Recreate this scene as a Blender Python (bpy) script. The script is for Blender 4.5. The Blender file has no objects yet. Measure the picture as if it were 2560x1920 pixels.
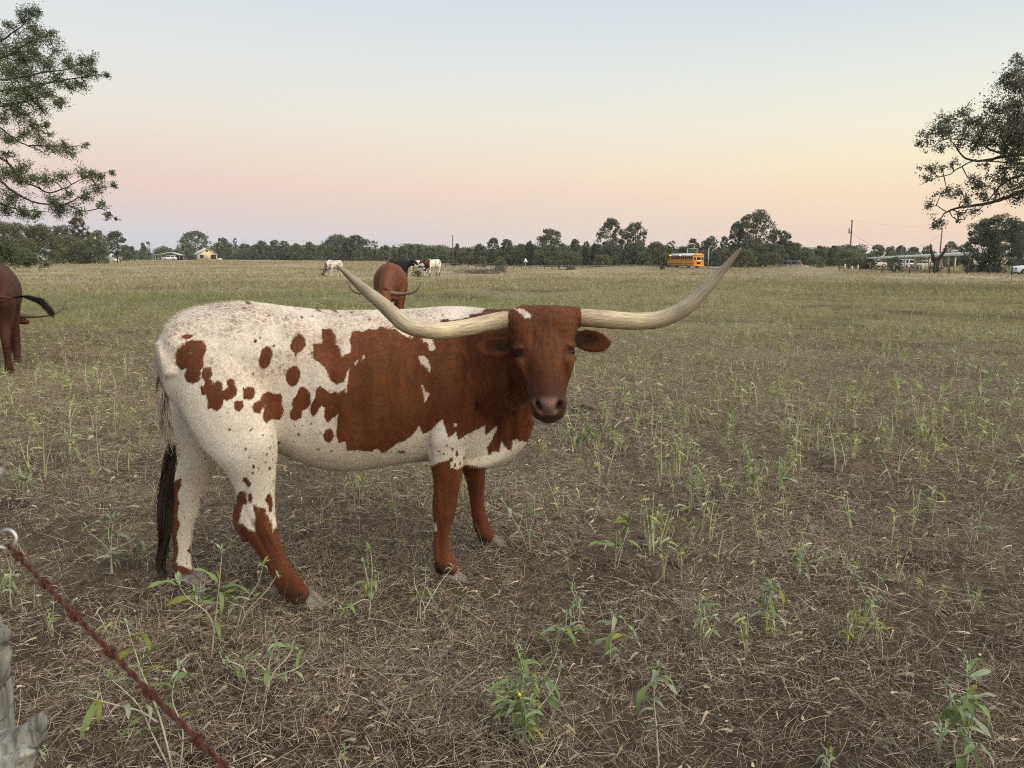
import bpy, bmesh, math, random
import numpy as np
from mathutils import Vector, Matrix, noise as mnoise

C = bpy.context.scene.collection
rng = np.random.default_rng(7)
R = math.radians

# ------------------------------------------------------------------ camera
F, CX, CY = 1923.0, 1280.0, 960.0          # focal length and centre in photo pixels
PITCH, CAMZ = R(9.45), 1.6
cam = bpy.data.objects.new('camera', bpy.data.cameras.new('camera'))
C.objects.link(cam)
cam.location = (0, 0, CAMZ)
cam.rotation_euler = (R(90) - PITCH, 0, 0)
cam.data.sensor_fit = 'HORIZONTAL'
cam.data.sensor_width = 34.6
cam.data.lens = 26.0
cam.data.clip_start = 0.02
cam.data.clip_end = 6000
cam.data.dof.use_dof = True
cam.data.dof.focus_distance = 3.5
cam.data.dof.aperture_fstop = 9.0
bpy.context.scene.camera = cam

# ------------------------------------------------------------------ sky, sun, exposure
SUN_AZ, SUN_EL = R(124), R(48)             # azimuth clockwise from the view direction (+Y)
world = bpy.data.worlds.new('World')
bpy.context.scene.world = world
world.use_nodes = True


def lin(c):
    c = [x / 255.0 for x in c]
    return tuple(x / 12.92 if x <= .04045 else ((x + .055) / 1.055) ** 2.4 for x in c) + (1.0,)


def build_world():
    nt = world.node_tree
    N, L = nt.nodes, nt.links
    for n in list(N):
        N.remove(n)
    out = N.new('ShaderNodeOutputWorld')
    bg = N.new('ShaderNodeBackground')
    tc = N.new('ShaderNodeTexCoord')
    sep = N.new('ShaderNodeSeparateXYZ')
    L.new(tc.outputs['Generated'], sep.inputs[0])

    def ramp(stops):
        r = N.new('ShaderNodeValToRGB')
        r.color_ramp.interpolation = 'EASE' if False else 'LINEAR'
        e = r.color_ramp.elements
        e[0].position, e[0].color = stops[0][0], lin(stops[0][1])
        e[1].position, e[1].color = stops[-1][0], lin(stops[-1][1])
        for p, c in stops[1:-1]:
            x = e.new(p)
            x.color = lin(c)
        return r
    # ramp position = sqrt of the sine of the elevation: finer steps near the horizon
    mx = N.new('ShaderNodeMath'); mx.operation = 'MAXIMUM'; mx.inputs[1].default_value = 0
    L.new(sep.outputs[2], mx.inputs[0])
    sq = N.new('ShaderNodeMath'); sq.operation = 'SQRT'
    L.new(mx.outputs[0], sq.inputs[0])
    s = lambda d: math.sqrt(math.sin(R(d)))
    anti = ramp([(0, (196, 203, 212)), (s(1.2), (203, 205, 212)), (s(2.6), (214, 203, 204)), (s(4.8), (228, 204, 197)),
                 (s(7), (229, 213, 202)), (s(9.5), (229, 223, 213)), (s(13.4), (221, 224, 223)), (s(17.5), (212, 220, 226)),
                 (s(35), (165, 186, 208)), (1, (132, 160, 194))])
    sol = ramp([(0, (236, 209, 193)), (s(1.5), (238, 211, 190)), (s(3.8), (241, 219, 190)), (s(6), (244, 230, 199)),
                (s(8.6), (238, 233, 214)), (s(12), (226, 230, 223)), (s(17.5), (202, 214, 223)),
                (s(35), (158, 181, 206)), (1, (132, 160, 194))])
    for r in (anti, sol):
        L.new(sq.outputs[0], r.inputs[0])
    # azimuth: cosine of the angle to the sunset
    flat = N.new('ShaderNodeVectorMath'); flat.operation = 'MULTIPLY'
    flat.inputs[1].default_value = (1, 1, 0)
    L.new(tc.outputs['Generated'], flat.inputs[0])
    nrm = N.new('ShaderNodeVectorMath'); nrm.operation = 'NORMALIZE'
    L.new(flat.outputs[0], nrm.inputs[0])
    dot = N.new('ShaderNodeVectorMath'); dot.operation = 'DOT_PRODUCT'
    dot.inputs[1].default_value = (math.sin(R(105)), math.cos(R(105)), 0)
    L.new(nrm.outputs[0], dot.inputs[0])
    mr = N.new('ShaderNodeMapRange')
    mr.inputs[1].default_value, mr.inputs[2].default_value = -.70, .27
    L.new(dot.outputs['Value'], mr.inputs[0])
    mix = N.new('ShaderNodeMix'); mix.data_type = 'RGBA'
    L.new(mr.outputs[0], mix.inputs['Factor'])
    L.new(anti.outputs[0], mix.inputs[6]); L.new(sol.outputs[0], mix.inputs[7])
    # a little of the physical sky, sun just at the horizon
    sky = N.new('ShaderNodeTexSky')
    sky.sky_type = 'NISHITA'; sky.sun_disc = False
    sky.sun_elevation = R(1.5); sky.sun_rotation = SUN_AZ
    sc = N.new('ShaderNodeVectorMath'); sc.operation = 'SCALE'; sc.inputs['Scale'].default_value = .1
    L.new(sky.outputs[0], sc.inputs[0])
    mix2 = N.new('ShaderNodeMix'); mix2.data_type = 'RGBA'; mix2.inputs['Factor'].default_value = .04
    L.new(mix.outputs[2], mix2.inputs[6]); L.new(sc.outputs[0], mix2.inputs[7])
    L.new(mix2.outputs[2], bg.inputs[0])
    bg.inputs[1].default_value = .77
    L.new(bg.outputs[0], out.inputs[0])


build_world()
sun_l = bpy.data.lights.new('sun', 'SUN')
sun_l.energy = 2.8
sun_l.angle = R(80)
sun_l.color = (1.0, .885, .72)
sun = bpy.data.objects.new('sun', sun_l)
C.objects.link(sun)
sd = Vector((math.sin(SUN_AZ) * math.cos(SUN_EL), math.cos(SUN_AZ) * math.cos(SUN_EL), math.sin(SUN_EL)))
sun.rotation_euler = sd.to_track_quat('Z', 'Y').to_euler()

scn = bpy.context.scene
scn.render.engine = 'CYCLES'
scn.view_settings.view_transform = 'Standard'
scn.view_settings.look = 'None'
scn.view_settings.exposure = 0.52
scn.view_settings.gamma = 1.0
scn.view_settings.use_curve_mapping = False
scn.cycles.use_denoising = False
scn.cycles.filter_width = 1.0
scn.cycles.sample_clamp_indirect = 3
scn.cycles.sample_clamp_direct = 4
scn.cycles.max_bounces = 6
scn.cycles.transparent_max_bounces = 6
scn.cycles.caustics_reflective = False
scn.cycles.caustics_refractive = False


# ------------------------------------------------------------------ geometry helpers
def unproj(px, py, d):
    """photo pixel + depth along +Y -> world point"""
    xc, yc = (px - CX) / F, -(py - CY) / F
    ry = yc * math.sin(PITCH) + math.cos(PITCH)
    rz = yc * math.cos(PITCH) - math.sin(PITCH)
    t = d / ry
    return Vector((xc * t, d, CAMZ + rz * t))


def gdepth(py, z=0.0):
    yc = -(py - CY) / F
    ry = yc * math.sin(PITCH) + math.cos(PITCH)
    rz = yc * math.cos(PITCH) - math.sin(PITCH)
    return (z - CAMZ) / rz * ry


def proj(V):
    x, y, z = V[:, 0], V[:, 1], V[:, 2] - CAMZ
    dz = y * math.cos(PITCH) - z * math.sin(PITCH)
    dy = y * math.sin(PITCH) + z * math.cos(PITCH)
    return np.stack([CX + F * x / dz, CY - F * dy / dz], 1)


def mk(name, V, Fc, mat=None, parent=None, smooth=False, loc=None, mats=None, midx=None):
    """one mesh object from numpy arrays; Fc is a list of (n,k) arrays or one array"""
    me = bpy.data.meshes.new(name)
    V = np.asarray(V, dtype=np.float32)
    if loc is not None:
        V = V - np.asarray(loc, dtype=np.float32)
    fl = Fc if isinstance(Fc, list) else [Fc]
    fl = [np.asarray(f, dtype=np.int32) for f in fl if len(f)]
    me.vertices.add(len(V))
    me.vertices.foreach_set('co', V.ravel())
    loops = np.concatenate([f.ravel() for f in fl])
    sizes = np.concatenate([np.full(len(f), f.shape[1], dtype=np.int32) for f in fl])
    starts = np.concatenate([[0], np.cumsum(sizes)[:-1]]).astype(np.int32)
    me.loops.add(len(loops))
    me.loops.foreach_set('vertex_index', loops)
    me.polygons.add(len(sizes))
    me.polygons.foreach_set('loop_start', starts)
    me.polygons.foreach_set('loop_total', sizes)
    if smooth:
        me.polygons.foreach_set('use_smooth', np.ones(len(sizes), dtype=bool))
    for m in (mats or ([mat] if mat else [])):
        me.materials.append(m)
    if midx is not None:
        me.polygons.foreach_set('material_index', np.asarray(midx, dtype=np.int32))
    me.update(calc_edges=True)
    o = bpy.data.objects.new(name, me)
    C.objects.link(o)
    if loc is not None and parent is None:
        o.location = loc
    if parent is not None:
        o.parent = parent
    return o


def fattr(o, name, vals):
    a = o.data.attributes.new(name, 'FLOAT', 'POINT')
    a.data.foreach_set('value', np.asarray(vals, dtype=np.float32))


def cattr(o, name, rgb):
    rgb = np.asarray(rgb, dtype=np.float32)
    a = o.data.attributes.new(name, 'FLOAT_COLOR', 'POINT')
    a.data.foreach_set('color', np.concatenate([rgb, np.ones((len(rgb), 1), np.float32)], 1).ravel())


def tag(o, label=None, cat=None, group=None, kind=None):
    if label: o['label'] = label
    if cat: o['category'] = cat
    if group: o['group'] = group
    if kind: o['kind'] = kind
    return o


def empty(name, loc, label=None, cat=None, group=None, rz=0):
    o = bpy.data.objects.new(name, None)
    C.objects.link(o)
    o.empty_display_size = .1
    o.location = loc
    o.rotation_euler = (0, 0, rz)
    return tag(o, label, cat, group)


def copy_tree(o, parent=None):
    c = o.copy()
    C.objects.link(c)
    if parent: c.parent = parent
    for ch in list(o.children):
        copy_tree(ch, c)
    return c


class MB:
    """collects shapes into one mesh"""
    def __init__(s):
        s.V, s.Q, s.T, s.n = [], [], [], 0

    def add(s, V, Q=None, T=None):
        V = np.asarray(V, float)
        if Q is not None and len(Q): s.Q.append(np.asarray(Q) + s.n)
        if T is not None and len(T): s.T.append(np.asarray(T) + s.n)
        s.V.append(V)
        s.n += len(V)
        return s

    def box(s, c, d, rz=0, taper=1.0):
        x, y, z = [k / 2 for k in d]
        P = np.array([(-x, -y, -z), (x, -y, -z), (x, y, -z), (-x, y, -z), (-x * taper, -y * taper, z), (x * taper, -y * taper, z), (x * taper, y * taper, z), (-x * taper, y * taper, z)])
        if rz:
            co, si = math.cos(rz), math.sin(rz)
            P = np.stack([P[:, 0] * co - P[:, 1] * si, P[:, 0] * si + P[:, 1] * co, P[:, 2]], 1)
        return s.add(P + np.array(c), [(0, 3, 2, 1), (4, 5, 6, 7), (0, 1, 5, 4), (1, 2, 6, 5), (2, 3, 7, 6), (3, 0, 4, 7)])

    def tube(s, pts, rad, k=6, cap=True):
        P = np.asarray(pts, float)
        n = len(P)
        rad = np.broadcast_to(np.asarray(rad, float), (n,))
        T = np.gradient(P, axis=0)
        T /= np.linalg.norm(T, axis=1)[:, None] + 1e-9
        up = np.array([0, 0, 1.0]) if abs(T[0][2]) < .9 else np.array([1.0, 0, 0])
        A = np.cross(T, up); A /= np.linalg.norm(A, axis=1)[:, None] + 1e-9
        B = np.cross(T, A)
        th = np.linspace(0, 2 * np.pi, k, endpoint=False)
        V = (P[:, None] + rad[:, None, None] * (np.cos(th)[None, :, None] * A[:, None] + np.sin(th)[None, :, None] * B[:, None])).reshape(-1, 3)
        Q = []
        for i in range(n - 1):
            for j in range(k):
                a, b = i * k + j, i * k + (j + 1) % k
                Q.append((a, b, b + k, a + k))
        Tt = []
        if cap:
            V = np.vstack([V, P[:1], P[-1:]])
            c0, c1 = n * k, n * k + 1
            for j in range(k):
                Tt.append((c0, (j + 1) % k, j))
                Tt.append((c1, (n - 1) * k + j, (n - 1) * k + (j + 1) % k))
        return s.add(V, Q, Tt)

    def prism(s, prof, axis_a, axis_b, axis_c, o0, depth, shrink=None):
        """profile [(a,b)] extruded along axis_c from o0; shrink(a,b)->scale of half-depth"""
        a, b, c = map(np.array, (axis_a, axis_b, axis_c))
        o0 = np.array(o0, float)
        n = len(prof)
        V = []
        for sg in (-1, 1):
            for (u, v) in prof:
                w = depth / 2 * (shrink(u, v) if shrink else 1)
                V.append(o0 + u * a + v * b + sg * w * c)
        Q = [(i, (i + 1) % n, n + (i + 1) % n, n + i) for i in range(n)]
        s.add(V, Q)
        base = s.n - 2 * n
        s.ng = getattr(s, 'ng', [])
        s.ng.append([base + i for i in range(n)][::-1])
        s.ng.append([base + n + i for i in range(n)])
        return s

    def build(s, name, mat=None, parent=None, smooth=False, loc=None):
        fl = []
        if s.Q: fl.append(np.concatenate(s.Q))
        if s.T: fl.append(np.concatenate(s.T))
        for g in getattr(s, 'ng', []):
            fl.append(np.array([g]))
        return mk(name, np.concatenate(s.V), fl, mat, parent, smooth, loc)


def bevel(o, w, seg=2):
    bm = bmesh.new(); bm.from_mesh(o.data)
    bmesh.ops.recalc_face_normals(bm, faces=bm.faces[:])
    ed = [e for e in bm.edges if len(e.link_faces) == 2 and e.calc_face_angle(0) > .5]
    bmesh.ops.bevel(bm, geom=ed, offset=w, segments=seg, affect='EDGES', profile=.5)
    bm.to_mesh(o.data); bm.free()
    return o


# ------------------------------------------------------------------ materials
def M(name, col, rough=.8, metal=0.0, emit=None, noise=0, nscale=10, var=0, bump=0, bscale=60, spec=.3):
    m = bpy.data.materials.new(name)
    m.use_nodes = True
    nt = m.node_tree
    b = nt.nodes['Principled BSDF']
    b.inputs['Roughness'].default_value = rough
    b.inputs['Metallic'].default_value = metal
    b.inputs['Specular IOR Level'].default_value = spec
    b.inputs['Base Color'].default_value = (*col, 1)
    if emit:
        b.inputs['Emission Color'].default_value = (*emit[0], 1)
        b.inputs['Emission Strength'].default_value = emit[1]
    if noise:
        tc = nt.nodes.new('ShaderNodeTexCoord')
        nz = nt.nodes.new('ShaderNodeTexNoise')
        nz.inputs['Scale'].default_value = nscale
        nz.inputs['Detail'].default_value = 6
        nt.links.new(tc.outputs['Object'], nz.inputs['Vector'])
        mr = nt.nodes.new('ShaderNodeMapRange')
        mr.inputs[1].default_value, mr.inputs[2].default_value = .25, .75
        mr.inputs[3].default_value, mr.inputs[4].default_value = 1 - noise, 1 + noise
        nt.links.new(nz.outputs[0], mr.inputs[0])
        mx = nt.nodes.new('ShaderNodeVectorMath'); mx.operation = 'SCALE'
        mx.inputs[0].default_value = col
        nt.links.new(mr.outputs[0], mx.inputs['Scale'])
        nt.links.new(mx.outputs[0], b.inputs['Base Color'])
    if bump:
        tc = nt.nodes.new('ShaderNodeTexCoord')
        nz = nt.nodes.new('ShaderNodeTexNoise')
        nz.inputs['Scale'].default_value = bscale
        nz.inputs['Detail'].default_value = 8
        nt.links.new(tc.outputs['Object'], nz.inputs['Vector'])
        bp = nt.nodes.new('ShaderNodeBump')
        bp.inputs['Strength'].default_value = bump
        bp.inputs['Distance'].default_value = .02
        nt.links.new(nz.outputs[0], bp.inputs['Height'])
        nt.links.new(bp.outputs[0], b.inputs['Normal'])
    return m


def leaf_mat(name, col, col2, trans=.25, use_attr=False, nscale=.6):
    """foliage: two tones mixed by noise, by object and by leaf colour attribute; partly translucent"""
    m = bpy.data.materials.new(name)
    m.use_nodes = True
    nt = m.node_tree; N, L = nt.nodes, nt.links
    N.remove(N['Principled BSDF'])
    out = N['Material Output']
    geo = N.new('ShaderNodeNewGeometry')
    nz = N.new('ShaderNodeTexNoise'); nz.inputs['Scale'].default_value = nscale; nz.inputs['Detail'].default_value = 3
    L.new(geo.outputs['Position'], nz.inputs['Vector'])
    oi = N.new('ShaderNodeObjectInfo')
    ri = N.new('ShaderNodeMath'); ri.operation = 'MULTIPLY_ADD'; ri.inputs[1].default_value = .35; ri.inputs[2].default_value = -.17
    L.new(oi.outputs['Random'], ri.inputs[0])
    rp = N.new('ShaderNodeMath'); rp.operation = 'MULTIPLY_ADD'; rp.inputs[1].default_value = .5
    L.new(geo.outputs['Random Per Island'], rp.inputs[0]); L.new(ri.outputs[0], rp.inputs[2])
    ad = N.new('ShaderNodeMath'); ad.operation = 'ADD'
    L.new(nz.outputs[0], ad.inputs[0]); L.new(rp.outputs[0], ad.inputs[1])
    mr = N.new('ShaderNodeMapRange'); mr.inputs[1].default_value, mr.inputs[2].default_value = .3, 1.1
    L.new(ad.outputs[0], mr.inputs[0])
    mix = N.new('ShaderNodeMix'); mix.data_type = 'RGBA'
    mix.inputs[6].default_value = (*col, 1); mix.inputs[7].default_value = (*col2, 1)
    L.new(mr.outputs[0], mix.inputs['Factor'])
    colout = mix.outputs[2]
    if use_attr:
        at = N.new('ShaderNodeAttribute'); at.attribute_name = 'col'
        mu = N.new('ShaderNodeMix'); mu.data_type = 'RGBA'; mu.blend_type = 'MULTIPLY'; mu.inputs['Factor'].default_value = 1
        L.new(colout, mu.inputs[6]); L.new(at.outputs['Color'], mu.inputs[7])
        colout = mu.outputs[2]
    d = N.new('ShaderNodeBsdfDiffuse'); t = N.new('ShaderNodeBsdfTranslucent')
    L.new(colout, d.inputs[0]); L.new(colout, t.inputs[0])
    ms = N.new('ShaderNodeMixShader'); ms.inputs[0].default_value = trans
    L.new(d.outputs[0], ms.inputs[1]); L.new(t.outputs[0], ms.inputs[2])
    L.new(ms.outputs[0], out.inputs[0])
    return m


# ------------------------------------------------------------------ ground
def sstep(a, b, x):
    t = np.clip((x - a) / (b - a), 0, 1)
    return t * t * (3 - 2 * t)


_g = np.random.default_rng(3)
_waves = [(a, _g.uniform(0, 2 * np.pi), _g.uniform(0, 2 * np.pi), w) for a, w, n in ((.010, .45, 6), (.012, 1.1, 6), (.018, 4.5, 6), (.04, 13, 5)) for _ in range(n)]


def H(x, y):
    """ground height"""
    x = np.asarray(x, float); y = np.asarray(y, float)
    r = np.hypot(x, y)
    z = np.zeros_like(r)
    for a, th, ph, w in _waves:
        k = 2 * np.pi / w
        amp = a * (sstep(3, 9, r) * .9 + .35 if w > 2 else (1 - sstep(9, 20, r)) * .55)
        z = z + amp * .55 * np.sin(k * (x * math.cos(th) + y * math.sin(th)) + ph)
    az = x / np.maximum(np.abs(y), .5)
    side = sstep(-.2, .0, az) * (y > 0)
    z = z - side * (.0128 * np.clip(r - 66, 0, 75)) * 1.0
    # low grassy mounds
    for (mx, my, sx, sy, h) in ((21.8, 60, 4.6, 5, .80), (14.2, 95, 6.8, 5, .85), (1.75, 4.55, .16, .12, .0)):
        z = z + h * np.exp(-((x - mx) / sx) ** 2 - ((y - my) / sy) ** 2)
    return z


def P_ground(px, py_or_d, depth=None):
    d = depth
    x = unproj(px, 640, d).x
    return Vector((x, d, float(H(x, d))))


def ground_mat():
    m = bpy.data.materials.new('pasture_soil'); m.use_nodes = True
    nt = m.node_tree; N, L = nt.nodes, nt.links
    b = N['Principled BSDF']
    b.inputs['Roughness'].default_value = .95
    b.inputs['Specular IOR Level'].default_value = .1
    geo = N.new('ShaderNodeNewGeometry')

    def noise(scale, det=6, vec=None, rough=.6):
        n = N.new('ShaderNodeTexNoise'); n.inputs['Scale'].default_value = scale; n.inputs['Detail'].default_value = det
        n.inputs['Roughness'].default_value = rough
        L.new(vec or geo.outputs['Position'], n.inputs['Vector'])
        return n.outputs[0]

    def mixc(f, a, bb):
        x = N.new('ShaderNodeMix'); x.data_type = 'RGBA'
        if hasattr(f, 'links'): L.new(f, x.inputs['Factor'])
        else: x.inputs['Factor'].default_value = f
        for i, v in ((6, a), (7, bb)):
            if hasattr(v, 'links'): L.new(v, x.inputs[i])
            else: x.inputs[i].default_value = (*v, 1)
        return x.outputs[2]

    def mrange(v, a, bb, c=0, d=1):
        x = N.new('ShaderNodeMapRange')
        for i, k in zip((1, 2, 3, 4), (a, bb, c, d)): x.inputs[i].default_value = k
        L.new(v, x.inputs[0])
        return x.outputs[0]
    dist = N.new('ShaderNodeVectorMath'); dist.operation = 'LENGTH'
    L.new(geo.outputs['Position'], dist.inputs[0])
    r = dist.outputs['Value']
    soil = mixc(mrange(noise(14, 8), .35, .7), (.056, .037, .027), (.140, .098, .070))
    soil = mixc(mrange(noise(1.6, 4), .45, .68), soil, (.036, .025, .020))
    olive = mixc(mrange(noise(3.5, 8, rough=.7), .35, .65), (.140, .120, .074), (.30, .262, .158))
    olive = mixc(mrange(noise(.22, 4), .5, .62), olive, (.082, .062, .047))
    tan = mixc(mrange(noise(.9, 8, rough=.7), .35, .65), (.24, .198, .130), (.41, .34, .225))
    tan = mixc(mrange(noise(.06, 4), .45, .6), tan, (.24, .205, .13))
    r2 = N.new('ShaderNodeMath'); r2.operation = 'MULTIPLY_ADD'; r2.inputs[1].default_value = 14
    L.new(noise(.25, 3), r2.inputs[0]); L.new(r, r2.inputs[2])
    c1 = mixc(mrange(r2.outputs[0], 9, 23), soil, olive)
    c2 = mixc(mrange(r2.outputs[0], 38, 68), c1, tan)
    L.new(c2, b.inputs['Base Color'])
    bp = N.new('ShaderNodeBump'); bp.inputs['Strength'].default_value = .9; bp.inputs['Distance'].default_value = .03
    L.new(noise(28, 8, rough=.75), bp.inputs['Height'])
    L.new(bp.outputs[0], b.inputs['Normal'])
    return m


def build_ground():
    nr, na = 340, 420
    rr = np.concatenate([[0.0], np.geomspace(.35, 2600, nr)])
    # finer columns in front
    a1 = np.linspace(-50, 50, 300); a2 = np.linspace(50, 310, na - 300 + 1)[1:-1]
    aa = np.radians(np.concatenate([a1, a2]))
    n = len(aa)
    X = rr[1:, None] * np.sin(aa)[None]; Y = rr[1:, None] * np.cos(aa)[None]
    V = np.stack([X, Y, H(X, Y)], -1).reshape(-1, 3)
    V = np.vstack([V, [[0, 0, 0]]])
    i = np.arange(nr - 1)[:, None] * n; j = np.arange(n)[None]; jn = (j + 1) % n
    Q = np.stack([i + j, i + n + j, i + n + jn, i + jn], -1).reshape(-1, 4)
    T = np.stack([np.full(n, len(V) - 1), np.arange(n), (np.arange(n) + 1) % n], 1)
    o = mk('pasture_ground', V, [Q, T], ground_mat(), smooth=True)
    tag(o, 'dry overgrazed pasture ground running to the far tree line', None, None, 'structure')


build_ground()


# ------------------------------------------------------------------ instanced ground cover (stuff)
def ribbon(mb_V, mb_Q, mb_C, base, d, L_, w, bend, col, rgn, seg=3, flat=False):
    """one blade: base point, direction, length, width, downward bend"""
    d = np.array(d, float); d /= np.linalg.norm(d)
    side = np.cross(d, [0, 0, 1.0])
    if np.linalg.norm(side) < 1e-3: side = np.array([1.0, 0, 0])
    side /= np.linalg.norm(side)
    a = rgn.uniform(0, np.pi)
    nn = np.cross(side, d)
    wv = side * math.cos(a) + nn * math.sin(a)
    n0 = sum(len(v) for v in mb_V)
    vs = []
    p = np.array(base, float)
    dd = d.copy()
    kink = rgn.normal(0, .25, 3)
    for i in range(seg + 1):
        t = i / seg
        ww = w * (1 - .75 * t)
        vs += [p - wv * ww / 2, p + wv * ww / 2]
        dd = dd + np.array([0, 0, -bend / seg]) + kink / seg
        dd /= np.linalg.norm(dd)
        p = p + dd * L_ / seg
        if p[2] < .001: p[2] = .001 + rgn.uniform(0, .003)
    mb_V.append(np.array(vs))
    for i in range(seg):
        mb_Q.append((n0 + 2 * i, n0 + 2 * i + 1, n0 + 2 * i + 3, n0 + 2 * i + 2))
    mb_C.append(np.tile(col, (2 * (seg + 1), 1)))


def hidden_coll(name):
    return bpy.data.collections.new(name)          # not linked to the scene: only instanced


def proto(coll, name, V, Q, Cc, mat):
    o = mk(name, np.concatenate(V), np.array(Q), mat)
    cattr(o, 'col', np.concatenate(Cc))
    C.objects.unlink(o)
    coll.objects.link(o)
    return o


def scatter(name, coll, P, rot, scale, label):
    """points with attributes + a geometry-nodes instancer"""
    me = bpy.data.meshes.new(name)
    me.vertices.add(len(P))
    me.vertices.foreach_set('co', np.asarray(P, np.float32).ravel())
    o = bpy.data.objects.new(name, me)
    C.objects.link(o)
    a = me.attributes.new('rot', 'FLOAT_VECTOR', 'POINT'); a.data.foreach_set('vector', np.asarray(rot, np.float32).ravel())
    a = me.attributes.new('sc', 'FLOAT_VECTOR', 'POINT'); a.data.foreach_set('vector', np.asarray(scale, np.float32).ravel())
    a = me.attributes.new('pick', 'INT', 'POINT'); a.data.foreach_set('value', np.random.default_rng(len(P)).integers(0, 1000, len(P)).astype(np.int32))
    ng = bpy.data.node_groups.new(name + '_nodes', 'GeometryNodeTree')
    ng.interface.new_socket('Geometry', in_out='INPUT', socket_type='NodeSocketGeometry')
    ng.interface.new_socket('Geometry', in_out='OUTPUT', socket_type='NodeSocketGeometry')
    N, L = ng.nodes, ng.links
    gi, go = N.new('NodeGroupInput'), N.new('NodeGroupOutput')
    ci = N.new('GeometryNodeCollectionInfo')
    ci.inputs['Collection'].default_value = coll
    ci.inputs['Separate Children'].default_value = True
    ci.inputs['Reset Children'].default_value = True
    ip = N.new('GeometryNodeInstanceOnPoints')
    ip.inputs['Pick Instance'].default_value = True

    def at(nm, ty):
        n = N.new('GeometryNodeInputNamedAttribute'); n.data_type = ty
        n.inputs['Name'].default_value = nm
        return n.outputs['Attribute']
    L.new(gi.outputs[0], ip.inputs['Points'])
    L.new(ci.outputs[0], ip.inputs['Instance'])
    L.new(at('rot', 'FLOAT_VECTOR'), ip.inputs['Rotation'])
    L.new(at('sc', 'FLOAT_VECTOR'), ip.inputs['Scale'])
    L.new(at('pick', 'INT'), ip.inputs['Instance Index'])
    L.new(ip.outputs[0], go.inputs[0])
    md = o.modifiers.new('scatter', 'NODES'); md.node_group = ng
    tag(o, label, None, None, 'stuff')
    return o


STRAW = [(.50, .425, .34), (.38, .315, .255), (.20, .152, .122), (.55, .475, .375), (.29, .23, .185), (.64, .57, .45), (.47, .41, .345)]


def grass_points(n, r0, r1, power, half=44, seed=1):
    g = np.random.default_rng(seed)
    u = g.uniform(0, 1, n)
    r = (r0 ** power + u * (r1 ** power - r0 ** power)) ** (1 / power)
    a = np.radians(g.uniform(-half, half, n))
    x, y = r * np.sin(a), r * np.cos(a)
    return np.stack([x, y, H(x, y)], 1), r, g


def fbm2(x, y, s, seed=0):
    return np.array([mnoise.noise(Vector((a * s + seed, b * s - seed, seed * .7))) for a, b in zip(x, y)])


MAT_STRAW = leaf_mat('dry_straw', (.82, .82, .82), (1.0, .96, .90), .12, True, .8)
MAT_BLADE = leaf_mat('pasture_blade', (.88, .9, .85), (1.0, 1.0, .95), .25, True, .35)


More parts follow.
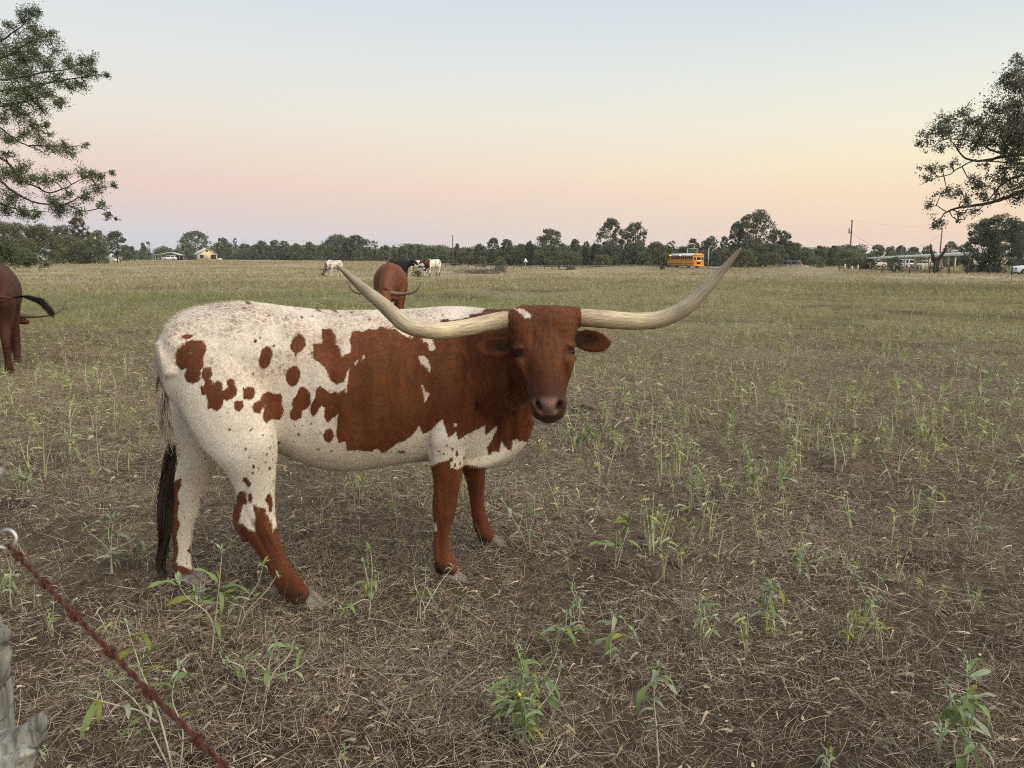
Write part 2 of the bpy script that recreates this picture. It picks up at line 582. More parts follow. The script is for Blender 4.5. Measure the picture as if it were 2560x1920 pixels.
def build_cover():
    g = np.random.default_rng(11)
    # --- dead straw litter close to the camera
    c1 = hidden_coll('litter_clumps')
    for k in range(14):
        V, Q, Cc = [], [], []
        for i in range(120):
            rad = .19 * math.sqrt(g.uniform()); th = g.uniform(0, 6.283)
            col = np.array(STRAW[g.choice(7, p=[.18, .16, .24, .15, .12, .06, .09])]) * g.uniform(.65, 1.1)
            if g.uniform() < .10: col = np.array((.30, .30, .16)) * g.uniform(.7, 1.1)
            h = g.uniform(.0, .03)
            ta = g.uniform(0, 6.283); el = g.normal(.05, .22)
            if g.uniform() < .22: el = g.uniform(.5, 1.4)
            d = (math.cos(ta) * math.cos(el), math.sin(ta) * math.cos(el), math.sin(el))
            ribbon(V, Q, Cc, (rad * math.cos(th), rad * math.sin(th), h), d, (g.uniform(.015, .06) if g.uniform() < .82 else g.uniform(.06, .14)) * (1 if el < .5 else .8), g.uniform(.0008, .0018), g.uniform(-.2, .6), col, g)
        for i in range(2 if k % 2 else 1):        # curled dead leaves
            rad = .17 * math.sqrt(g.uniform()); th = g.uniform(0, 6.283); ta = g.uniform(0, 6.283)
            col = np.array((.66, .56, .40)) * g.uniform(.6, 1.1)
            ribbon(V, Q, Cc, (rad * math.cos(th), rad * math.sin(th), .012), (math.cos(ta), math.sin(ta), .5), g.uniform(.025, .055), g.uniform(.005, .011), 1.2, col, g)
        proto(c1, 'straw_clump', V, Q, Cc, MAT_STRAW)
    P, r, gg = grass_points(13500, .55, 24, 1.05, seed=21)
    n = len(P)
    den = fbm2(P[:, 0], P[:, 1], 1.3, 3.1) + .6 * fbm2(P[:, 0], P[:, 1], 3.4, 8.1)
    keep = gg.uniform(size=n) < np.clip(.68 + 1.1 * den, .34, 1) * (1 - sstep(9, 23, r))
    P, r = P[keep], r[keep]; n = len(P)
    s = gg.uniform(.75, 1.35, n) * (1 + .07 * r)
    rot = np.stack([gg.normal(0, .07, n), gg.normal(0, .07, n), gg.uniform(0, 6.283, n)], 1)
    scatter('straw_litter', c1, P, rot, np.stack([s, s, s * gg.uniform(.7, 1.3, n)], 1), 'dead grey-brown straw litter covering the near ground')
    # --- upright bunches of dead grass and stubble
    ct = hidden_coll('stubble_clumps')
    for k in range(10):
        V, Q, Cc = [], [], []
        for i in range(34):
            rad = .055 * math.sqrt(g.uniform()); th = g.uniform(0, 6.283)
            col = np.array(STRAW[g.choice(7)]) * np.array((1, .97, .9)) * g.uniform(.7, 1.1)
            if k > 6 and g.uniform() < .5: col = np.array((.27, .28, .14)) * g.uniform(.7, 1.2)
            el = g.uniform(.5, 1.5); ta = th + g.normal(0, .6)
            ribbon(V, Q, Cc, (rad * math.cos(th), rad * math.sin(th), 0), (math.cos(ta) * math.cos(el), math.sin(ta) * math.cos(el), math.sin(el)), g.uniform(.025, .10), g.uniform(.0010, .0024), g.uniform(0, 1.2), col, g)
        proto(ct, 'stubble', V, Q, Cc, MAT_STRAW)
    P, r, gg = grass_points(9000, .9, 16, 1.25, seed=27)
    n = len(P)
    den = fbm2(P[:, 0], P[:, 1], .9, 7.7) + .5 * fbm2(P[:, 0], P[:, 1], 3.1, 1.7)
    keep = gg.uniform(size=n) < np.clip(.30 + 1.3 * den, .02, 1)
    P, r = P[keep], r[keep]; n = len(P)
    s = gg.uniform(.6, 1.5, n)
    scatter('dead_grass_tufts', ct, P, np.stack([gg.normal(0, .1, n), gg.normal(0, .1, n), gg.uniform(0, 6.283, n)], 1), np.stack([s, s, s * gg.uniform(.6, 1.2, n)], 1), 'upright tufts of dead grass and stubble on the near ground')
    # --- crumbs of soil and dung
    cc = hidden_coll('soil_crumbs')
    mcl = M('soil_crumb', (.055, .038, .029), .95, noise=.5, nscale=60)
    for k in range(5):
        bm = bmesh.new(); bmesh.ops.create_icosphere(bm, subdivisions=2, radius=1)
        for v in bm.verts:
            v.co *= 1 + .45 * mnoise.noise(v.co * 1.6 + Vector((k * 7, 0, 0)))
            v.co.z *= .6
        me = bpy.data.meshes.new('crumb'); bm.to_mesh(me); bm.free(); me.materials.append(mcl)
        o = bpy.data.objects.new('crumb', me); cc.objects.link(o)
    P, r, gg = grass_points(5200, .9, 12, 1.4, seed=28)
    n = len(P); s = .004 + .016 * gg.uniform(size=n) ** 3
    scatter('soil_crumbs', cc, P, gg.uniform(0, 6.283, (n, 3)) * [0.1, .1, 1], np.stack([s, s, s], 1), 'crumbs of dark soil and dried dung lying in the straw')
    # --- mid pasture: short upright blades, pale green and tan
    c2 = hidden_coll('blade_clumps')
    for k in range(12):
        V, Q, Cc = [], [], []
        green = k < 7
        for i in range(46):
            rad = .34 * math.sqrt(g.uniform()); th = g.uniform(0, 6.283)
            if g.uniform() < (.62 if green else .2): col = np.array((.32, .325, .155)) * g.uniform(.6, 1.3)
            else: col = np.array(STRAW[g.choice(7)]) * np.array((.95, .88, .70)) * g.uniform(.65, 1.15)
            ta = g.uniform(0, 6.283); el = g.uniform(.3, 1.4)
            d = (math.cos(ta) * math.cos(el), math.sin(ta) * math.cos(el), math.sin(el))
            ribbon(V, Q, Cc, (rad * math.cos(th), rad * math.sin(th), 0), d, g.uniform(.04, .13), g.uniform(.002, .006), g.uniform(0, .8), col, g, seg=2)
        proto(c2, 'blade_clump', V, Q, Cc, MAT_BLADE)
    P, r, gg = grass_points(20000, 5, 50, 1.35, seed=22)
    n = len(P)
    den = fbm2(P[:, 0], P[:, 1], .35, 9.2) + .35 * fbm2(P[:, 0], P[:, 1], .09, 4.4)
    keep = gg.uniform(size=n) < np.clip(.10 + .72 * sstep(5, 18, r) + .9 * den, .02, 1)
    P, r = P[keep], r[keep]; n = len(P)
    s = gg.uniform(.6, 1.25, n) * (1 + .018 * r)
    rot = np.stack([gg.normal(0, .08, n), gg.normal(0, .08, n), gg.uniform(0, 6.283, n)], 1)
    scatter('pasture_grass', c2, P, rot, np.stack([s, s, s * gg.uniform(.6, 1.2, n)], 1), 'short pale green and tan grass of the middle pasture')
    # --- green band on the left at 17 to 45 m
    c3 = hidden_coll('green_clumps')
    for k in range(6):
        V, Q, Cc = [], [], []
        for i in range(50):
            rad = .45 * math.sqrt(g.uniform()); th = g.uniform(0, 6.283)
            col = np.array((.25, .285, .125)) * g.uniform(.7, 1.3)
            ta = g.uniform(0, 6.283); el = g.uniform(.4, 1.4)
            d = (math.cos(ta) * math.cos(el), math.sin(ta) * math.cos(el), math.sin(el))
            ribbon(V, Q, Cc, (rad * math.cos(th), rad * math.sin(th), 0), d, g.uniform(.08, .24), g.uniform(.006, .014), g.uniform(0, .9), col, g, seg=2)
        proto(c3, 'green_clump', V, Q, Cc, MAT_BLADE)
    gg = np.random.default_rng(31)
    n = 4200
    x = gg.uniform(-36, 2, n); y = gg.uniform(14, 48, n)
    m = np.exp(-((x + 12) / 10) ** 2 - ((y - 27) / 9) ** 2) + .5 * fbm2(x, y, .25, 1.7)
    keep = m > gg.uniform(.15, .75, n)
    x, y = x[keep], y[keep]; n = len(x)
    s = gg.uniform(.7, 1.3, n)
    scatter('green_forbs', c3, np.stack([x, y, H(x, y)], 1), np.stack([np.zeros(n), np.zeros(n), gg.uniform(0, 6.283, n)], 1), np.stack([s, s, s], 1), 'band of fresher green weeds beyond the spotted cow')
    # --- far pasture: tan tussocks
    c4 = hidden_coll('tussock_clumps')
    for k in range(8):
        V, Q, Cc = [], [], []
        for i in range(44):
            rad = .9 * math.sqrt(g.uniform()); th = g.uniform(0, 6.283)
            col = np.array((.47, .392, .258)) * g.uniform(.7, 1.2) if g.uniform() < (.75 if k < 5 else .3) else np.array((.31, .285, .17)) * g.uniform(.6, 1.2)
            ta = g.uniform(0, 6.283); el = g.uniform(.3, 1.4)
            d = (math.cos(ta) * math.cos(el), math.sin(ta) * math.cos(el), math.sin(el))
            ribbon(V, Q, Cc, (rad * math.cos(th), rad * math.sin(th), 0), d, g.uniform(.08, .26), g.uniform(.015, .04), g.uniform(0, .9), col, g, seg=2)
        proto(c4, 'tussock', V, Q, Cc, MAT_BLADE)
    P, r, gg = grass_points(15000, 36, 260, 1.1, half=40, seed=24)
    n = len(P)
    den = fbm2(P[:, 0], P[:, 1] * .4, .06, 2.2)
    keep = gg.uniform(size=n) < np.clip(.6 + 1.1 * den, .08, 1)
    P, r = P[keep], r[keep]; n = len(P)
    s = gg.uniform(.6, 1.4, n) * (1 + .004 * r)
    scatter('far_grass', c4, P, np.stack([np.zeros(n), np.zeros(n), gg.uniform(0, 6.283, n)], 1), np.stack([s, s, s * .8], 1), 'tan dry grass tussocks of the far pasture')


build_cover()


# ------------------------------------------------------------------ cattle
def loft_rings(rings, k=24, ex=2.0):
    """rings: (centre, a, b[, exponent]) -> closed surface"""
    th = np.linspace(0, 2 * np.pi, k, endpoint=False)
    V = []
    for r in rings:
        c, a, b = [np.array(x, float) for x in r[:3]]
        e = 2.0 / (r[3] if len(r) > 3 else ex)
        co = np.sign(np.cos(th)) * np.abs(np.cos(th)) ** e
        si = np.sign(np.sin(th)) * np.abs(np.sin(th)) ** e
        V.append(c + co[:, None] * a + si[:, None] * b)
    n = len(V)
    V = np.concatenate(V + [[np.array(rings[0][0], float)], [np.array(rings[-1][0], float)]])
    Q, T = [], []
    for i in range(n - 1):
        for j in range(k):
            Q.append((i * k + j, i * k + (j + 1) % k, (i + 1) * k + (j + 1) % k, (i + 1) * k + j))
    for j in range(k):
        T.append((n * k, (j + 1) % k, j)); T.append((n * k + 1, (n - 1) * k + j, (n - 1) * k + (j + 1) % k))
    return V, Q, T


def dense(st, m=4):
    """Catmull-Rom resampling of a table of stations"""
    A = np.array(st, float)
    n = len(A)
    out = []
    for i in range(n - 1):
        p0, p1, p2, p3 = A[max(i - 1, 0)], A[i], A[i + 1], A[min(i + 2, n - 1)]
        for j in range(m):
            t = j / m
            out.append(.5 * ((2 * p1) + (-p0 + p2) * t + (2 * p0 - 5 * p1 + 4 * p2 - p3) * t * t + (-p0 + 3 * p1 - 3 * p2 + p3) * t ** 3))
    out.append(A[-1])
    return np.array(out)


def limb(mb, st, k=20, m=4, ex=2.0):
    """st: (px, py, depth, half width in px across, half thickness in m)"""
    A = dense(st, m)
    rings = []
    T = np.gradient(A[:, :2], axis=0)
    for i, (x, y, d, r, t) in enumerate(A):
        tx, ty = T[i] / (np.hypot(*T[i]) + 1e-9)
        c = unproj(x, y, d)
        a = unproj(x - ty * r, y + tx * r, d) - c
        rings.append((c, a, Vector((0, t, 0)), ex))
    return mb.add(*loft_rings(rings, k))


def sdf(P, poly):
    """signed distance in pixels, positive inside"""
    poly = np.array(poly, float)
    D = np.full(len(P), 1e9)
    ins = np.zeros(len(P), bool)
    n = len(poly)
    for i in range(n):
        a, b = poly[i], poly[(i + 1) % n]
        ab = b - a
        t = np.clip(((P - a) @ ab) / (ab @ ab + 1e-9), 0, 1)
        D = np.minimum(D, np.hypot(*(P - a - t[:, None] * ab).T))
        cr = ((a[1] > P[:, 1]) != (b[1] > P[:, 1]))
        ins ^= cr & (P[:, 0] < (b[0] - a[0]) * (P[:, 1] - a[1]) / (b[1] - a[1] + 1e-12) + a[0])
    return np.where(ins, D, -D)


def ell(cx, cy, rx, ry, tilt=0, n=14):
    t = np.linspace(0, 2 * np.pi, n, endpoint=False)
    x, y = rx * np.cos(t), ry * np.sin(t)
    c, s = math.cos(R(tilt)), math.sin(R(tilt))
    return [(cx + a * c - b * s, cy + a * s + b * c) for a, b in zip(x, y)]


def Z1(p): return [(350 + x * .3013, 700 + y * .3013) for x, y in p]
def Z2(p): return [(950 + x * .3013, 700 + y * .3013) for x, y in p]
def Z3(p): return [(350 + x * .3013, 1100 + y * .3013) for x, y in p]
def Z4(p): return [(950 + x * .3013, 1050 + y * .3013) for x, y in p]


BROWN = [
    # big flank and shoulder patch, traced clockwise
    Z1([(1510, 390), (1590, 395), (1620, 450), (1630, 530), (1665, 570), (1672, 645), (1700, 620), (1750, 602), (1752, 560), (1738, 500), (1760, 430), (1800, 418), (1850, 428), (1900, 405),
        (1970, 412), (1990, 385), (2040, 390), (2070, 410), (2110, 380), (2150, 400)]) +
    Z2([(60, 405), (120, 395), (170, 440), (230, 470), (300, 440), (350, 480), (420, 420), (500, 345), (560, 335), (600, 345), (740, 312), (745, 285), (840, 272), (870, 240), (960, 226), (1060, 232),
        (1500, 150), (1900, 300), (1900, 1100), (1700, 1500), (1200, 1340), (1100, 1330), (1095, 1420), (1060, 1412), (1005, 1330), (990, 1430), (940, 1420), (900, 1458), (888, 1390), (930, 1320), (980, 1205),
        (875, 1282), (870, 1200), (810, 1240), (740, 1272), (650, 1332), (630, 1255), (570, 1312), (550, 1250), (520, 1155), (440, 1232), (400, 1262), (360, 1282), (325, 1210),
        (270, 1292), (200, 1332), (150, 1352), (110, 1382), (60, 1415), (0, 1440)]) +
    Z1([(2090, 1422), (2010, 1438), (1965, 1395), (1920, 1425), (1800, 1412), (1720, 1417), (1705, 1330), (1650, 1352), (1625, 1282), (1645, 1115), (1560, 1182), (1532, 1140),
        (1535, 1060), (1508, 1040), (1480, 1090), (1440, 1132), (1415, 1100), (1420, 1030), (1460, 970), (1470, 890), (1500, 875), (1580, 942), (1620, 920), (1650, 935), (1700, 890), (1716, 930), (1722, 850), (1738, 740),
        (1722, 760), (1700, 842), (1640, 868), (1590, 842), (1560, 780), (1530, 722), (1490, 690), (1440, 652), (1435, 560), (1440, 520), (1480, 512), (1508, 512)]),
    Z1([(380, 510), (430, 490), (520, 500), (552, 550), (550, 600), (530, 640), (530, 720), (505, 752), (500, 842), (440, 865), (390, 847), (370, 800), (385, 735), (340, 747), (300, 690), (295, 630), (330, 570), (370, 545)]),
    Z1(ell(390, 466, 46, 22, -12)),
    Z1([(510, 770), (530, 730), (590, 725), (605, 790), (580, 810), (620, 872), (625, 840), (660, 830), (690, 860), (680, 922), (730, 890), (720, 840), (760, 815), (790, 830), (795, 870), (810, 910), (800, 950),
        (760, 990), (720, 1002), (690, 990), (680, 1050), (640, 1095), (600, 1070), (560, 1077), (560, 990), (545, 950), (505, 952), (500, 880), (535, 870), (540, 840), (510, 810)]),
    Z1([(855, 895), (900, 885), (950, 890), (965, 930), (945, 980), (910, 995), (860, 985)]),
    Z1([(780, 1010), (820, 995), (860, 1000), (865, 1050), (825, 1102), (780, 1070)]),
    Z1([(935, 1050), (950, 1010), (1000, 995), (1020, 950), (1060, 925), (1110, 940), (1170, 945), (1180, 980), (1175, 1030), (1195, 1090), (1165, 1165), (1100, 1155), (1050, 1187), (1025, 1170), (1020, 1110),
        (1036, 1045), (1000, 1107), (950, 1100)]),
    Z1([(1310, 930), (1330, 890), (1360, 880), (1410, 930), (1425, 1000), (1400, 1060), (1350, 1080), (1340, 1140), (1290, 1170), (1250, 1150), (1245, 1090), (1265, 1070), (1255, 1020)]),
    Z1(ell(1272, 797, 62, 88, 10)), Z1(ell(1045, 643, 52, 100, 14)), Z1(ell(1312, 530, 60, 82, 22)), Z1(ell(1290, 615, 11, 34)), Z1(ell(1565, 1290, 44, 62, 8)),
] + [Z1(ell(x, y, r, r * q, 20, 8)) for x, y, r, q in (
    (960, 505, 14, 1.2), (1000, 480, 9, 1.3), (1112, 545, 12, 1.2), (1163, 725, 11, 1), (1345, 312, 16, .6), (745, 1240, 13, 1), (1320, 1280, 13, .8), (1155, 1350, 10, 1.1), (1085, 1295, 9, 1), (910, 1470, 10, 1),
    (942, 1548, 13, 1.2), (1078, 1560, 14, 1), (1040, 1510, 8, 1), (1480, 1405, 14, .8), (1590, 1420, 14, .7), (1070, 1390, 9, 1.2), (880, 1400, 9, 1), (1210, 335, 11, .7), (1070, 300, 10, .8), (1430, 300, 8, .8),
    (600, 655, 9, .8), (1425, 605, 10, 1), (1015, 350, 7, 1), (1660, 300, 8, .7), (1905, 325, 10, .8), (1815, 370, 8, .8), (870, 235, 14, .7), (900, 190, 30, .4), (1620, 258, 30, .3), (1750, 268, 22, .3), (1480, 250, 26, .3),
    (920, 1250, 7, 1), (1170, 1400, 7, 1), (940, 780, 10, .9), (1420, 1190, 8, 1), (1500, 1265, 7, 1))] + [
    Z2(ell(x, y, rx, ry, 0, 8)) for x, y, rx, ry in ((540, 340, 36, 10), (425, 293, 9, 6), (520, 295, 9, 6), (335, 292, 8, 5), (180, 1425, 38, 12), (640, 1440, 14, 28), (590, 1490, 18, 22), (700, 1480, 9, 16), (420, 1305, 8, 10),
                                                    (555, 1370, 7, 10), (600, 1400, 9, 12), (620, 1540, 12, 18), (665, 1520, 8, 14), (530, 1440, 7, 9), (350, 1390, 9, 5))] + [
    # near hind leg
    Z3([(700, 690), (810, 690), (850, 695), (900, 735), (950, 762), (962, 640), (945, 560), (925, 520), (960, 540), (1000, 562), (1040, 560), (1045, 612), (1070, 630), (1080, 690), (1095, 650), (1105, 760), (1130, 715), (1200, 850), (1400, 1180),
        (1620, 1340), (1500, 1420), (1200, 1420), (1000, 1220), (760, 890)]),
    Z3([(760, 700), (780, 500), (830, 425), (862, 420), (875, 480), (887, 522), (850, 560), (832, 640), (815, 695)]),
    Z3(ell(915, 480, 20, 44, -12)), Z3([(1040, 500), (1055, 450), (1080, 435), (1102, 500), (1095, 592), (1068, 600), (1065, 540)]), Z3([(850, 312), (880, 305), (922, 360), (915, 397), (890, 390), (855, 345)]),
    Z3(ell(942, 218, 11, 16)), Z3(ell(1078, 235, 12, 12)), Z3(ell(910, 140, 8, 10)), Z3(ell(1045, 115, 7, 10)), Z3(ell(940, 270, 8, 10)), Z3(ell(985, 235, 7, 7)),
    # far hind leg
    Z3([(230, 430), (300, 330), (342, 318), (345, 372), (315, 450), (332, 522), (310, 620), (332, 700), (305, 800), (322, 900), (295, 1052), (335, 1040), (400, 1062), (432, 1080), (428, 950), (395, 920), (420, 860), (440, 1060),
        (520, 1200), (480, 1300), (280, 1300), (230, 700)]),
    Z3(ell(300, 1040, 20, 30)), Z3(ell(508, 495, 7, 18)),
    # fore legs
    Z4([(380, 385), (430, 382), (490, 350), (530, 340), (580, 328), (592, 392), (650, 412), (690, 380), (720, 370), (900, 400), (1120, 1000), (900, 1200), (760, 1400), (420, 1400), (400, 800)]),
]
WHITE = [
    Z2([(320, 630), (360, 625), (395, 650), (420, 710), (410, 772), (390, 720), (340, 690)]),
    Z2([(345, 870), (365, 870), (377, 930), (412, 935), (400, 975), (365, 1027), (370, 960)]),
    Z2([(352, 478), (440, 488), (460, 570), (450, 588), (410, 580), (400, 522), (362, 502)]),
    Z2(ell(265, 465, 8, 20)), Z2([(140, 380), (160, 380), (182, 440), (168, 430)]), Z1(ell(1855, 640, 8, 20, 25)), Z1([(1780, 700), (1800, 660), (1806, 668), (1788, 708)]),
    Z1(ell(430, 602, 8, 8)),
    Z3([(850, 545), (900, 520), (945, 530), (940, 600), (920, 640), (930, 715), (880, 690), (830, 660), (850, 610)]),
    Z2([(1112, 1400), (1110, 1340), (1130, 1318), (1155, 1330), (1150, 1400)]), Z2([(610, 1190), (630, 1185), (642, 1210), (622, 1215)]),
    Z4(ell(462, 885, 10, 40)),
]
STAR = Z2([(1105, 232), (1190, 243), (1258, 290), (1242, 316), (1205, 322), (1185, 290), (1150, 266)])


def coat_mat(name, base, brown, roan=True, scale=1.0):
    """white coat with brown patches held in the 'patch' attribute (signed distance, metres), roan mottling and freckles"""
    m = bpy.data.materials.new(name); m.use_nodes = True
    nt = m.node_tree; N, L = nt.nodes, nt.links
    b = N['Principled BSDF']
    b.inputs['Roughness'].default_value = .72
    b.inputs['Specular IOR Level'].default_value = .22
    b.inputs['Sheen Weight'].default_value = .04
    b.inputs['Sheen Roughness'].default_value = .5
    tc = N.new('ShaderNodeTexCoord')

    def at(nm, vec=False):
        n = N.new('ShaderNodeAttribute'); n.attribute_name = nm
        return n.outputs['Color' if vec else 'Fac']

    def noise(scale_, det=4, vec=None):
        n = N.new('ShaderNodeTexNoise'); n.inputs['Scale'].default_value = scale_ * scale; n.inputs['Detail'].default_value = det
        L.new(vec or tc.outputs['Object'], n.inputs['Vector'])
        return n.outputs[0]

    def mat_(op, *ins):
        n = N.new('ShaderNodeMath'); n.operation = op
        for i, v in enumerate(ins):
            if hasattr(v, 'links'): L.new(v, n.inputs[i])
            else: n.inputs[i].default_value = v
        return n.outputs[0]

    def mr(v, a, bb, c=0.0, d=1.0):
        n = N.new('ShaderNodeMapRange')
        n.inputs[1].default_value, n.inputs[2].default_value, n.inputs[3].default_value, n.inputs[4].default_value = a, bb, c, d
        L.new(v, n.inputs[0])
        return n.outputs[0]

    def mix(f, a, c, bt='MIX'):
        n = N.new('ShaderNodeMix'); n.data_type = 'RGBA'; n.blend_type = bt
        if hasattr(f, 'links'): L.new(f, n.inputs['Factor'])
        else: n.inputs['Factor'].default_value = f
        for i, v in ((6, a), (7, c)):
            if hasattr(v, 'links'): L.new(v, n.inputs[i])
            else: n.inputs[i].default_value = (*v, 1)
        return n.outputs[2]
    # stretched coordinates make the noise read as lying hair
    mp = N.new('ShaderNodeMapping'); mp.inputs['Scale'].default_value = (1, 1, .45); mp.inputs['Rotation'].default_value = (0, R(28), 0)
    L.new(tc.outputs['Object'], mp.inputs[0])
    hair = noise(150, 5, mp.outputs[0])
    col = mix(mr(hair, .3, .72), tuple(c * .78 for c in base), tuple(min(.92, c * 1.10) for c in base))
    col = mix(mr(noise(4.5, 5), .42, .72, 0, .45), col, tuple(c * k for c, k in zip(base, (.74, .66, .55))))
    if roan:
        vd = N.new('ShaderNodeVectorMath'); vd.operation = 'SCALE'; vd.inputs['Scale'].default_value = .034
        nv = N.new('ShaderNodeTexNoise'); nv.inputs['Scale'].default_value = 40 * scale; L.new(tc.outputs['Object'], nv.inputs['Vector'])
        L.new(nv.outputs['Color'], vd.inputs[0]); nv.inputs['Detail'].default_value = 5
        va = N.new('ShaderNodeVectorMath'); va.operation = 'ADD'
        L.new(tc.outputs['Object'], va.inputs[0]); L.new(vd.outputs[0], va.inputs[1])
        vo = N.new('ShaderNodeTexVoronoi'); vo.feature = 'DISTANCE_TO_EDGE'; vo.inputs['Scale'].default_value = 36 * scale
        L.new(va.outputs[0], vo.inputs['Vector'])
        cell = mr(vo.outputs['Distance'], -.04, .18)
        cell = mat_('MULTIPLY', cell, mr(noise(22, 5), .34, .58, .45, 1.0))
        big = mr(noise(7, 4), .30, .60, .12, 1.0)
        f = mat_('MULTIPLY', mat_('MULTIPLY', cell, big), at('roan'))
        f = mat_('MULTIPLY', f, mr(hair, .2, .8, .55, 1.1))
        col = mix(f, col, (.30, .185, .140))
        # freckles
        v2 = N.new('ShaderNodeTexVoronoi'); v2.inputs['Scale'].default_value = 42 * scale; v2.inputs['Randomness'].default_value = 1
        L.new(va.outputs[0], v2.inputs['Vector'])
        dot = mat_('MULTIPLY', mr(v2.outputs['Distance'], .20, .13), mr(v2.outputs['Color'], .60, .64))
        dot = mat_('MULTIPLY', dot, at('freckle'))
        col = mix(dot, col, (.10, .045, .028))
    edge = mat_('ADD', at('patch'), mat_('MULTIPLY', mat_('SUBTRACT', noise(60, 5, mp.outputs[0]), .5), .013 / scale))
    edge = mat_('ADD', edge, mat_('MULTIPLY', mat_('SUBTRACT', hair, .5), .014 / scale))
    fb = mr(edge, -.0028 / scale, .0028 / scale)
    bcol = mix(mr(noise(5, 4), .35, .68), tuple(c * .72 for c in brown), tuple(c * k for c, k in zip(brown, (1.2, 1.32, 1.4))))
    bcol = mix(mat_('MULTIPLY', mr(hair, .35, .7), .5), bcol, tuple(c * .5 for c in brown))
    mps = N.new('ShaderNodeMapping'); mps.inputs['Scale'].default_value = (1, 1, .22)
    L.new(tc.outputs['Object'], mps.inputs[0])
    bcol = mix(mr(noise(38, 4, mps.outputs[0]), .42, .68, 0, .55), bcol, tuple(c * .48 for c in brown))
    col = mix(fb, col, bcol)
    # skin tones (muzzle, nose, coronets, inner ears) and leg shading painted per vertex as colour + amount
    sk = N.new('ShaderNodeAttribute'); sk.attribute_name = 'skin_and_shade'
    col = mix(at('skin_and_shade_amount'), col, sk.outputs['Color'])
    L.new(col, b.inputs['Base Color'])
    L.new(mr(at('wet'), 0, 1, .72, .30), b.inputs['Roughness'])
    bp = N.new('ShaderNodeBump'); bp.inputs['Strength'].default_value = .6; bp.inputs['Distance'].default_value = .005
    L.new(noise(200, 4, mp.outputs[0]), bp.inputs['Height'])
    bp2 = N.new('ShaderNodeBump'); bp2.inputs['Strength'].default_value = .25; bp2.inputs['Distance'].default_value = .03
    L.new(noise(11, 3), bp2.inputs['Height']); L.new(bp.outputs[0], bp2.inputs['Normal'])
    L.new(bp2.outputs[0], b.inputs['Normal'])
    return m


def fused(mb, voxel, name, smooth_it=4, keep=None):
    """boolean-free union of overlapping closed lofts by voxel remesh; returns vertices and quads"""
    o = mb.build(name)
    md = o.modifiers.new('r', 'REMESH'); md.mode = 'VOXEL'; md.voxel_size = voxel
    dg = bpy.context.evaluated_depsgraph_get()
    ev = o.evaluated_get(dg)
    me = ev.to_mesh()
    V = np.empty(len(me.vertices) * 3, np.float32); me.vertices.foreach_get('co', V); V = V.reshape(-1, 3).astype(float)
    Lp = np.empty(len(me.loops), np.int32); me.loops.foreach_get('vertex_index', Lp)
    sz = np.empty(len(me.polygons), np.int32); me.polygons.foreach_get('loop_total', sz)
    E = np.empty(len(me.edges) * 2, np.int32); me.edges.foreach_get('vertices', E); E = E.reshape(-1, 2)
    Q = Lp.reshape(-1, 4) if (sz == 4).all() else None
    ev.to_mesh_clear()
    d = o.data; bpy.data.objects.remove(o); bpy.data.meshes.remove(d)
    cnt = np.bincount(E.ravel(), minlength=len(V))[:, None].astype(float)
    for it in range(smooth_it * 2):
        S = np.zeros_like(V)
        for ax in range(3):
            S[:, ax] = np.bincount(E[:, 0], V[E[:, 1], ax], len(V)) + np.bincount(E[:, 1], V[E[:, 0], ax], len(V))
        lam = .62 if it % 2 == 0 else -.60
        V = V + lam * (S / np.maximum(cnt, 1) - V)
    if keep is not None:
        w = keep(V)[:, None]
        for it in range(22):
            S = np.zeros_like(V)
            for ax in range(3):
                S[:, ax] = np.bincount(E[:, 0], V[E[:, 1], ax], len(V)) + np.bincount(E[:, 1], V[E[:, 0], ax], len(V))
            V = V + .6 * w * (S / np.maximum(cnt, 1) - V)
    return V, Q, E


def vnormals(V, Q):
    n = np.cross(V[Q[:, 2]] - V[Q[:, 0]], V[Q[:, 3]] - V[Q[:, 1]])
    N_ = np.zeros_like(V)
    for c in range(4):
        for ax in range(3):
            N_[:, ax] += np.bincount(Q[:, c], n[:, ax], len(V))
    return N_ / (np.linalg.norm(N_, axis=1)[:, None] + 1e-12)


MAT_HORN = bpy.data.materials.new('horn_keratin')


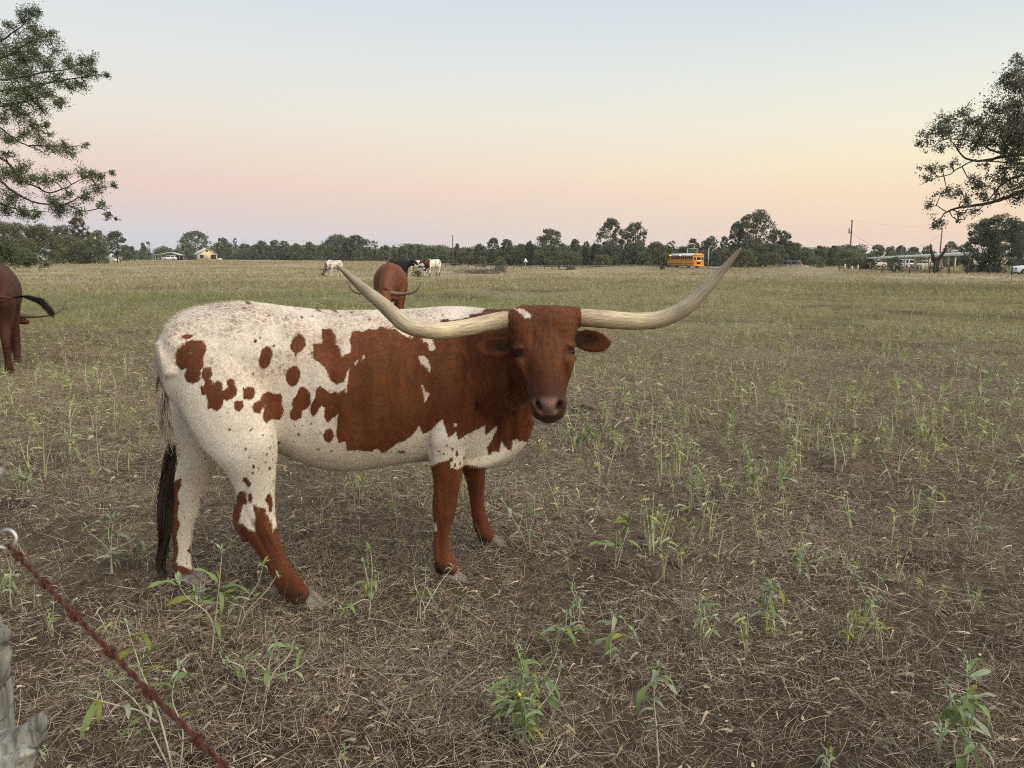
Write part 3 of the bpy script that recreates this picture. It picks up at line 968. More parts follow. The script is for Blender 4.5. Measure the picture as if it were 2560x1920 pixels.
def horn_mat():
    m = MAT_HORN; m.use_nodes = True
    nt = m.node_tree; N, L = nt.nodes, nt.links
    b = N['Principled BSDF']
    b.inputs['Roughness'].default_value = .55
    b.inputs['Specular IOR Level'].default_value = .4
    at = N.new('ShaderNodeAttribute'); at.attribute_name = 'along'
    sw = N.new('ShaderNodeAttribute'); sw.attribute_name = 'around'
    cb = N.new('ShaderNodeCombineXYZ')
    L.new(at.outputs['Fac'], cb.inputs[0]); L.new(sw.outputs['Fac'], cb.inputs[1])
    mp = N.new('ShaderNodeMapping'); mp.inputs['Scale'].default_value = (2.6, 7, 1)
    L.new(cb.outputs[0], mp.inputs[0])
    nz = N.new('ShaderNodeTexNoise'); nz.inputs['Scale'].default_value = 3.5; nz.inputs['Detail'].default_value = 7; nz.inputs['Roughness'].default_value = .7
    L.new(mp.outputs[0], nz.inputs['Vector'])
    rp = N.new('ShaderNodeValToRGB')
    e = rp.color_ramp.elements
    e[0].position, e[0].color = 0, (.36, .26, .165, 1)
    e[1].position, e[1].color = 1, (.26, .215, .165, 1)
    for p, c in ((.10, (.50, .39, .26)), (.2, (.60, .49, .31)), (.36, (.68, .57, .34)), (.46, (.55, .46, .30)), (.62, (.46, .39, .28)), (.82, (.37, .32, .245))):
        x = e.new(p); x.color = (*c, 1)
    L.new(at.outputs['Fac'], rp.inputs[0])
    mr = N.new('ShaderNodeMapRange'); mr.inputs[1].default_value, mr.inputs[2].default_value = .36, .66
    mr.inputs[3].default_value, mr.inputs[4].default_value = .42, 1.35
    L.new(nz.outputs[0], mr.inputs[0])
    sc = N.new('ShaderNodeVectorMath'); sc.operation = 'SCALE'
    L.new(rp.outputs[0], sc.inputs[0]); L.new(mr.outputs[0], sc.inputs['Scale'])
    L.new(sc.outputs[0], b.inputs['Base Color'])
    bp = N.new('ShaderNodeBump'); bp.inputs['Strength'].default_value = .4; bp.inputs['Distance'].default_value = .004
    L.new(nz.outputs[0], bp.inputs['Height']); L.new(bp.outputs[0], b.inputs['Normal'])


horn_mat()


def horn(parent, base, st, k=28, m=5, rings=()):
    """st: (px,py,depth,r px)"""
    A = dense(st, m)
    P = np.array([unproj(x, y, d) for x, y, d, r in A])
    rad = np.array([r * d / F for x, y, d, r in A])
    u = np.concatenate([[0], np.cumsum(np.linalg.norm(np.diff(P, axis=0), axis=1))]); u /= u[-1]
    for c, w, h in rings:
        rad = rad * (1 + h * np.exp(-((u - c) / w) ** 2))
    mb = MB().tube(P, rad, k)
    o = mb.build('horn', MAT_HORN, parent, True, loc=base)
    n = len(P)
    al = np.concatenate([np.repeat(u, k), [0, 1]])
    an = np.concatenate([np.tile(np.abs(np.linspace(-1, 1, k, endpoint=False)), n), [0, 0]])
    fattr(o, 'along', al); fattr(o, 'around', an)
    return o


M_EYE = M('cow_eye', (.008, .005, .004), .35, spec=.3)
M_HOOF = M('hoof_horn', (.185, .16, .13), .6, noise=.45, nscale=40, bump=.3, bscale=60)
M_HAIR = M('tail_hair', (.022, .015, .012), .6)
M_HAIRW = M('tail_hair_pale', (.42, .36, .30), .7, noise=.35, nscale=20)


def hair_locks(name, paths, n, mat, parent, base, seed=0, seg=10):
    """paths: stations (point, spread radius); ribbons of hair running along"""
    g = np.random.default_rng(seed)
    P = np.array([p for p, r in paths]); S = np.array([r for p, r in paths])
    V, Q = [], []
    nv = 0
    for i in range(n):
        t0 = g.uniform(0, .45) ; t1 = min(1, t0 + g.uniform(.4, .65))
        off = g.normal(0, .55, 3); off[1] *= .8
        w = g.uniform(.0012, .0028)
        ph, am = g.uniform(0, 6.28), g.uniform(.004, .016)
        tt = np.linspace(t0, t1, seg)
        idx = tt * (len(P) - 1)
        k = np.clip(idx.astype(int), 0, len(P) - 2); f = (idx - k)[:, None]
        C_ = P[k] * (1 - f) + P[k + 1] * f
        s_ = (S[k] * (1 - f[:, 0]) + S[k + 1] * f[:, 0])[:, None]
        grow = np.linspace(.45, 1, seg)[:, None]
        C_ = C_ + off * s_ * grow + np.stack([am * np.sin(ph + 9 * tt), am * np.cos(ph + 7 * tt), 0 * tt], 1)
        tp = np.linspace(1, .25, seg)[:, None]
        sd = np.array([math.cos(ph), math.sin(ph), 0])
        V.append(np.stack([C_ - sd * w * tp, C_ + sd * w * tp], 1).reshape(-1, 3))
        for j in range(seg - 1):
            Q.append((nv + 2 * j, nv + 2 * j + 1, nv + 2 * j + 3, nv + 2 * j + 2))
        nv += 2 * seg
    return mk(name, np.concatenate(V), np.array(Q), mat, parent, loc=base)


def hoof(parent, base, heel, toe, width, h, mat=None):
    """cloven hoof from heel to toe on the ground (world points): two claws in one part"""
    heel, toe = np.array(heel), np.array(toe)
    d = toe - heel; Ln = np.linalg.norm(d); d /= Ln
    s = np.cross(d, [0, 0, 1.0]); s /= np.linalg.norm(s)
    mb = MB()
    for sg in (-1, 1):
        rings = []
        for t, hw, hh in ((-.02, .20, .55), (.12, .40, .9), (.4, .47, 1.0), (.65, .42, .78), (.85, .32, .46), (.97, .2, .25), (1.03, .07, .12)):
            c = heel + d * Ln * t + s * sg * width * .27 * (1 - .25 * max(0, t - .4)) + np.array([0, 0, h * hh / 2])
            rings.append((c, s * hw * width * .56, np.array([0, 0, h * hh / 2]) - d * h * .12 * (1 if t < .9 else 0), 2.6))
        mb.add(*loft_rings(rings, 14))
    return mb.build('hoof', mat or M_HOOF, parent, True, loc=base)


def main_cow():
    base = Vector((-.45, 3.62, 0))
    root = empty('longhorn_cow', base, 'large white and red-brown spotted longhorn with very long pale horns facing the camera', 'longhorn')
    mb = MB()
    # torso: (x, top, bottom, half depth)
    tors = [(402, 850, 930, .07), (418, 815, 965, .14), (440, 793, 1000, .185), (475, 772, 1040, .215), (530, 762, 1080, .245), (591, 754, 1108, .262), (651, 757, 1122, .262), (711, 771, 1132, .252),
            (772, 777, 1158, .268), (844, 779, 1172, .292), (922, 779, 1167, .302), (1000, 777, 1153, .300), (1070, 770, 1148, .282), (1131, 766, 1158, .258), (1191, 768, 1170, .232),
            (1240, 783, 1162, .195), (1280, 830, 1140, .15), (1306, 905, 1100, .085)]
    Dt = lambda x: 3.52 + (x - 400) / 780 * .36
    A = dense(tors, 3)
    rings = []
    for x, t, b_, w in A:
        d = Dt(x)
        pt, pb = unproj(x, t, d), unproj(x, b_, d)
        c = (pt + pb) / 2
        # flatter back, deeper belly
        rings.append((c, (pt - pb) / 2, Vector((-.36 * w * .5, w, 0)), 2.35))
    mb.add(*loft_rings(rings, 40))
    # spine ridge, hook bones, ribs' swell, shoulder blade
    limb(mb, [(470, 800, 3.55, 26, .05), (600, 778, 3.61, 26, .05), (800, 795, 3.70, 22, .05), (1000, 796, 3.79, 24, .05), (1140, 790, 3.86, 26, .055), (1230, 800, 3.90, 22, .05)], m=3)
    limb(mb, [(412, 850, 3.50, 16, .10), (432, 880, 3.46, 34, .12), (452, 930, 3.42, 36, .10)], m=3)
    limb(mb, [(1110, 850, 3.66, 34, .045), (1120, 940, 3.615, 62, .06), (1122, 1030, 3.61, 66, .07), (1118, 1105, 3.62, 52, .075)], m=3)
    # near hind leg
    d0 = gdepth(1512, .02)
    limb(mb, [(500, 850, 3.44, 60, .10), (526, 930, 3.42, 92, .125), (560, 1010, 3.395, 98, .125), (594, 1075, 3.365, 94, .115), (620, 1130, 3.345, 77, .10), (634, 1185, 3.35, 57, .075), (640, 1238, 3.36, 47, .056),
              (642, 1290, 3.365, 47, .050), (652, 1322, 3.36, 42, .044), (667, 1357, 3.35, 34, .035), (690, 1402, 3.34, 28, .030), (707, 1435, d0 + .0, 26, .031), (726, 1464, d0, 32, .037), (742, 1481, d0, 28, .036), (756, 1488, d0 - .01, 23, .036), (768, 1493, d0 - .02, 16, .032)])
    limb(mb, [(600, 1262, 3.385, 16, .03), (598, 1296, 3.385, 17, .03), (622, 1350, 3.37, 14, .022)], m=3)       # point of the hock
    limb(mb, [(716, 1470, 3.36, 10, .018), (726, 1488, 3.36, 11, .018), (735, 1500, 3.36, 6, .012)], m=2)        # dewclaw
    # far hind leg
    limb(mb, [(480, 900, 3.72, 60, .09), (500, 1000, 3.72, 72, .11), (505, 1075, 3.72, 66, .10), (503, 1135, 3.72, 50, .085), (482, 1190, 3.72, 42, .07), (466, 1235, 3.71, 40, .055), (460, 1278, 3.70, 36, .05), (456, 1320, 3.68, 27, .04),
              (456, 1372, 3.66, 22, .034), (458, 1420, 3.64, 24, .036), (470, 1448, 3.62, 28, .04), (490, 1466, 3.60, 24, .04), (500, 1474, 3.59, 16, .03)])
    limb(mb, [(434, 1205, 3.72, 12, .026), (434, 1238, 3.71, 14, .028), (444, 1300, 3.69, 12, .022)], m=3)
    # near fore leg
    limb(mb, [(1118, 1040, 3.64, 62, .085), (1115, 1100, 3.635, 54, .085), (1117, 1150, 3.63, 44, .075), (1119, 1195, 3.63, 36, .062), (1114, 1240, 3.63, 31, .052), (1110, 1280, 3.63, 29, .047), (1107, 1310, 3.63, 22, .04),
              (1103, 1350, 3.63, 19, .033), (1106, 1388, 3.63, 22, .036), (1116, 1408, 3.62, 23, .04), (1130, 1424, 3.61, 19, .04), (1138, 1431, 3.60, 13, .03)])
    limb(mb, [(1094, 1405, 3.65, 9, .018), (1097, 1424, 3.65, 10, .018), (1104, 1436, 3.65, 6, .012)], m=2)
    # far fore leg
    limb(mb, [(1180, 1080, 4.04, 46, .08), (1182, 1150, 4.05, 34, .07), (1189, 1195, 4.06, 25, .055), (1192, 1245, 4.06, 18, .042), (1197, 1285, 4.06, 18, .042), (1206, 1318, 4.06, 20, .040), (1217, 1336, 4.05, 18, .04), (1232, 1345, 4.04, 12, .033)])
    limb(mb, [(1203, 1335, 4.08, 7, .016), (1206, 1352, 4.08, 7, .016)], m=2)
    # brisket and dewlap
    limb(mb, [(1130, 1130, 3.86, 28, .16), (1190, 1142, 3.86, 27, .17), (1245, 1125, 3.85, 30, .14), (1290, 1090, 3.82, 32, .09), (1310, 1040, 3.76, 30, .06)], m=4)
    limb(mb, [(1200, 1120, 3.78, 20, .05), (1255, 1075, 3.74, 26, .05), (1287, 1010, 3.66, 26, .045), (1300, 950, 3.56, 24, .04)], m=4)
    limb(mb, [(1270, 1120, 3.84, 26, .10), (1288, 1070, 3.80, 36, .09), (1296, 1010, 3.72, 40, .08), (1300, 950, 3.62, 40, .08)], m=4)
    # neck
    hd = 3.30
    limb(mb, [(1150, 930, 3.84, 150, .20), (1200, 920, 3.78, 142, .19), (1250, 905, 3.68, 128, .165), (1295, 890, 3.56, 110, .145), (1335, 875, 3.45, 92, .125), (1352, 865, 3.38, 76, .10)], m=4, ex=2.2)
    limb(mb, [(1140, 795, 3.86, 24, .07), (1210, 800, 3.78, 30, .075), (1275, 806, 3.62, 34, .075), (1330, 800, 3.46, 34, .06)], m=3)
    limb(mb, [(1228, 860, 3.62, 10, .03), (1240, 950, 3.60, 12, .03), (1245, 1040, 3.66, 10, .03)], m=3)      # folds of the neck
    limb(mb, [(1262, 870, 3.53, 9, .03), (1272, 950, 3.50, 11, .03), (1278, 1030, 3.60, 9, .03)], m=3)
    # head, crown to chin: (x, y, depth, half width px, half depth m)
    limb(mb, [(1358, 764, hd + .05, 52, .035), (1358, 772, hd + .04, 76, .06), (1359, 790, hd + .03, 88, .08), (1361, 815, hd + .025, 85, .095), (1361, 845, hd + .02, 77, .112), (1362, 875, hd + .01, 72, .122), (1364, 905, hd - .005, 67, .122),
              (1366, 935, hd - .02, 60, .112), (1368, 965, hd - .04, 51, .098), (1369, 990, hd - .06, 46, .086), (1371, 1012, hd - .08, 46, .078), (1371, 1030, hd - .085, 43, .066), (1371, 1044, hd - .085, 34, .05), (1371, 1053, hd - .08, 18, .03)], m=4, ex=2.5, k=32)
    limb(mb, [(1371, 1030, hd - .11, 30, .05), (1371, 1044, hd - .10, 26, .045), (1371, 1056, hd - .085, 14, .03)], m=3)           # lower lip
    limb(mb, [(1335, 1000, hd - .125, 8, .022), (1337, 1014, hd - .13, 10, .022), (1348, 1032, hd - .125, 9, .02)], m=3)            # nostril wings
    limb(mb, [(1408, 999, hd - .125, 8, .022), (1406, 1013, hd - .13, 10, .022), (1394, 1032, hd - .125, 9, .02)], m=3)
    limb(mb, [(1371, 1004, hd - .135, 16, .03), (1371, 1022, hd - .14, 19, .028), (1371, 1036, hd - .125, 17, .025)], m=3)          # nose pad
    # bony brow ridges and cheeks
    limb(mb, [(1284, 862, hd + .01, 8, .03), (1292, 868, hd - .03, 10, .035), (1302, 870, hd - .055, 8, .03)], m=3)
    limb(mb, [(1287, 896, hd + .01, 7, .03), (1296, 902, hd - .03, 9, .035), (1304, 903, hd - .055, 7, .03)], m=3)
    limb(mb, [(1438, 856, hd + .01, 8, .03), (1431, 862, hd - .03, 10, .035), (1422, 864, hd - .055, 8, .03)], m=3)
    limb(mb, [(1437, 890, hd + .01, 7, .03), (1430, 896, hd - .03, 9, .035), (1423, 897, hd - .055, 7, .03)], m=3)
    limb(mb, [(1300, 893, hd - .05, 10, .03), (1306, 915, hd - .07, 11, .03), (1322, 950, hd - .075, 9, .025)], m=3)
    limb(mb, [(1429, 888, hd - .05, 10, .03), (1424, 912, hd - .07, 11, .03), (1414, 950, hd - .075, 9, .025)], m=3)
    # hair-covered horn cores
    limb(mb, [(1330, 800, hd + .03, 30, .06), (1295, 800, hd + .035, 31, .055), (1270, 801, hd + .04, 25, .045)], m=3)
    limb(mb, [(1390, 798, hd + .03, 30, .06), (1430, 794, hd + .035, 29, .055), (1452, 794, hd + .04, 24, .045)], m=3)
    # ears: flattened, cupped towards the camera
    for st in ([(1300, 858, hd + .06, 13, .022), (1280, 862, hd + .06, 20, .020), (1258, 866, hd + .065, 26, .013), (1235, 868, hd + .07, 27, .010), (1212, 869, hd + .075, 22, .009), (1197, 869, hd + .08, 13, .008), (1191, 869, hd + .08, 5, .006)],
               [(1425, 846, hd + .06, 13, .022), (1442, 847, hd + .06, 20, .020), (1462, 850, hd + .065, 27, .013), (1484, 854, hd + .07, 29, .010), (1506, 857, hd + .075, 24, .009), (1520, 857, hd + .08, 14, .008), (1527, 857, hd + .08, 5, .006)]):
        limb(mb, st, m=4)
    # tail dock down to the switch
    limb(mb, [(470, 800, 3.54, 24, .035), (438, 822, 3.50, 20, .03), (412, 850, 3.47, 16, .026), (399, 890, 3.455, 14, .024), (396, 930, 3.455, 13, .022), (404, 1000, 3.47, 12, .02), (416, 1070, 3.48, 11, .018), (424, 1120, 3.48, 9, .015)], m=4)
    def body_only(V):
        p = proj(V)
        hd_ = (V[:, 1] < 3.52) & (p[:, 0] > 1170) & (p[:, 1] < 1075)
        leg = sstep(1150, 1230, p[:, 1])
        return np.where(hd_, .12, 1 - .8 * leg)
    V, Q, E = fused(mb, .0058, 'cow_tmp', 4, body_only)
    px = proj(V)
    s = V[:, 1] / F                                           # metres per photo pixel at that depth
    # --- relief pushed into the fused surface: nostrils, ear cups, eye sockets, neck folds
    Nn = vnormals(V, Q)
    skin_and_shade = np.zeros((len(V), 3)); amt = np.zeros(len(V))

    def paint(w, col):
        w = np.clip(w, 0, 1)
        nonlocal skin_and_shade, amt
        t = w[:, None]
        skin_and_shade = np.where((amt > 1e-3)[:, None], skin_and_shade * (1 - t) + np.array(col) * t, np.array(col))
        amt = np.maximum(amt, w)
    head = (V[:, 1] < 3.50) & (px[:, 0] > 1180) & (px[:, 1] < 1070)
    front = head & (V[:, 1] < hd + .02)
    muz = front * sstep(885, 1000, px[:, 1])
    paint(muz * .78, (.040, .020, .013))
    paint(front * sstep(985, 998, px[:, 1]) * (1 - sstep(1034, 1042, px[:, 1])) * (1 - sstep(20, 33, np.abs(px[:, 0] - 1371) + .25 * np.abs(px[:, 1] - 1016))) * .9, (.150, .088, .066))
    paint(front * sstep(1040, 1048, px[:, 1]) * .8, (.035, .022, .017))
    fc = np.where(front & (px[:, 1] < 900), 1, 0) * sstep(775, 800, px[:, 1])
    st_ = np.array([mnoise.noise(Vector((a / 9.0, b / 60.0, 3.3))) for a, b in zip(px[head, 0], px[head, 1])])
    tmp = np.zeros(len(V)); tmp[head] = np.clip(.25 + 1.3 * st_, 0, .75)
    paint(fc * tmp * np.exp(-((px[:, 0] - 1352) / 60) ** 2), (.058, .020, .009))
    V[head] += Nn[head] * (.0035 * np.array([mnoise.noise(Vector((a / 7.0, b / 9.0, 1.1))) for a, b in zip(px[head, 0], px[head, 1])]) * (1 - sstep(800, 850, px[head, 1])))[:, None]
    # cheek planes, bridge of the nose, veins
    for x_, y_, rx_, ry_, h_ in ((1322, 935, 12, 40, -.018), (1411, 930, 10, 38, -.016), (1368, 930, 16, 70, .006), (1332, 846, 13, 20, -.011), (1402, 842, 12, 20, -.011), (1300, 868, 12, 5, .007), (1427, 861, 10, 5, .007), (1306, 908, 12, 9, .006), (1423, 902, 10, 9, .006), (1366, 800, 30, 14, .006), (1345, 985, 8, 22, -.005), (1396, 984, 8, 22, -.005), (1371, 1046, 22, 3, -.006)):
        V[:, 1] -= np.where(front, h_ * np.exp(-((px[:, 0] - x_) / rx_) ** 2 - ((px[:, 1] - y_) / ry_) ** 2), 0)
    for nx, ny, tl in ((1347, 1016, .50), (1396, 1015, -.50)):
        dx, dy = px[:, 0] - nx, px[:, 1] - ny
        u, v = dx * math.cos(tl) - dy * math.sin(tl), dx * math.sin(tl) + dy * math.cos(tl)
        q = (u / 6) ** 2 + (v / 16) ** 2
        w = np.where(front & (V[:, 1] < hd - .06), np.exp(-q * 1.1), 0)
        V[:, 1] += w * .028
        paint(np.where(w > .3, sstep(.3, .62, w), 0), (.010, .006, .005))
    for ex, ey in ((1296, 884), (1430, 878)):
        q = ((px[:, 0] - ex) / 15) ** 2 + ((px[:, 1] - ey) / 11) ** 2
        w = np.where(head & (V[:, 1] < hd + .02), np.exp(-q), 0)
        V[:, 1] += w * .010
        paint(np.where(w > .2, sstep(.2, .6, w) * .85, 0), (.030, .017, .012))
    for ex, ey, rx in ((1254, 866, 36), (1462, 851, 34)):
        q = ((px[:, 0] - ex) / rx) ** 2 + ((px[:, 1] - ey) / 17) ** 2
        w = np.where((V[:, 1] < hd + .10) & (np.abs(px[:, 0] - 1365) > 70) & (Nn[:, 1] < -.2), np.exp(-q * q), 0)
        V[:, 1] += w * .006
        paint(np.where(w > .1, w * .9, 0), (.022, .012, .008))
    # bones and hollows under the hide of the near side
    nearside = np.clip(-Nn[:, 1] * 1.4, 0, 1) * ~head * (V[:, 1] < 3.95)

    def bump(x, y, rx, ry, h, tilt=0):
        nonlocal V
        c, s_ = math.cos(R(tilt)), math.sin(R(tilt))
        dx, dy = px[:, 0] - x, px[:, 1] - y
        V = V + Nn * (h * nearside * np.exp(-((dx * c + dy * s_) / rx) ** 2 - ((-dx * s_ + dy * c) / ry) ** 2))[:, None]
    for a in ((722, 806, 40, 24, .020, 25), (640, 800, 70, 18, .010, 10), (805, 850, 52, 46, -.020, 0), (575, 868, 56, 44, .012, 0), (500, 835, 60, 22, -.010, -8), (440, 858, 22, 24, .016, 0), (670, 930, 40, 70, -.012, 10),
              (664, 1105, 34, 44, .014, 0), (706, 1040, 16, 90, -.010, 8), (1136, 830, 26, 70, .012, -10), (1108, 960, 34, 90, .010, -6), (1040, 900, 40, 110, -.010, 0), (1096, 1100, 26, 30, .014, 0), (1205, 1000, 34, 54, .014, 0), (1168, 960, 14, 120, -.012, 4),
              (1070, 1120, 10, 46, -.016, 0), (880, 1000, 120, 80, .008, 0)):
        bump(*a)
    # tendons and joint grooves of the legs
    for a in ((648, 1345, 6, 60, -.008, -28), (676, 1340, 7, 40, .006, -28), (612, 1240, 7, 46, -.009, 4), (1098, 1355, 5, 50, -.006, 0), (1112, 1360, 5, 50, .005, 0), (1104, 1240, 6, 50, -.006, -4), (1116, 1288, 12, 14, .006, 0), (640, 1286, 16, 18, .006, 0), (745, 1492, 5, 12, -.008, 40), (1128, 1434, 4, 10, -.007, 40)):
        bump(*a)
    paint(np.where(np.abs(px[:, 0] - 1200) < 40, np.exp(-((px[:, 0] - 1203) / 15) ** 2 - ((px[:, 1] - 868) / 22) ** 2) * (V[:, 1] < hd + .12), 0) * .6, (.23, .09, .040))
    # faint ribs and muscle
    V += Nn * ((.0058 * np.sin((px[:, 0] - 700) / 11.5 + .12 * np.sin(px[:, 1] / 30)) * sstep(740, 800, px[:, 0]) * (1 - sstep(1000, 1050, px[:, 0])) * sstep(830, 900, px[:, 1]) * (1 - sstep(1060, 1130, px[:, 1])))[:, None])
    fold = np.sin(px[:, 0] / 6.2 + .7 * np.sin(px[:, 1] / 45)) * sstep(1195, 1240, px[:, 0]) * (1 - sstep(1290, 1320, px[:, 0])) * sstep(860, 930, px[:, 1]) * (1 - sstep(1080, 1120, px[:, 1]))
    V += Nn * (np.where(head, 0, .0045 * fold))[:, None]
    # --- coat pattern, with leg shading painted in
    brown = np.full(len(V), -1e9)
    for p in BROWN:
        p = np.array(p); lo, hi = p.min(0) - 30, p.max(0) + 30
        k = ((px > lo) & (px < hi)).all(1)
        brown[k] = np.maximum(brown[k], sdf(px[k], p))
    for p in WHITE:
        p = np.array(p); lo, hi = p.min(0) - 30, p.max(0) + 30
        k = ((px > lo) & (px < hi)).all(1) & ~head
        brown[k] = np.minimum(brown[k], -sdf(px[k], p))
    nk = (V[:, 1] < 3.56) & (px[:, 0] > 1175) & (px[:, 1] < 1080)
    brown[nk] = np.maximum(brown[nk], 40)
    k = head & (px[:, 1] < 830)
    brown[k] = np.minimum(brown[k], -sdf(px[k], STAR))
    brown = np.clip(brown, -40, 40)
    tailm = (px[:, 0] < 430) & (px[:, 1] > 860) & (V[:, 1] < 3.53) & (px[:, 1] < 1140) & (px[:, 0] < 396 + (px[:, 1] - 860) * .14)
    brown[tailm] = -40
    paint(np.where(tailm, .75, 0), (.34, .28, .24))
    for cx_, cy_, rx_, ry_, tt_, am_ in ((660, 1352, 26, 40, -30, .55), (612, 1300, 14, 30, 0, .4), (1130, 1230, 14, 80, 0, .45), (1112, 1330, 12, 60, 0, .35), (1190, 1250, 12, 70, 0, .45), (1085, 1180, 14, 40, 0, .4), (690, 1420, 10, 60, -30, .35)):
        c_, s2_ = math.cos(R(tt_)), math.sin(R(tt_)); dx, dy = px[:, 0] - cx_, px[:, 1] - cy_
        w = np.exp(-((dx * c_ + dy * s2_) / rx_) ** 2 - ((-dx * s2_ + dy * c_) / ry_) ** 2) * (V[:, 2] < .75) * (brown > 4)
        paint(np.where(w > .1, w * am_, 0), (.062, .019, .008))  # shaded sides of hock and legs painted into the brown coat
    for cx_, cy_, cr_ in ((722, 1480, 26), (742, 1492, 22), (1104, 1428, 18), (1122, 1432, 16), (1206, 1350, 16), (640, 1310, 10)):
        w = np.exp(-(((px[:, 0] - cx_) ** 2 + (px[:, 1] - cy_) ** 2) / cr_ ** 2)) * (V[:, 2] < .5)
        paint(np.where(w > .12, w * .75, 0), (.035, .020, .014))
    roan = 1 - sstep(930, 1010, px[:, 1] - (px[:, 0] - 700) * .12)
    roan = np.maximum(roan * .95, .12)
    roan[px[:, 0] > 1060] *= .8
    freck = .35 + .65 * sstep(1000, 1080, px[:, 1])
    freck[(px[:, 0] > 700) & (px[:, 0] < 1060) & (px[:, 1] > 1120)] = .3
    mat = coat_mat('spotted_coat', (.77, .70, .59), (.158, .046, .0152))
    o = mk('body', V, Q, mat, root, True, loc=base)
    wet = np.where(front & (px[:, 1] > 992), 1.0 - sstep(22, 34, np.abs(px[:, 0] - 1371)), 0)
    att = lambda ob, ix: (fattr(ob, 'wet', wet[ix]), fattr(ob, 'patch', brown[ix] * s[ix]), fattr(ob, 'roan', roan[ix]), fattr(ob, 'freckle', freck[ix]), fattr(ob, 'skin_and_shade_amount', amt[ix]), cattr(ob, 'skin_and_shade', skin_and_shade[ix]))
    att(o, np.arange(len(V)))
    # --- short coat hair lying back over the skin
    g = np.random.default_rng(5)
    Nn = vnormals(V, Q)
    nh = 230000
    ix = g.integers(0, len(V), nh)
    nose = (amt[ix] > .6) & head[ix]
    ix = ix[~nose]; nh = len(ix)
    n_ = Nn[ix]
    fl = np.where(head[ix][:, None], np.array([0, -.1, -1.0]), np.array([-.75, -.1, -.75]))
    fl = fl + g.normal(0, .35, (nh, 3))
    fl = fl - (fl * n_).sum(1)[:, None] * n_
    fl /= np.linalg.norm(fl, axis=1)[:, None] + 1e-9
    ln = g.uniform(.008, .019, nh)[:, None]
    rt = V[ix] + g.normal(0, .002, (nh, 3))
    rt = rt - n_ * .001
    sdv = np.cross(fl, n_) * .00055
    tip = rt + fl * ln * .9 + n_ * ln * g.uniform(.12, .48, (nh, 1))
    HV = np.stack([rt - sdv, rt + sdv, tip], 1).reshape(-1, 3)
    ho = mk('coat_hair', HV, np.arange(nh * 3).reshape(-1, 3), mat, root, loc=base)
    ho['kind'] = 'stuff'
    att(ho, np.repeat(ix, 3))
    # ragged crest of hair on the rump line
    g2 = np.random.default_rng(8)
    top = np.where((px[:, 0] > 415) & (px[:, 0] < 640) & (Nn[:, 2] > .55) & (px[:, 1] < 838))[0]
    tx = g2.choice(top, 2200)
    ln = g2.uniform(.012, .032, (2200, 1))
    rt = V[tx]
    tip = rt + np.stack([-ln[:, 0] * .7, g2.normal(0, .008, 2200), ln[:, 0] * g2.uniform(.2, .6, 2200)], 1)
    sdv = np.tile([0, .0009, 0], (2200, 1))
    ho = mk('rump_hair', np.stack([rt - sdv, rt + sdv, tip], 1).reshape(-1, 3), np.arange(6600).reshape(-1, 3), mat, root, loc=base)
    ho['kind'] = 'stuff'
    att(ho, np.repeat(tx, 3))
    # --- horns
    horn(root, base, [(1292, 800, hd + .035, 20), (1267, 800, hd + .035, 22), (1225, 807, hd + .02, 22), (1156, 821, hd - .01, 21.5), (1088, 827, hd - .05, 21.5), (1023, 815, hd - .09, 21), (985, 787, hd - .11, 19.5),
                      (956, 760, hd - .13, 17.5), (926, 736, hd - .15, 15), (897, 711, hd - .17, 12), (868, 684, hd - .19, 8.5), (848, 668, hd - .2, 4), (842, 663, hd - .205, 1.5)],
         rings=((.2, .005, .07), (.225, .005, .03), (.07, .008, .05), (.095, .006, .04), (.12, .006, .035), (.145, .006, .02)))
    horn(root, base, [(1425, 795, hd + .035, 20), (1450, 794, hd + .035, 22), (1507, 798, hd + .01, 22.5), (1556, 802, hd - .01, 22), (1600, 803, hd - .03, 21.5), (1655, 797, hd - .05, 21), (1713, 770, hd - .08, 19.5),
                      (1760, 728, hd - .10, 15.5), (1806, 676, hd - .12, 10.5), (1838, 638, hd - .14, 6), (1852, 620, hd - .15, 2)],
         rings=((.22, .005, .06), (.245, .005, .03), (.08, .008, .05), (.105, .006, .04), (.13, .006, .03), (.155, .006, .02)))
    # --- eyes
    for ex, ey, dd in ((1298, 885, hd - .030), (1428, 879, hd - .030)):
        c = np.array(unproj(ex, ey, dd)); 
        bm = bmesh.new(); bmesh.ops.create_uvsphere(bm, u_segments=18, v_segments=12, radius=.0170)
        me = bpy.data.meshes.new('eye'); bm.to_mesh(me); bm.free()
        me.materials.append(M_EYE)
        for p in me.polygons: p.use_smooth = True
        e = bpy.data.objects.new('eye', me); C.objects.link(e); e.parent = root
        e.location = Vector(c) - base
        e.scale = (1, 1, .82)
    # --- hooves
    def gp(x, y, z=0): return unproj(x, y, gdepth(y, z))
    for hx, hy, tx_, ty_, wd, hh in ((748, 1512, 812, 1519, .098, .068), (1110, 1453, 1166, 1452, .095, .066), (1216, 1363, 1264, 1363, .09, .058)):
        a, b = gp(hx, hy), gp(tx_, ty_)
        hoof(root, base, a, b, wd, hh)
    a, b = unproj(472, 1486, 3.60), unproj(520, 1488, 3.56)
    a.z = b.z = 0.0
    hoof(root, base, a, b, .1, .06)
    # --- tail
    tp = [(np.array(unproj(x, y, d)), r) for x, y, d, r in ((402, 900, 3.44, .010), (402, 960, 3.44, .014), (408, 1030, 3.45, .016), (416, 1090, 3.46, .018), (424, 1140, 3.46, .016))]
    hair_locks('tail_fringe', tp, 420, M_HAIRW, root, base, 2)
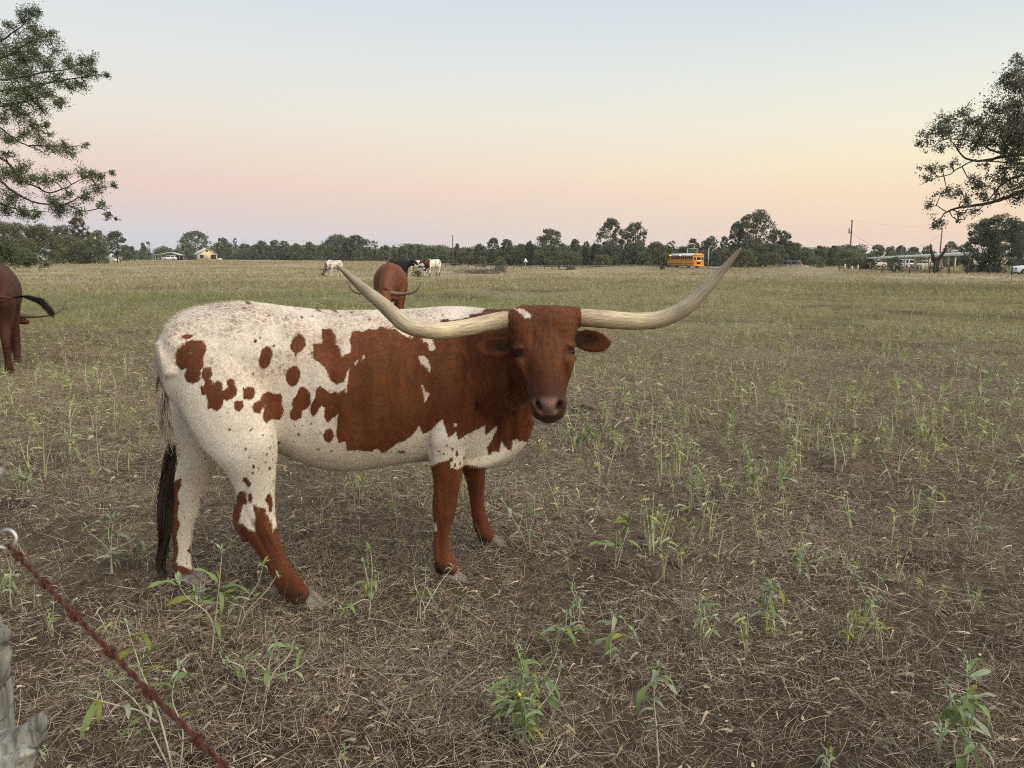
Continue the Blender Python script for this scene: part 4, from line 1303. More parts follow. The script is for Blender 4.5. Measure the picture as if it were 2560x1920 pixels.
    tp = [(np.array(unproj(x, y, d)), r) for x, y, d, r in ((427, 1105, 3.47, .012), (425, 1150, 3.46, .028), (418, 1200, 3.45, .033), (412, 1260, 3.45, .028), (412, 1320, 3.44, .020), (409, 1370, 3.44, .012), (402, 1420, 3.43, .006), (412, 1450, 3.42, .003))]
    hair_locks('tail_switch', tp, 800, M_HAIR, root, base, 3, seg=12)
    return root


main_cow()


# ------------------------------------------------------------------ trees
LEAF = {
    'oak': leaf_mat('oak_leaves', (.078, .088, .064), (.170, .183, .120), .3),
    'oak_near': leaf_mat('oak_leaves_open', (.115, .120, .092), (.22, .225, .165), .4),
    'green': leaf_mat('tree_leaves', (.098, .112, .073), (.20, .22, .13), .35),
    'olive': leaf_mat('mesquite_leaves', (.100, .106, .060), (.195, .195, .108), .3),
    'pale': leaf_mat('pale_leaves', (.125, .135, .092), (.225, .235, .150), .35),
    'cedar': leaf_mat('cedar_leaves', (.090, .115, .068), (.185, .22, .125), .30),
    'brown': leaf_mat('thin_leaves', (.085, .075, .048), (.15, .13, .085), .3),
}
BARK = M('tree_bark', (.052, .043, .035), .9, noise=.4, nscale=3)
BARK_PALE = M('bare_wood', (.36, .32, .26), .85, noise=.3, nscale=4)


def leaves_mesh(g, Cn, size, aspect=.7, tri=False):
    """one small leaf face at each centre, random orientation"""
    n = len(Cn)
    a = g.normal(size=(n, 3)); a /= np.linalg.norm(a, axis=1)[:, None]
    b = np.cross(a, g.normal(size=(n, 3))); b /= np.linalg.norm(b, axis=1)[:, None] + 1e-9
    s = (size * g.uniform(.6, 1.3, n))[:, None] / 2
    a = a * s; b = b * s * aspect
    V = np.stack([Cn - a, Cn + b, Cn + a, Cn - b], 1).reshape(-1, 3)
    return V, np.arange(4 * n).reshape(-1, 4)


TREE_N = [0]


def far_tree(px, top, wpx, D, kind, leaf, label, group=None, name=None, cat='tree', seed=None):
    TREE_N[0] += 1
    g = np.random.default_rng(seed if seed is not None else 100 + TREE_N[0])
    base = P_ground(px, None, D)
    # the ground falls away behind the road: trees stand on it
    zt = CAMZ + (640 - top) * D / F
    h = max(zt - base.z, .35)
    w = wpx * D / F
    ls = max(3.7 * D / F, .05)
    nb, br, z0, z1 = {'open': (100, .085, .26, .96), 'dense': (90, .11, .04, .93), 'bush': (70, .13, .02, .90), 'cedar': (60, .11, .06, .95), 'sparse': (24, .07, .35, .98)}[kind]
    B = []
    for i in range(nb):
        t = g.uniform() ** .8
        z = z0 + (z1 - z0) * t
        if kind == 'cedar': rad = .46 * (1.02 - z)
        elif kind == 'bush': rad = .40 * math.sqrt(max(.05, 1 - (z / 1.02) ** 2.4))
        else:
            q = (z - z0) / (z1 - z0)
            rad = .42 * math.sqrt(max(.06, 1 - (abs(q - .36) / .66) ** 2))
        th = g.uniform(0, 6.283); rr = rad * math.sqrt(g.uniform(.15, 1))
        B.append((rr * math.cos(th), rr * math.sin(th), z, br * g.uniform(.6, 1.25)))
    B = np.array(B)
    nl = int(np.clip({'open': 10.0, 'sparse': 3.2, 'dense': 17.0, 'bush': 18.0, 'cedar': 16.0}[kind] * wpx * min(h * F / D, 2.2 * wpx) / 19.0, 160, 13000))
    k = g.integers(0, nb, nl)
    d = g.normal(size=(nl, 3)); d /= np.linalg.norm(d, axis=1)[:, None]
    rr = g.uniform(.35, 1.08, nl) ** .6
    wd = w
    off = d * (B[k, 3] * rr)[:, None]
    X = np.stack([(B[k, 0] + off[:, 0]) * wd, (B[k, 1] + off[:, 1]) * wd, B[k, 2] * h + off[:, 2] * (wd * .55 + h * .25)], 1)
    X[:, 2] = np.clip(X[:, 2], .05, h * 1.02)
    root = empty(name or {'cedar': 'cedar_tree', 'bush': 'bush'}.get(kind, 'tree'), base, label, 'bush' if kind == 'bush' else cat, group)
    V, Q = leaves_mesh(g, X, ls)
    mk('crown', V, Q, LEAF[leaf], root)
    mb = MB()
    tr = max(.016 * h, .03)
    fork = np.array([0, 0, h * (.24 if kind in ('open', 'sparse') else .15)])
    mb.tube([(0, 0, -.2), (.02 * w, 0, fork[2] * .5), fork], [tr * 1.25, tr, tr * .85], 6)
    for i in g.choice(nb, min(nb, 12 if kind in ('open', 'sparse') else 6), replace=False):
        e = np.array([B[i, 0] * wd, B[i, 1] * wd, B[i, 2] * h])
        m1 = fork + (e - fork) * .5 + np.array([0, 0, -.04 * h]) + g.normal(0, .02 * w, 3)
        mb.tube([fork, m1, e], [tr * .6, tr * .4, tr * .12], 5)
    mb.build('trunk', BARK, root)
    return root


def traced_tree(name, label, limbs, clusters, D, leaf, conv, base, leaf_px, density, aspect, seed, trunk_pts, mirror, rscale=1.0):
    """a near tree: limbs and leaf clusters placed where the photograph shows them, with real depth"""
    g = np.random.default_rng(seed)
    # the far half of the crown, outside the picture
    limbs = limbs + [([(2 * mirror - x + g.normal(0, 20), y + g.normal(0, 25)) for x, y in pts], a, b, -c - .3) for pts, a, b, c in limbs if abs(pts[0][0]) >= 500]
    clusters = clusters + [(2 * mirror - x + g.normal(0, 40), y + g.normal(0, 40), r * 1.15) for x, y, r in clusters[::2]] + [(mirror + g.normal(0, 330), g.uniform(min(c[1] for c in clusters), max(c[1] for c in clusters) - 150), 110) for i in range(40)]
    root = empty(name, base, label, 'tree')
    mb = MB()
    mb.tube([Vector(p) - base for p, r in trunk_pts], [r for p, r in trunk_pts], 12)
    mb.build('trunk', BARK, root, True)
    allp = []
    px_m = D / F
    for pts, r0, r1, dd in limbs:
        n = len(pts)
        A = dense([(*conv(x, y), D + dd * (1 - i / max(1, n - 1)) + g.normal(0, .06) * D * .06) for i, (x, y) in enumerate(pts)], 4)
        W = np.array([unproj(*a) for a in A])
        if abs(pts[0][0]) >= 500 and True:   # joins the trunk
            tz = np.array([trunk_pts[0][0].x, D, max(.8, W[0][2] - .12 * abs(W[0][0] - trunk_pts[0][0].x))])
            W = np.concatenate([dense([tz, (tz * .55 + W[0] * .45) + [0, 0, .03 * abs(W[0][0] - tz[0])], W[0]], 4)[:-1], W])
        W += g.normal(0, .6 * px_m, W.shape)
        rad = np.linspace(r0, r1, len(W)) * px_m * .62
        MBb = MB().tube(W - np.array(base), rad, 7)
        MBb.build('limb', BARK, root, True)
        allp.append(W)
    allp = np.concatenate(allp)
    tw = MB()
    X = []
    for cx_, cy_, cr in clusters:
        p, q = conv(cx_, cy_)
        d = D + g.normal(0, .35) * cr * .36 * px_m * rscale
        c = np.array(unproj(p, q, d))
        rm = cr * .3618 * px_m
        near = allp[np.argmin(np.linalg.norm((allp - c) * [1, .3, 1], axis=1))]
        mid = (near + c) / 2 + g.normal(0, rm * .25, 3)
        tw.tube(np.array([near, mid, c]) - np.array(base), np.array([1.6, 1.1, .7]) * px_m, 4, False)
        ns = max(4, int(cr / 8))
        for j in range(ns):                       # twigs carrying sprays of leaves
            e = c + g.normal(0, .55, 3) * rm * [1, 1, .8]
            tw.tube(np.array([c, (c + e) / 2 + g.normal(0, rm * .08, 3), e]) - np.array(base), np.array([.8, .6, .4]) * px_m, 3, False)
            k = max(3, int(density * cr * cr / 64 / ns))
            t = g.uniform(.25, 1.12, (k, 1))
            X.append(c + (e - c) * t + g.normal(0, rm * .26, (k, 3)))
    tw.build('twigs', BARK, root)['kind'] = 'stuff'
    V, Q = leaves_mesh(g, np.concatenate(X) - np.array(base), leaf_px * px_m, aspect)
    mk('crown', V, Q, LEAF[leaf], root)
    return root


def near_trees():
    # cedar reaching in from the left
    D = 13.0
    cv = lambda x, y: (x * .3618, y * .3618)
    base = P_ground(-330, None, D)
    limbs = [([(-500, 420), (-200, 340), (0, 280), (60, 250), (130, 200), (230, 110), (290, 60)], 6, .8, .5),
             ([(-500, 520), (-80, 420), (60, 380), (180, 310), (280, 260), (370, 220)], 6, .8, 0),
             ([(-500, 640), (-80, 560), (120, 540), (300, 500), (450, 480), (560, 440), (650, 400)], 6, .8, -.6),
             ([(-500, 760), (-50, 640), (200, 600), (400, 560), (560, 540), (680, 520), (760, 520)], 6, .8, .4),
             ([(-500, 860), (-80, 750), (100, 720), (260, 680), (380, 660), (430, 700)], 6, .8, 0),
             ([(-500, 700), (-100, 820), (0, 880), (100, 960), (200, 1010), (290, 1045), (350, 1090)], 6, .8, -.5),
             ([(200, 1005), (340, 1010), (450, 1010), (520, 1010), (580, 1000)], 3, .7, 0), ([(100, 960), (220, 900), (330, 860)], 3, .7, 0),
             ([(-500, 850), (-100, 1020), (0, 1090), (60, 1130), (150, 1240), (250, 1290), (330, 1330), (430, 1310), (520, 1260), (640, 1210), (780, 1180)], 7, .8, .5),
             ([(-500, 950), (-100, 1150), (0, 1250), (120, 1340), (220, 1390), (320, 1410), (450, 1410), (560, 1360), (680, 1310), (820, 1275)], 7, .8, -.4),
             ([(450, 1410), (580, 1460), (700, 1440), (760, 1480), (800, 1520)], 2.6, .7, 0),
             ([(-500, 1150), (-50, 1380), (100, 1440), (250, 1460), (400, 1470)], 6, .8, .3),
             ([(-500, 1450), (-100, 1640), (60, 1730), (200, 1790), (340, 1840)], 5, .8, -.5)]
    cl = [(220, 90, 60), (150, 140, 60), (270, 80, 40), (60, 170, 50), (210, 200, 50), (310, 250, 80), (230, 300, 80), (350, 230, 40), (100, 330, 80), (20, 380, 80), (160, 420, 90), (250, 380, 70), (380, 350, 40), (60, 500, 90),
          (180, 520, 90), (330, 450, 80), (480, 440, 60), (560, 430, 60), (630, 410, 50), (560, 500, 70), (660, 490, 50), (740, 520, 35), (560, 590, 60), (480, 600, 50), (400, 540, 70), (270, 600, 80), (100, 620, 100), (200, 660, 90),
          (330, 640, 60), (400, 710, 60), (280, 740, 70), (80, 720, 80), (150, 790, 80), (30, 820, 60), (250, 860, 60), (330, 860, 40), (170, 930, 60), (260, 960, 60), (340, 940, 30), (350, 1030, 60), (450, 1010, 60), (500, 1060, 50),
          (580, 1000, 30), (60, 960, 60), (30, 1060, 50), (150, 1160, 70), (60, 1200, 80), (130, 1250, 60), (240, 1240, 60), (330, 1240, 70), (430, 1230, 60), (560, 1210, 60), (620, 1190, 50), (700, 1220, 50), (770, 1190, 35),
          (680, 1300, 60), (790, 1280, 35), (590, 1350, 60), (480, 1340, 50), (380, 1380, 60), (430, 1430, 70), (690, 1410, 45), (80, 1360, 80), (30, 1450, 70), (150, 1460, 80), (250, 1480, 50), (400, 1460, 60), (540, 1470, 50),
          (760, 1490, 40), (800, 1510, 20), (-60, 250, 90), (-80, 450, 110), (-100, 650, 110), (-90, 900, 90), (-90, 1200, 100), (-60, 1400, 90),
          (60, 1730, 70), (150, 1770, 70), (240, 1800, 50), (320, 1835, 36), (90, 1800, 60), (20, 1780, 60), (180, 1830, 40), (-40, 1700, 80)]
    t0 = unproj(-330, 640, D).x
    traced_tree('cedar_tree', 'tall ragged cedar with tiered dark green branches reaching in at the upper left', limbs, cl, D, 'cedar', cv, base, 5.4, 10.5, .34, 41,
                [(Vector((t0, D, base.z - .1)), .26), (Vector((t0 + .05, D, 1.5)), .22), (Vector((t0 - .05, D, 4)), .11), (Vector((t0, D, 5.4)), .02)], -912)
    # big oak limb structure on the right
    D = 34.0
    cv = lambda x, y: (2200 + x * .3618, 100 + y * .3618)
    base = P_ground(2790, None, D)
    limbs = [([(1500, 1000), (1250, 1010), (995, 1045), (880, 1085), (760, 1125), (640, 1145), (520, 1165), (450, 1195), (420, 1230), (360, 1260)], 13, 1.0, .8),
             ([(450, 1185), (400, 1150), (340, 1145), (290, 1140)], 2.2, .8, 0), ([(420, 1230), (430, 1280), (410, 1315)], 1.8, .8, 0),
             ([(1500, 850), (1200, 880), (995, 930), (880, 970), (800, 1040), (740, 1120), (680, 1180)], 9, 1.2, -1.5),
             ([(1500, 760), (1200, 770), (995, 790), (820, 810), (740, 830), (640, 835), (560, 790), (520, 730), (480, 690)], 11, 1.2, .5),
             ([(640, 835), (540, 885), (480, 930), (400, 950), (330, 975), (270, 1005)], 3.4, .8, 0),
             ([(1100, 790), (820, 780), (700, 720), (580, 690), (440, 690), (350, 740), (260, 720)], 6, .8, 1.5),
             ([(700, 720), (660, 630), (560, 560), (470, 540), (400, 600)], 3.2, .8, 0), ([(1200, 640), (960, 640), (840, 620), (700, 600), (600, 520)], 5, .8, -1),
             ([(1500, 560), (1200, 470), (995, 450), (900, 480), (780, 500), (720, 520)], 8, .8, 0),
             ([(1500, 420), (1200, 230), (995, 200), (880, 240), (800, 280)], 8, .8, 1), ([(1200, 230), (1050, 140), (920, 120)], 4, .8, 0)]
    cl = [(900, 250, 90), (960, 160, 60), (960, 330, 90), (850, 300, 50), (870, 460, 120), (760, 470, 60), (950, 560, 90), (470, 560, 80), (410, 620, 70), (330, 660, 70), (280, 720, 40), (560, 500, 60), (620, 560, 60), (480, 640, 80),
          (580, 640, 70), (700, 640, 90), (650, 720, 80), (770, 700, 80), (830, 620, 80), (900, 680, 100), (960, 760, 80), (420, 740, 50), (900, 840, 70), (360, 890, 60), (320, 960, 40), (430, 890, 40), (500, 840, 40), (640, 960, 60),
          (680, 1000, 60), (570, 1060, 60), (460, 1040, 50), (420, 1060, 30), (340, 1140, 50), (700, 1080, 60), (780, 960, 60), (850, 900, 60), (920, 1010, 60), (600, 1120, 50), (660, 1180, 50), (400, 1260, 50), (370, 1290, 40),
          (540, 1250, 30), (560, 1190, 40), (960, 900, 70), (960, 1100, 60), (920, 120, 30), (940, 450, 70), (900, 560, 70), (800, 560, 60), (740, 600, 60), (680, 560, 50), (540, 720, 50), (740, 860, 40), (860, 780, 60), (960, 660, 80), (940, 850, 70), (880, 960, 60), (820, 1060, 50), (1000, 300, 90), (1000, 1000, 70), (1060, 250, 110), (1080, 450, 120), (1080, 650, 120), (1080, 850, 100), (1060, 1000, 90)]
    t0 = unproj(2790, 640, D).x
    traced_tree('oak_tree', 'large spreading oak with dark open branches reaching in at the right edge', limbs, cl, D, 'oak_near', cv, base, 4.8, 4.9, .70, 42,
                [(Vector((t0, D, base.z - .2)), .55), (Vector((t0, D, 1.5)), .45), (Vector((t0 - .2, D, 4)), .36), (Vector((t0 + .1, D, 7)), .22), (Vector((t0, D, 9)), .06)], 1630)


near_trees()

GL, GM_, GR, GF = ('trees on the left side beyond the pasture', 'trees of the far tree line behind the cattle', 'trees behind the road on the right', 'trees filling the far tree line')
# (px, top, width px, depth, kind, leaves, label or None, group)
TREES = [
    (25, 556, 130, 120, 'bush', 'olive', 'big olive bush behind the rump of the brown cow at the left edge', GL), (100, 560, 110, 135, 'bush', 'olive', 'broad olive bush to the left of the bare pale trunk', GL),
    (158, 563, 62, 160, 'dense', 'oak', 'dark round tree standing above the bare pale trunk', GL), (201, 546, 62, 165, 'open', 'brown', 'tall thin brownish tree, highest behind the olive bushes', GL),
    (246, 577, 60, 160, 'open', 'olive', 'loose olive tree between the brownish tree and the dark leaning oak', GL), (292, 580, 64, 170, 'open', 'oak', 'dark oak leaning right at the end of the olive bushes', GL),
    (184, 590, 120, 150, 'bush', 'olive', 'wide olive mesquite right of the bare pale trunk', GL), (236, 597, 84, 148, 'bush', 'green', 'green mesquite beside the white pole', GL),
    (322, 615, 46, 260, 'bush', 'green', 'low round green bush between white pole and open carport', GL), (360, 607, 34, 270, 'cedar', 'cedar', 'pointed cedar left of the open carport', GL),
    (373, 602, 13, 275, 'sparse', 'brown', 'bare twiggy tree beside the pointed cedar', GL), (412, 617, 64, 330, 'dense', 'green', 'low green trees behind the open carport', GL),
    (488, 580, 88, 340, 'open', 'green', 'airy tall oak rising behind the yellow house', GL), (462, 612, 60, 335, 'dense', 'green', 'dense green tree behind the roof of the yellow house', GL),
    (558, 596, 54, 330, 'dense', 'green', 'bushy tree just right of the yellow house', GL), (590, 597, 15, 335, 'sparse', 'brown', 'dead twiggy top beside the bushy tree by the house', GL),
    (612, 610, 40, 330, 'dense', 'olive', None, GM_), (640, 612, 36, 320, 'dense', 'green', None, GM_), (657, 603, 50, 300, 'dense', 'oak', None, GM_), (688, 599, 32, 300, 'dense', 'green', None, GM_), (712, 603, 38, 300, 'open', 'green', None, GM_),
    (742, 609, 42, 290, 'dense', 'olive', None, GM_), (744, 632, 34, 270, 'bush', 'oak', None, GM_), (776, 606, 42, 280, 'dense', 'olive', None, GM_), (806, 612, 36, 270, 'dense', 'green', None, GM_),
    (842, 588, 92, 240, 'dense', 'oak', 'largest dark rounded tree mass behind the grazing white cow', GM_), (894, 590, 84, 240, 'dense', 'oak', 'dark rounded tree right behind the brown grazing cow', GM_), (895, 628, 40, 225, 'bush', 'green', None, GM_), (936, 601, 28, 240, 'sparse', 'pale', None, GM_),
    (962, 613, 38, 230, 'dense', 'green', None, GM_), (985, 611, 20, 235, 'sparse', 'pale', None, GM_), (1006, 619, 32, 225, 'dense', 'oak', None, GM_), (1028, 612, 22, 225, 'open', 'oak', None, GM_), (1048, 612, 24, 220, 'cedar', 'cedar', None, GM_), (1076, 617, 48, 215, 'dense', 'green', None, GM_),
    (1110, 624, 34, 210, 'dense', 'pale', None, GM_), (1143, 608, 30, 200, 'cedar', 'cedar', 'pointed cedar beside the thin bare pole', GM_), (1154, 627, 38, 185, 'bush', 'olive', None, GM_), (1131, 650, 34, 175, 'bush', 'oak', None, GM_),
    (1172, 622, 34, 205, 'dense', 'green', None, GM_), (1200, 608, 38, 195, 'dense', 'oak', None, GM_), (1234, 596, 44, 190, 'open', 'oak', None, GM_), (1268, 597, 42, 190, 'dense', 'oak', None, GM_), (1206, 640, 26, 178, 'bush', 'green', None, GM_), (1250, 640, 36, 176, 'bush', 'olive', None, GM_),
    (1302, 609, 32, 190, 'dense', 'green', None, GM_), (1324, 602, 32, 192, 'dense', 'oak', None, GM_), (1374, 575, 86, 190, 'open', 'oak', 'broad domed oak left of the twin-crowned oak', GM_), (1374, 612, 84, 185, 'dense', 'oak', 'dark understorey tree below the broad domed oak', GM_),
    (1436, 597, 42, 190, 'dense', 'green', None, GM_), (1466, 602, 30, 195, 'dense', 'green', None, GM_), (1430, 628, 60, 182, 'bush', 'green', None, GM_), (1488, 608, 30, 190, 'dense', 'oak', None, GM_),
    (1526, 549, 82, 185, 'open', 'oak', 'left crown of the tall twin-crowned oak', GM_), (1586, 558, 76, 185, 'open', 'oak', 'right crown of the tall twin-crowned oak', GM_), (1530, 604, 74, 180, 'dense', 'oak', 'dark trees under the left crown of the twin-crowned oak', GM_),
    (1584, 606, 74, 180, 'dense', 'oak', 'dark trees under the right crown of the twin-crowned oak', GM_), (1508, 638, 58, 172, 'bush', 'olive', 'low yellow-green bush below the twin-crowned oak', GM_),
    (1640, 606, 70, 195, 'dense', 'olive', 'olive tree behind the front end of the school bus', GR), (1678, 603, 40, 205, 'sparse', 'green', 'thin feathery tree left above the school bus', GR), (1610, 630, 50, 178, 'bush', 'green', 'green bush just left of the school bus', GR), (1668, 632, 46, 185, 'bush', 'olive', 'olive bush right behind the front of the school bus', GR),
    (1704, 617, 34, 200, 'dense', 'oak', 'black-green tree above the middle of the school bus', GR), (1732, 596, 44, 205, 'dense', 'oak', 'dark rounded oak behind the ranch gate frame', GR), (1774, 592, 56, 205, 'dense', 'oak', 'wide dark oak behind the grey post by the bus', GR), (1810, 592, 34, 205, 'open', 'oak', None, GR),
    (1774, 626, 70, 190, 'bush', 'oak', 'dark brush right behind the back of the school bus', GR),
    (1884, 528, 116, 185, 'open', 'oak', 'tallest wide oak standing right of the school bus', GR), (1838, 556, 46, 188, 'open', 'oak', 'left side crown of the tallest wide oak', GR), (1952, 577, 62, 186, 'open', 'oak', 'right side crown of the tallest wide oak', GR), (1880, 600, 120, 182, 'dense', 'oak', 'dark low trees below the tallest wide oak', GR),
    (1856, 625, 84, 165, 'bush', 'olive', 'bright olive bush behind the tip of the long right horn', GR), (1926, 632, 66, 165, 'bush', 'olive', 'bright olive bush left of the dark car', GR), (1938, 612, 76, 178, 'dense', 'oak', None, GR),
    (1986, 606, 48, 185, 'dense', 'green', None, GR), (2012, 618, 40, 185, 'dense', 'green', None, GR), (2050, 613, 40, 190, 'dense', 'green', None, GR), (2085, 614, 42, 190, 'dense', 'olive', None, GR), (2040, 640, 50, 170, 'bush', 'green', None, GR),
    (2122, 612, 38, 185, 'dense', 'green', None, GR), (2130, 622, 96, 150, 'bush', 'green', 'big fresh green bush in front of the utility pole', GR), (2172, 632, 46, 150, 'bush', 'green', 'green bush at the left end of the white-roofed shed', GR),
    (2192, 612, 50, 200, 'dense', 'green', None, GR), (2226, 616, 38, 200, 'dense', 'green', None, GR), (2250, 614, 34, 205, 'dense', 'oak', None, GR), (2284, 617, 44, 205, 'dense', 'green', None, GR), (2320, 612, 38, 205, 'dense', 'green', None, GR), (2376, 604, 42, 205, 'open', 'green', None, GR), (2412, 610, 56, 205, 'dense', 'green', None, GR),
    (2260, 632, 120, 190, 'bush', 'green', 'long dim thicket seen through the open shed', GR), (2380, 632, 110, 190, 'bush', 'oak', 'dim thicket right behind the shed end', GR),
    (2240, 642, 36, 106, 'dense', 'green', 'small mesquite growing in front of the white-roofed shed', GR), (2352, 655, 56, 100, 'sparse', 'brown', 'grey brush at the foot of the forked bare trunk', GR),
    (2500, 538, 130, 100, 'dense', 'oak', 'big dark tree with a low crown above the white car', GR), (2456, 548, 108, 101, 'dense', 'oak', 'dark lower crown reaching over the end of the shed', GR), (2560, 556, 110, 104, 'dense', 'oak', 'dark tree cut off by the right edge behind the white car', GR),
    # small things in the field
    (1043, 674, 24, 58, 'bush', 'pale', 'grey-green weed bush between the black cow and the brown-faced cow', 'weed bushes in the far pasture'), (1246, 667, 46, 82, 'bush', 'pale', 'pale green tall weed bush in the far field', 'weed bushes in the far pasture'), (806, 681, 12, 60, 'bush', 'green', 'small green weed bush under the nose of the grazing white cow', 'weed bushes in the far pasture'),
    (1428, 667, 30, 100, 'bush', 'oak', 'low dark bush at the edge of the mound', 'weed bushes in the far pasture'), (1396, 648, 24, 135, 'sparse', 'pale', 'thin pale sapling in front of the domed oak', 'weed bushes in the far pasture'), (1658, 664, 16, 90, 'sparse', 'brown', 'tiny bare shrub below the school bus', 'weed bushes in the far pasture'),
]
FILL = {GM_: 'one of the mid green trees in the far tree line behind the cattle', GR: 'one of the plain green trees in the row behind the road', GL: 'one of the green trees on the left'}
for (px_, top_, w_, D_, k_, lf_, lb_, gp_) in TREES:
    far_tree(px_, top_, w_, D_, k_, lf_, lb_ or FILL[gp_], gp_)
g_ = np.random.default_rng(77)
for i in range(60):                       # a second, lower row closes the gaps under the crowns
    x_ = 600 + i * 26 + g_.uniform(-12, 12)
    if x_ > 2120: break
    far_tree(x_, 624 + g_.uniform(-7, 9), 74 + g_.uniform(-10, 20), (330 - 130 * min(1, (x_ - 600) / 600)) + g_.uniform(0, 8), 'bush', ('green', 'oak', 'olive', 'green')[i % 4], 'one of the low brushy thickets filling the foot of the far tree line', 'thickets at the foot of the far tree line')
for i in range(20):                       # the same belt of trees goes on past both edges of the picture
    x_ = -60 - 62 * i if i < 10 else 2640 + 62 * (i - 10)
    far_tree(x_, 585 + g_.uniform(-14, 16), 110 + g_.uniform(-15, 25), (150 if i < 10 else 190) + g_.uniform(0, 15), 'dense', ('olive', 'green', 'oak')[i % 3], 'one of the trees continuing the belt of trees out of view', 'trees beyond the picture edges')
for i in range(30):                       # crowns farther back close the skyline; pale leaf tones put haze in
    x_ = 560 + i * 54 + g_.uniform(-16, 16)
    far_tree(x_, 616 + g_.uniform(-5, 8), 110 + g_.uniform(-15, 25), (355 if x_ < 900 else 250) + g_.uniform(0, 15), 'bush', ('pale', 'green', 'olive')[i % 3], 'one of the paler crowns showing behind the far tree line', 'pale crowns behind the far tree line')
for i in range(9):
    x_ = 300 + i * 36 + g_.uniform(-10, 10)
    far_tree(x_, 630 + g_.uniform(-5, 6), 50, 345, 'bush', ('green', 'oak')[i % 2], 'one of the low dark thickets behind the house and carport', 'thickets behind the house')


def forked_trunk():
    D = 104
    b = P_ground(2342, None, D)
    root = empty('dead_tree', b, 'bare forked grey trunk standing in front of the white-roofed shed', 'tree')
    s = D / F
    mb = MB()
    mb.tube([(0, 0, -.3), (0, 0, 1.0), (-.1, 0, 1.7)], [.42, .34, .32], 9)
    mb.build('trunk', BARK, root, True)
    MB().tube([(-.1, 0, 1.5), (-.5, 0, 2.2), (-.8, .1, 3.1), (-.95, .1, 3.9)], [.28, .24, .17, .1], 8).build('limb', BARK, root, True)
    MB().tube([(0, 0, 1.5), (.55, 0, 2.3), (.95, -.1, 3.0), (1.15, 0, 3.8)], [.28, .24, .17, .1], 8).build('limb', BARK, root, True)
    D = 190
    b = P_ground(156, None, D)
    root = empty('bare_tree', b, 'bare pale trunk with two short limbs among the olive bushes', 'tree')
    MB().tube([(0, 0, -.2), (-.1, 0, 1.8), (-.25, 0, 2.9), (-.7, 0, 4.2)], [.19, .15, .11, .05], 7).build('trunk', BARK_PALE, root, True)
    MB().tube([(-.1, 0, 1.7), (-.7, 0, 2.2), (-1.4, 0, 2.5)], [.09, .06, .03], 6).build('limb', BARK_PALE, root, True)


forked_trunk()


def mounds():
    g = np.random.default_rng(5)
    # brush pile in the far field
    b = P_ground(1200, None, 74)
    V, Q, Cc = [], [], []
    for i in range(420):
        ta = g.uniform(0, 6.283)
        ribbon(V, Q, Cc, (g.normal(0, 1.1), g.normal(0, .6), g.uniform(0, .35)), (math.cos(ta), math.sin(ta), g.uniform(-.1, .5)), g.uniform(.4, 1.2), g.uniform(.02, .05), .2, np.array((.22, .20, .18)) * g.uniform(.6, 1.2), g)
    o = mk('brush_pile', np.concatenate(V), np.array(Q), MAT_STRAW); cattr(o, 'col', np.concatenate(Cc)); o.location = b
    tag(o, 'low grey pile of dead brush lying in the far pasture', 'brush pile')


mounds()


# ------------------------------------------------------------------ the rest of the herd
def limb3(mb, st, k=14, m=3, ex=2.0):
    """st: (x, y, z, radius in the side plane, half width)"""
    A = dense(st, m)
    T = np.gradient(A[:, :3], axis=0)
    rings = []
    for i, (x, y, z, r, w) in enumerate(A):
        t = T[i] / (np.linalg.norm(T[i]) + 1e-9)
        b = np.array([0, 1.0, 0])
        if abs(t[1]) > .8: b = np.array([1.0, 0, 0])
        a = np.cross(b, t); a /= np.linalg.norm(a) + 1e-9
        b = np.cross(t, a)
        rings.append(((x, y, z), a * r, b * w, ex))
    return mb.add(*loft_rings(rings, k))


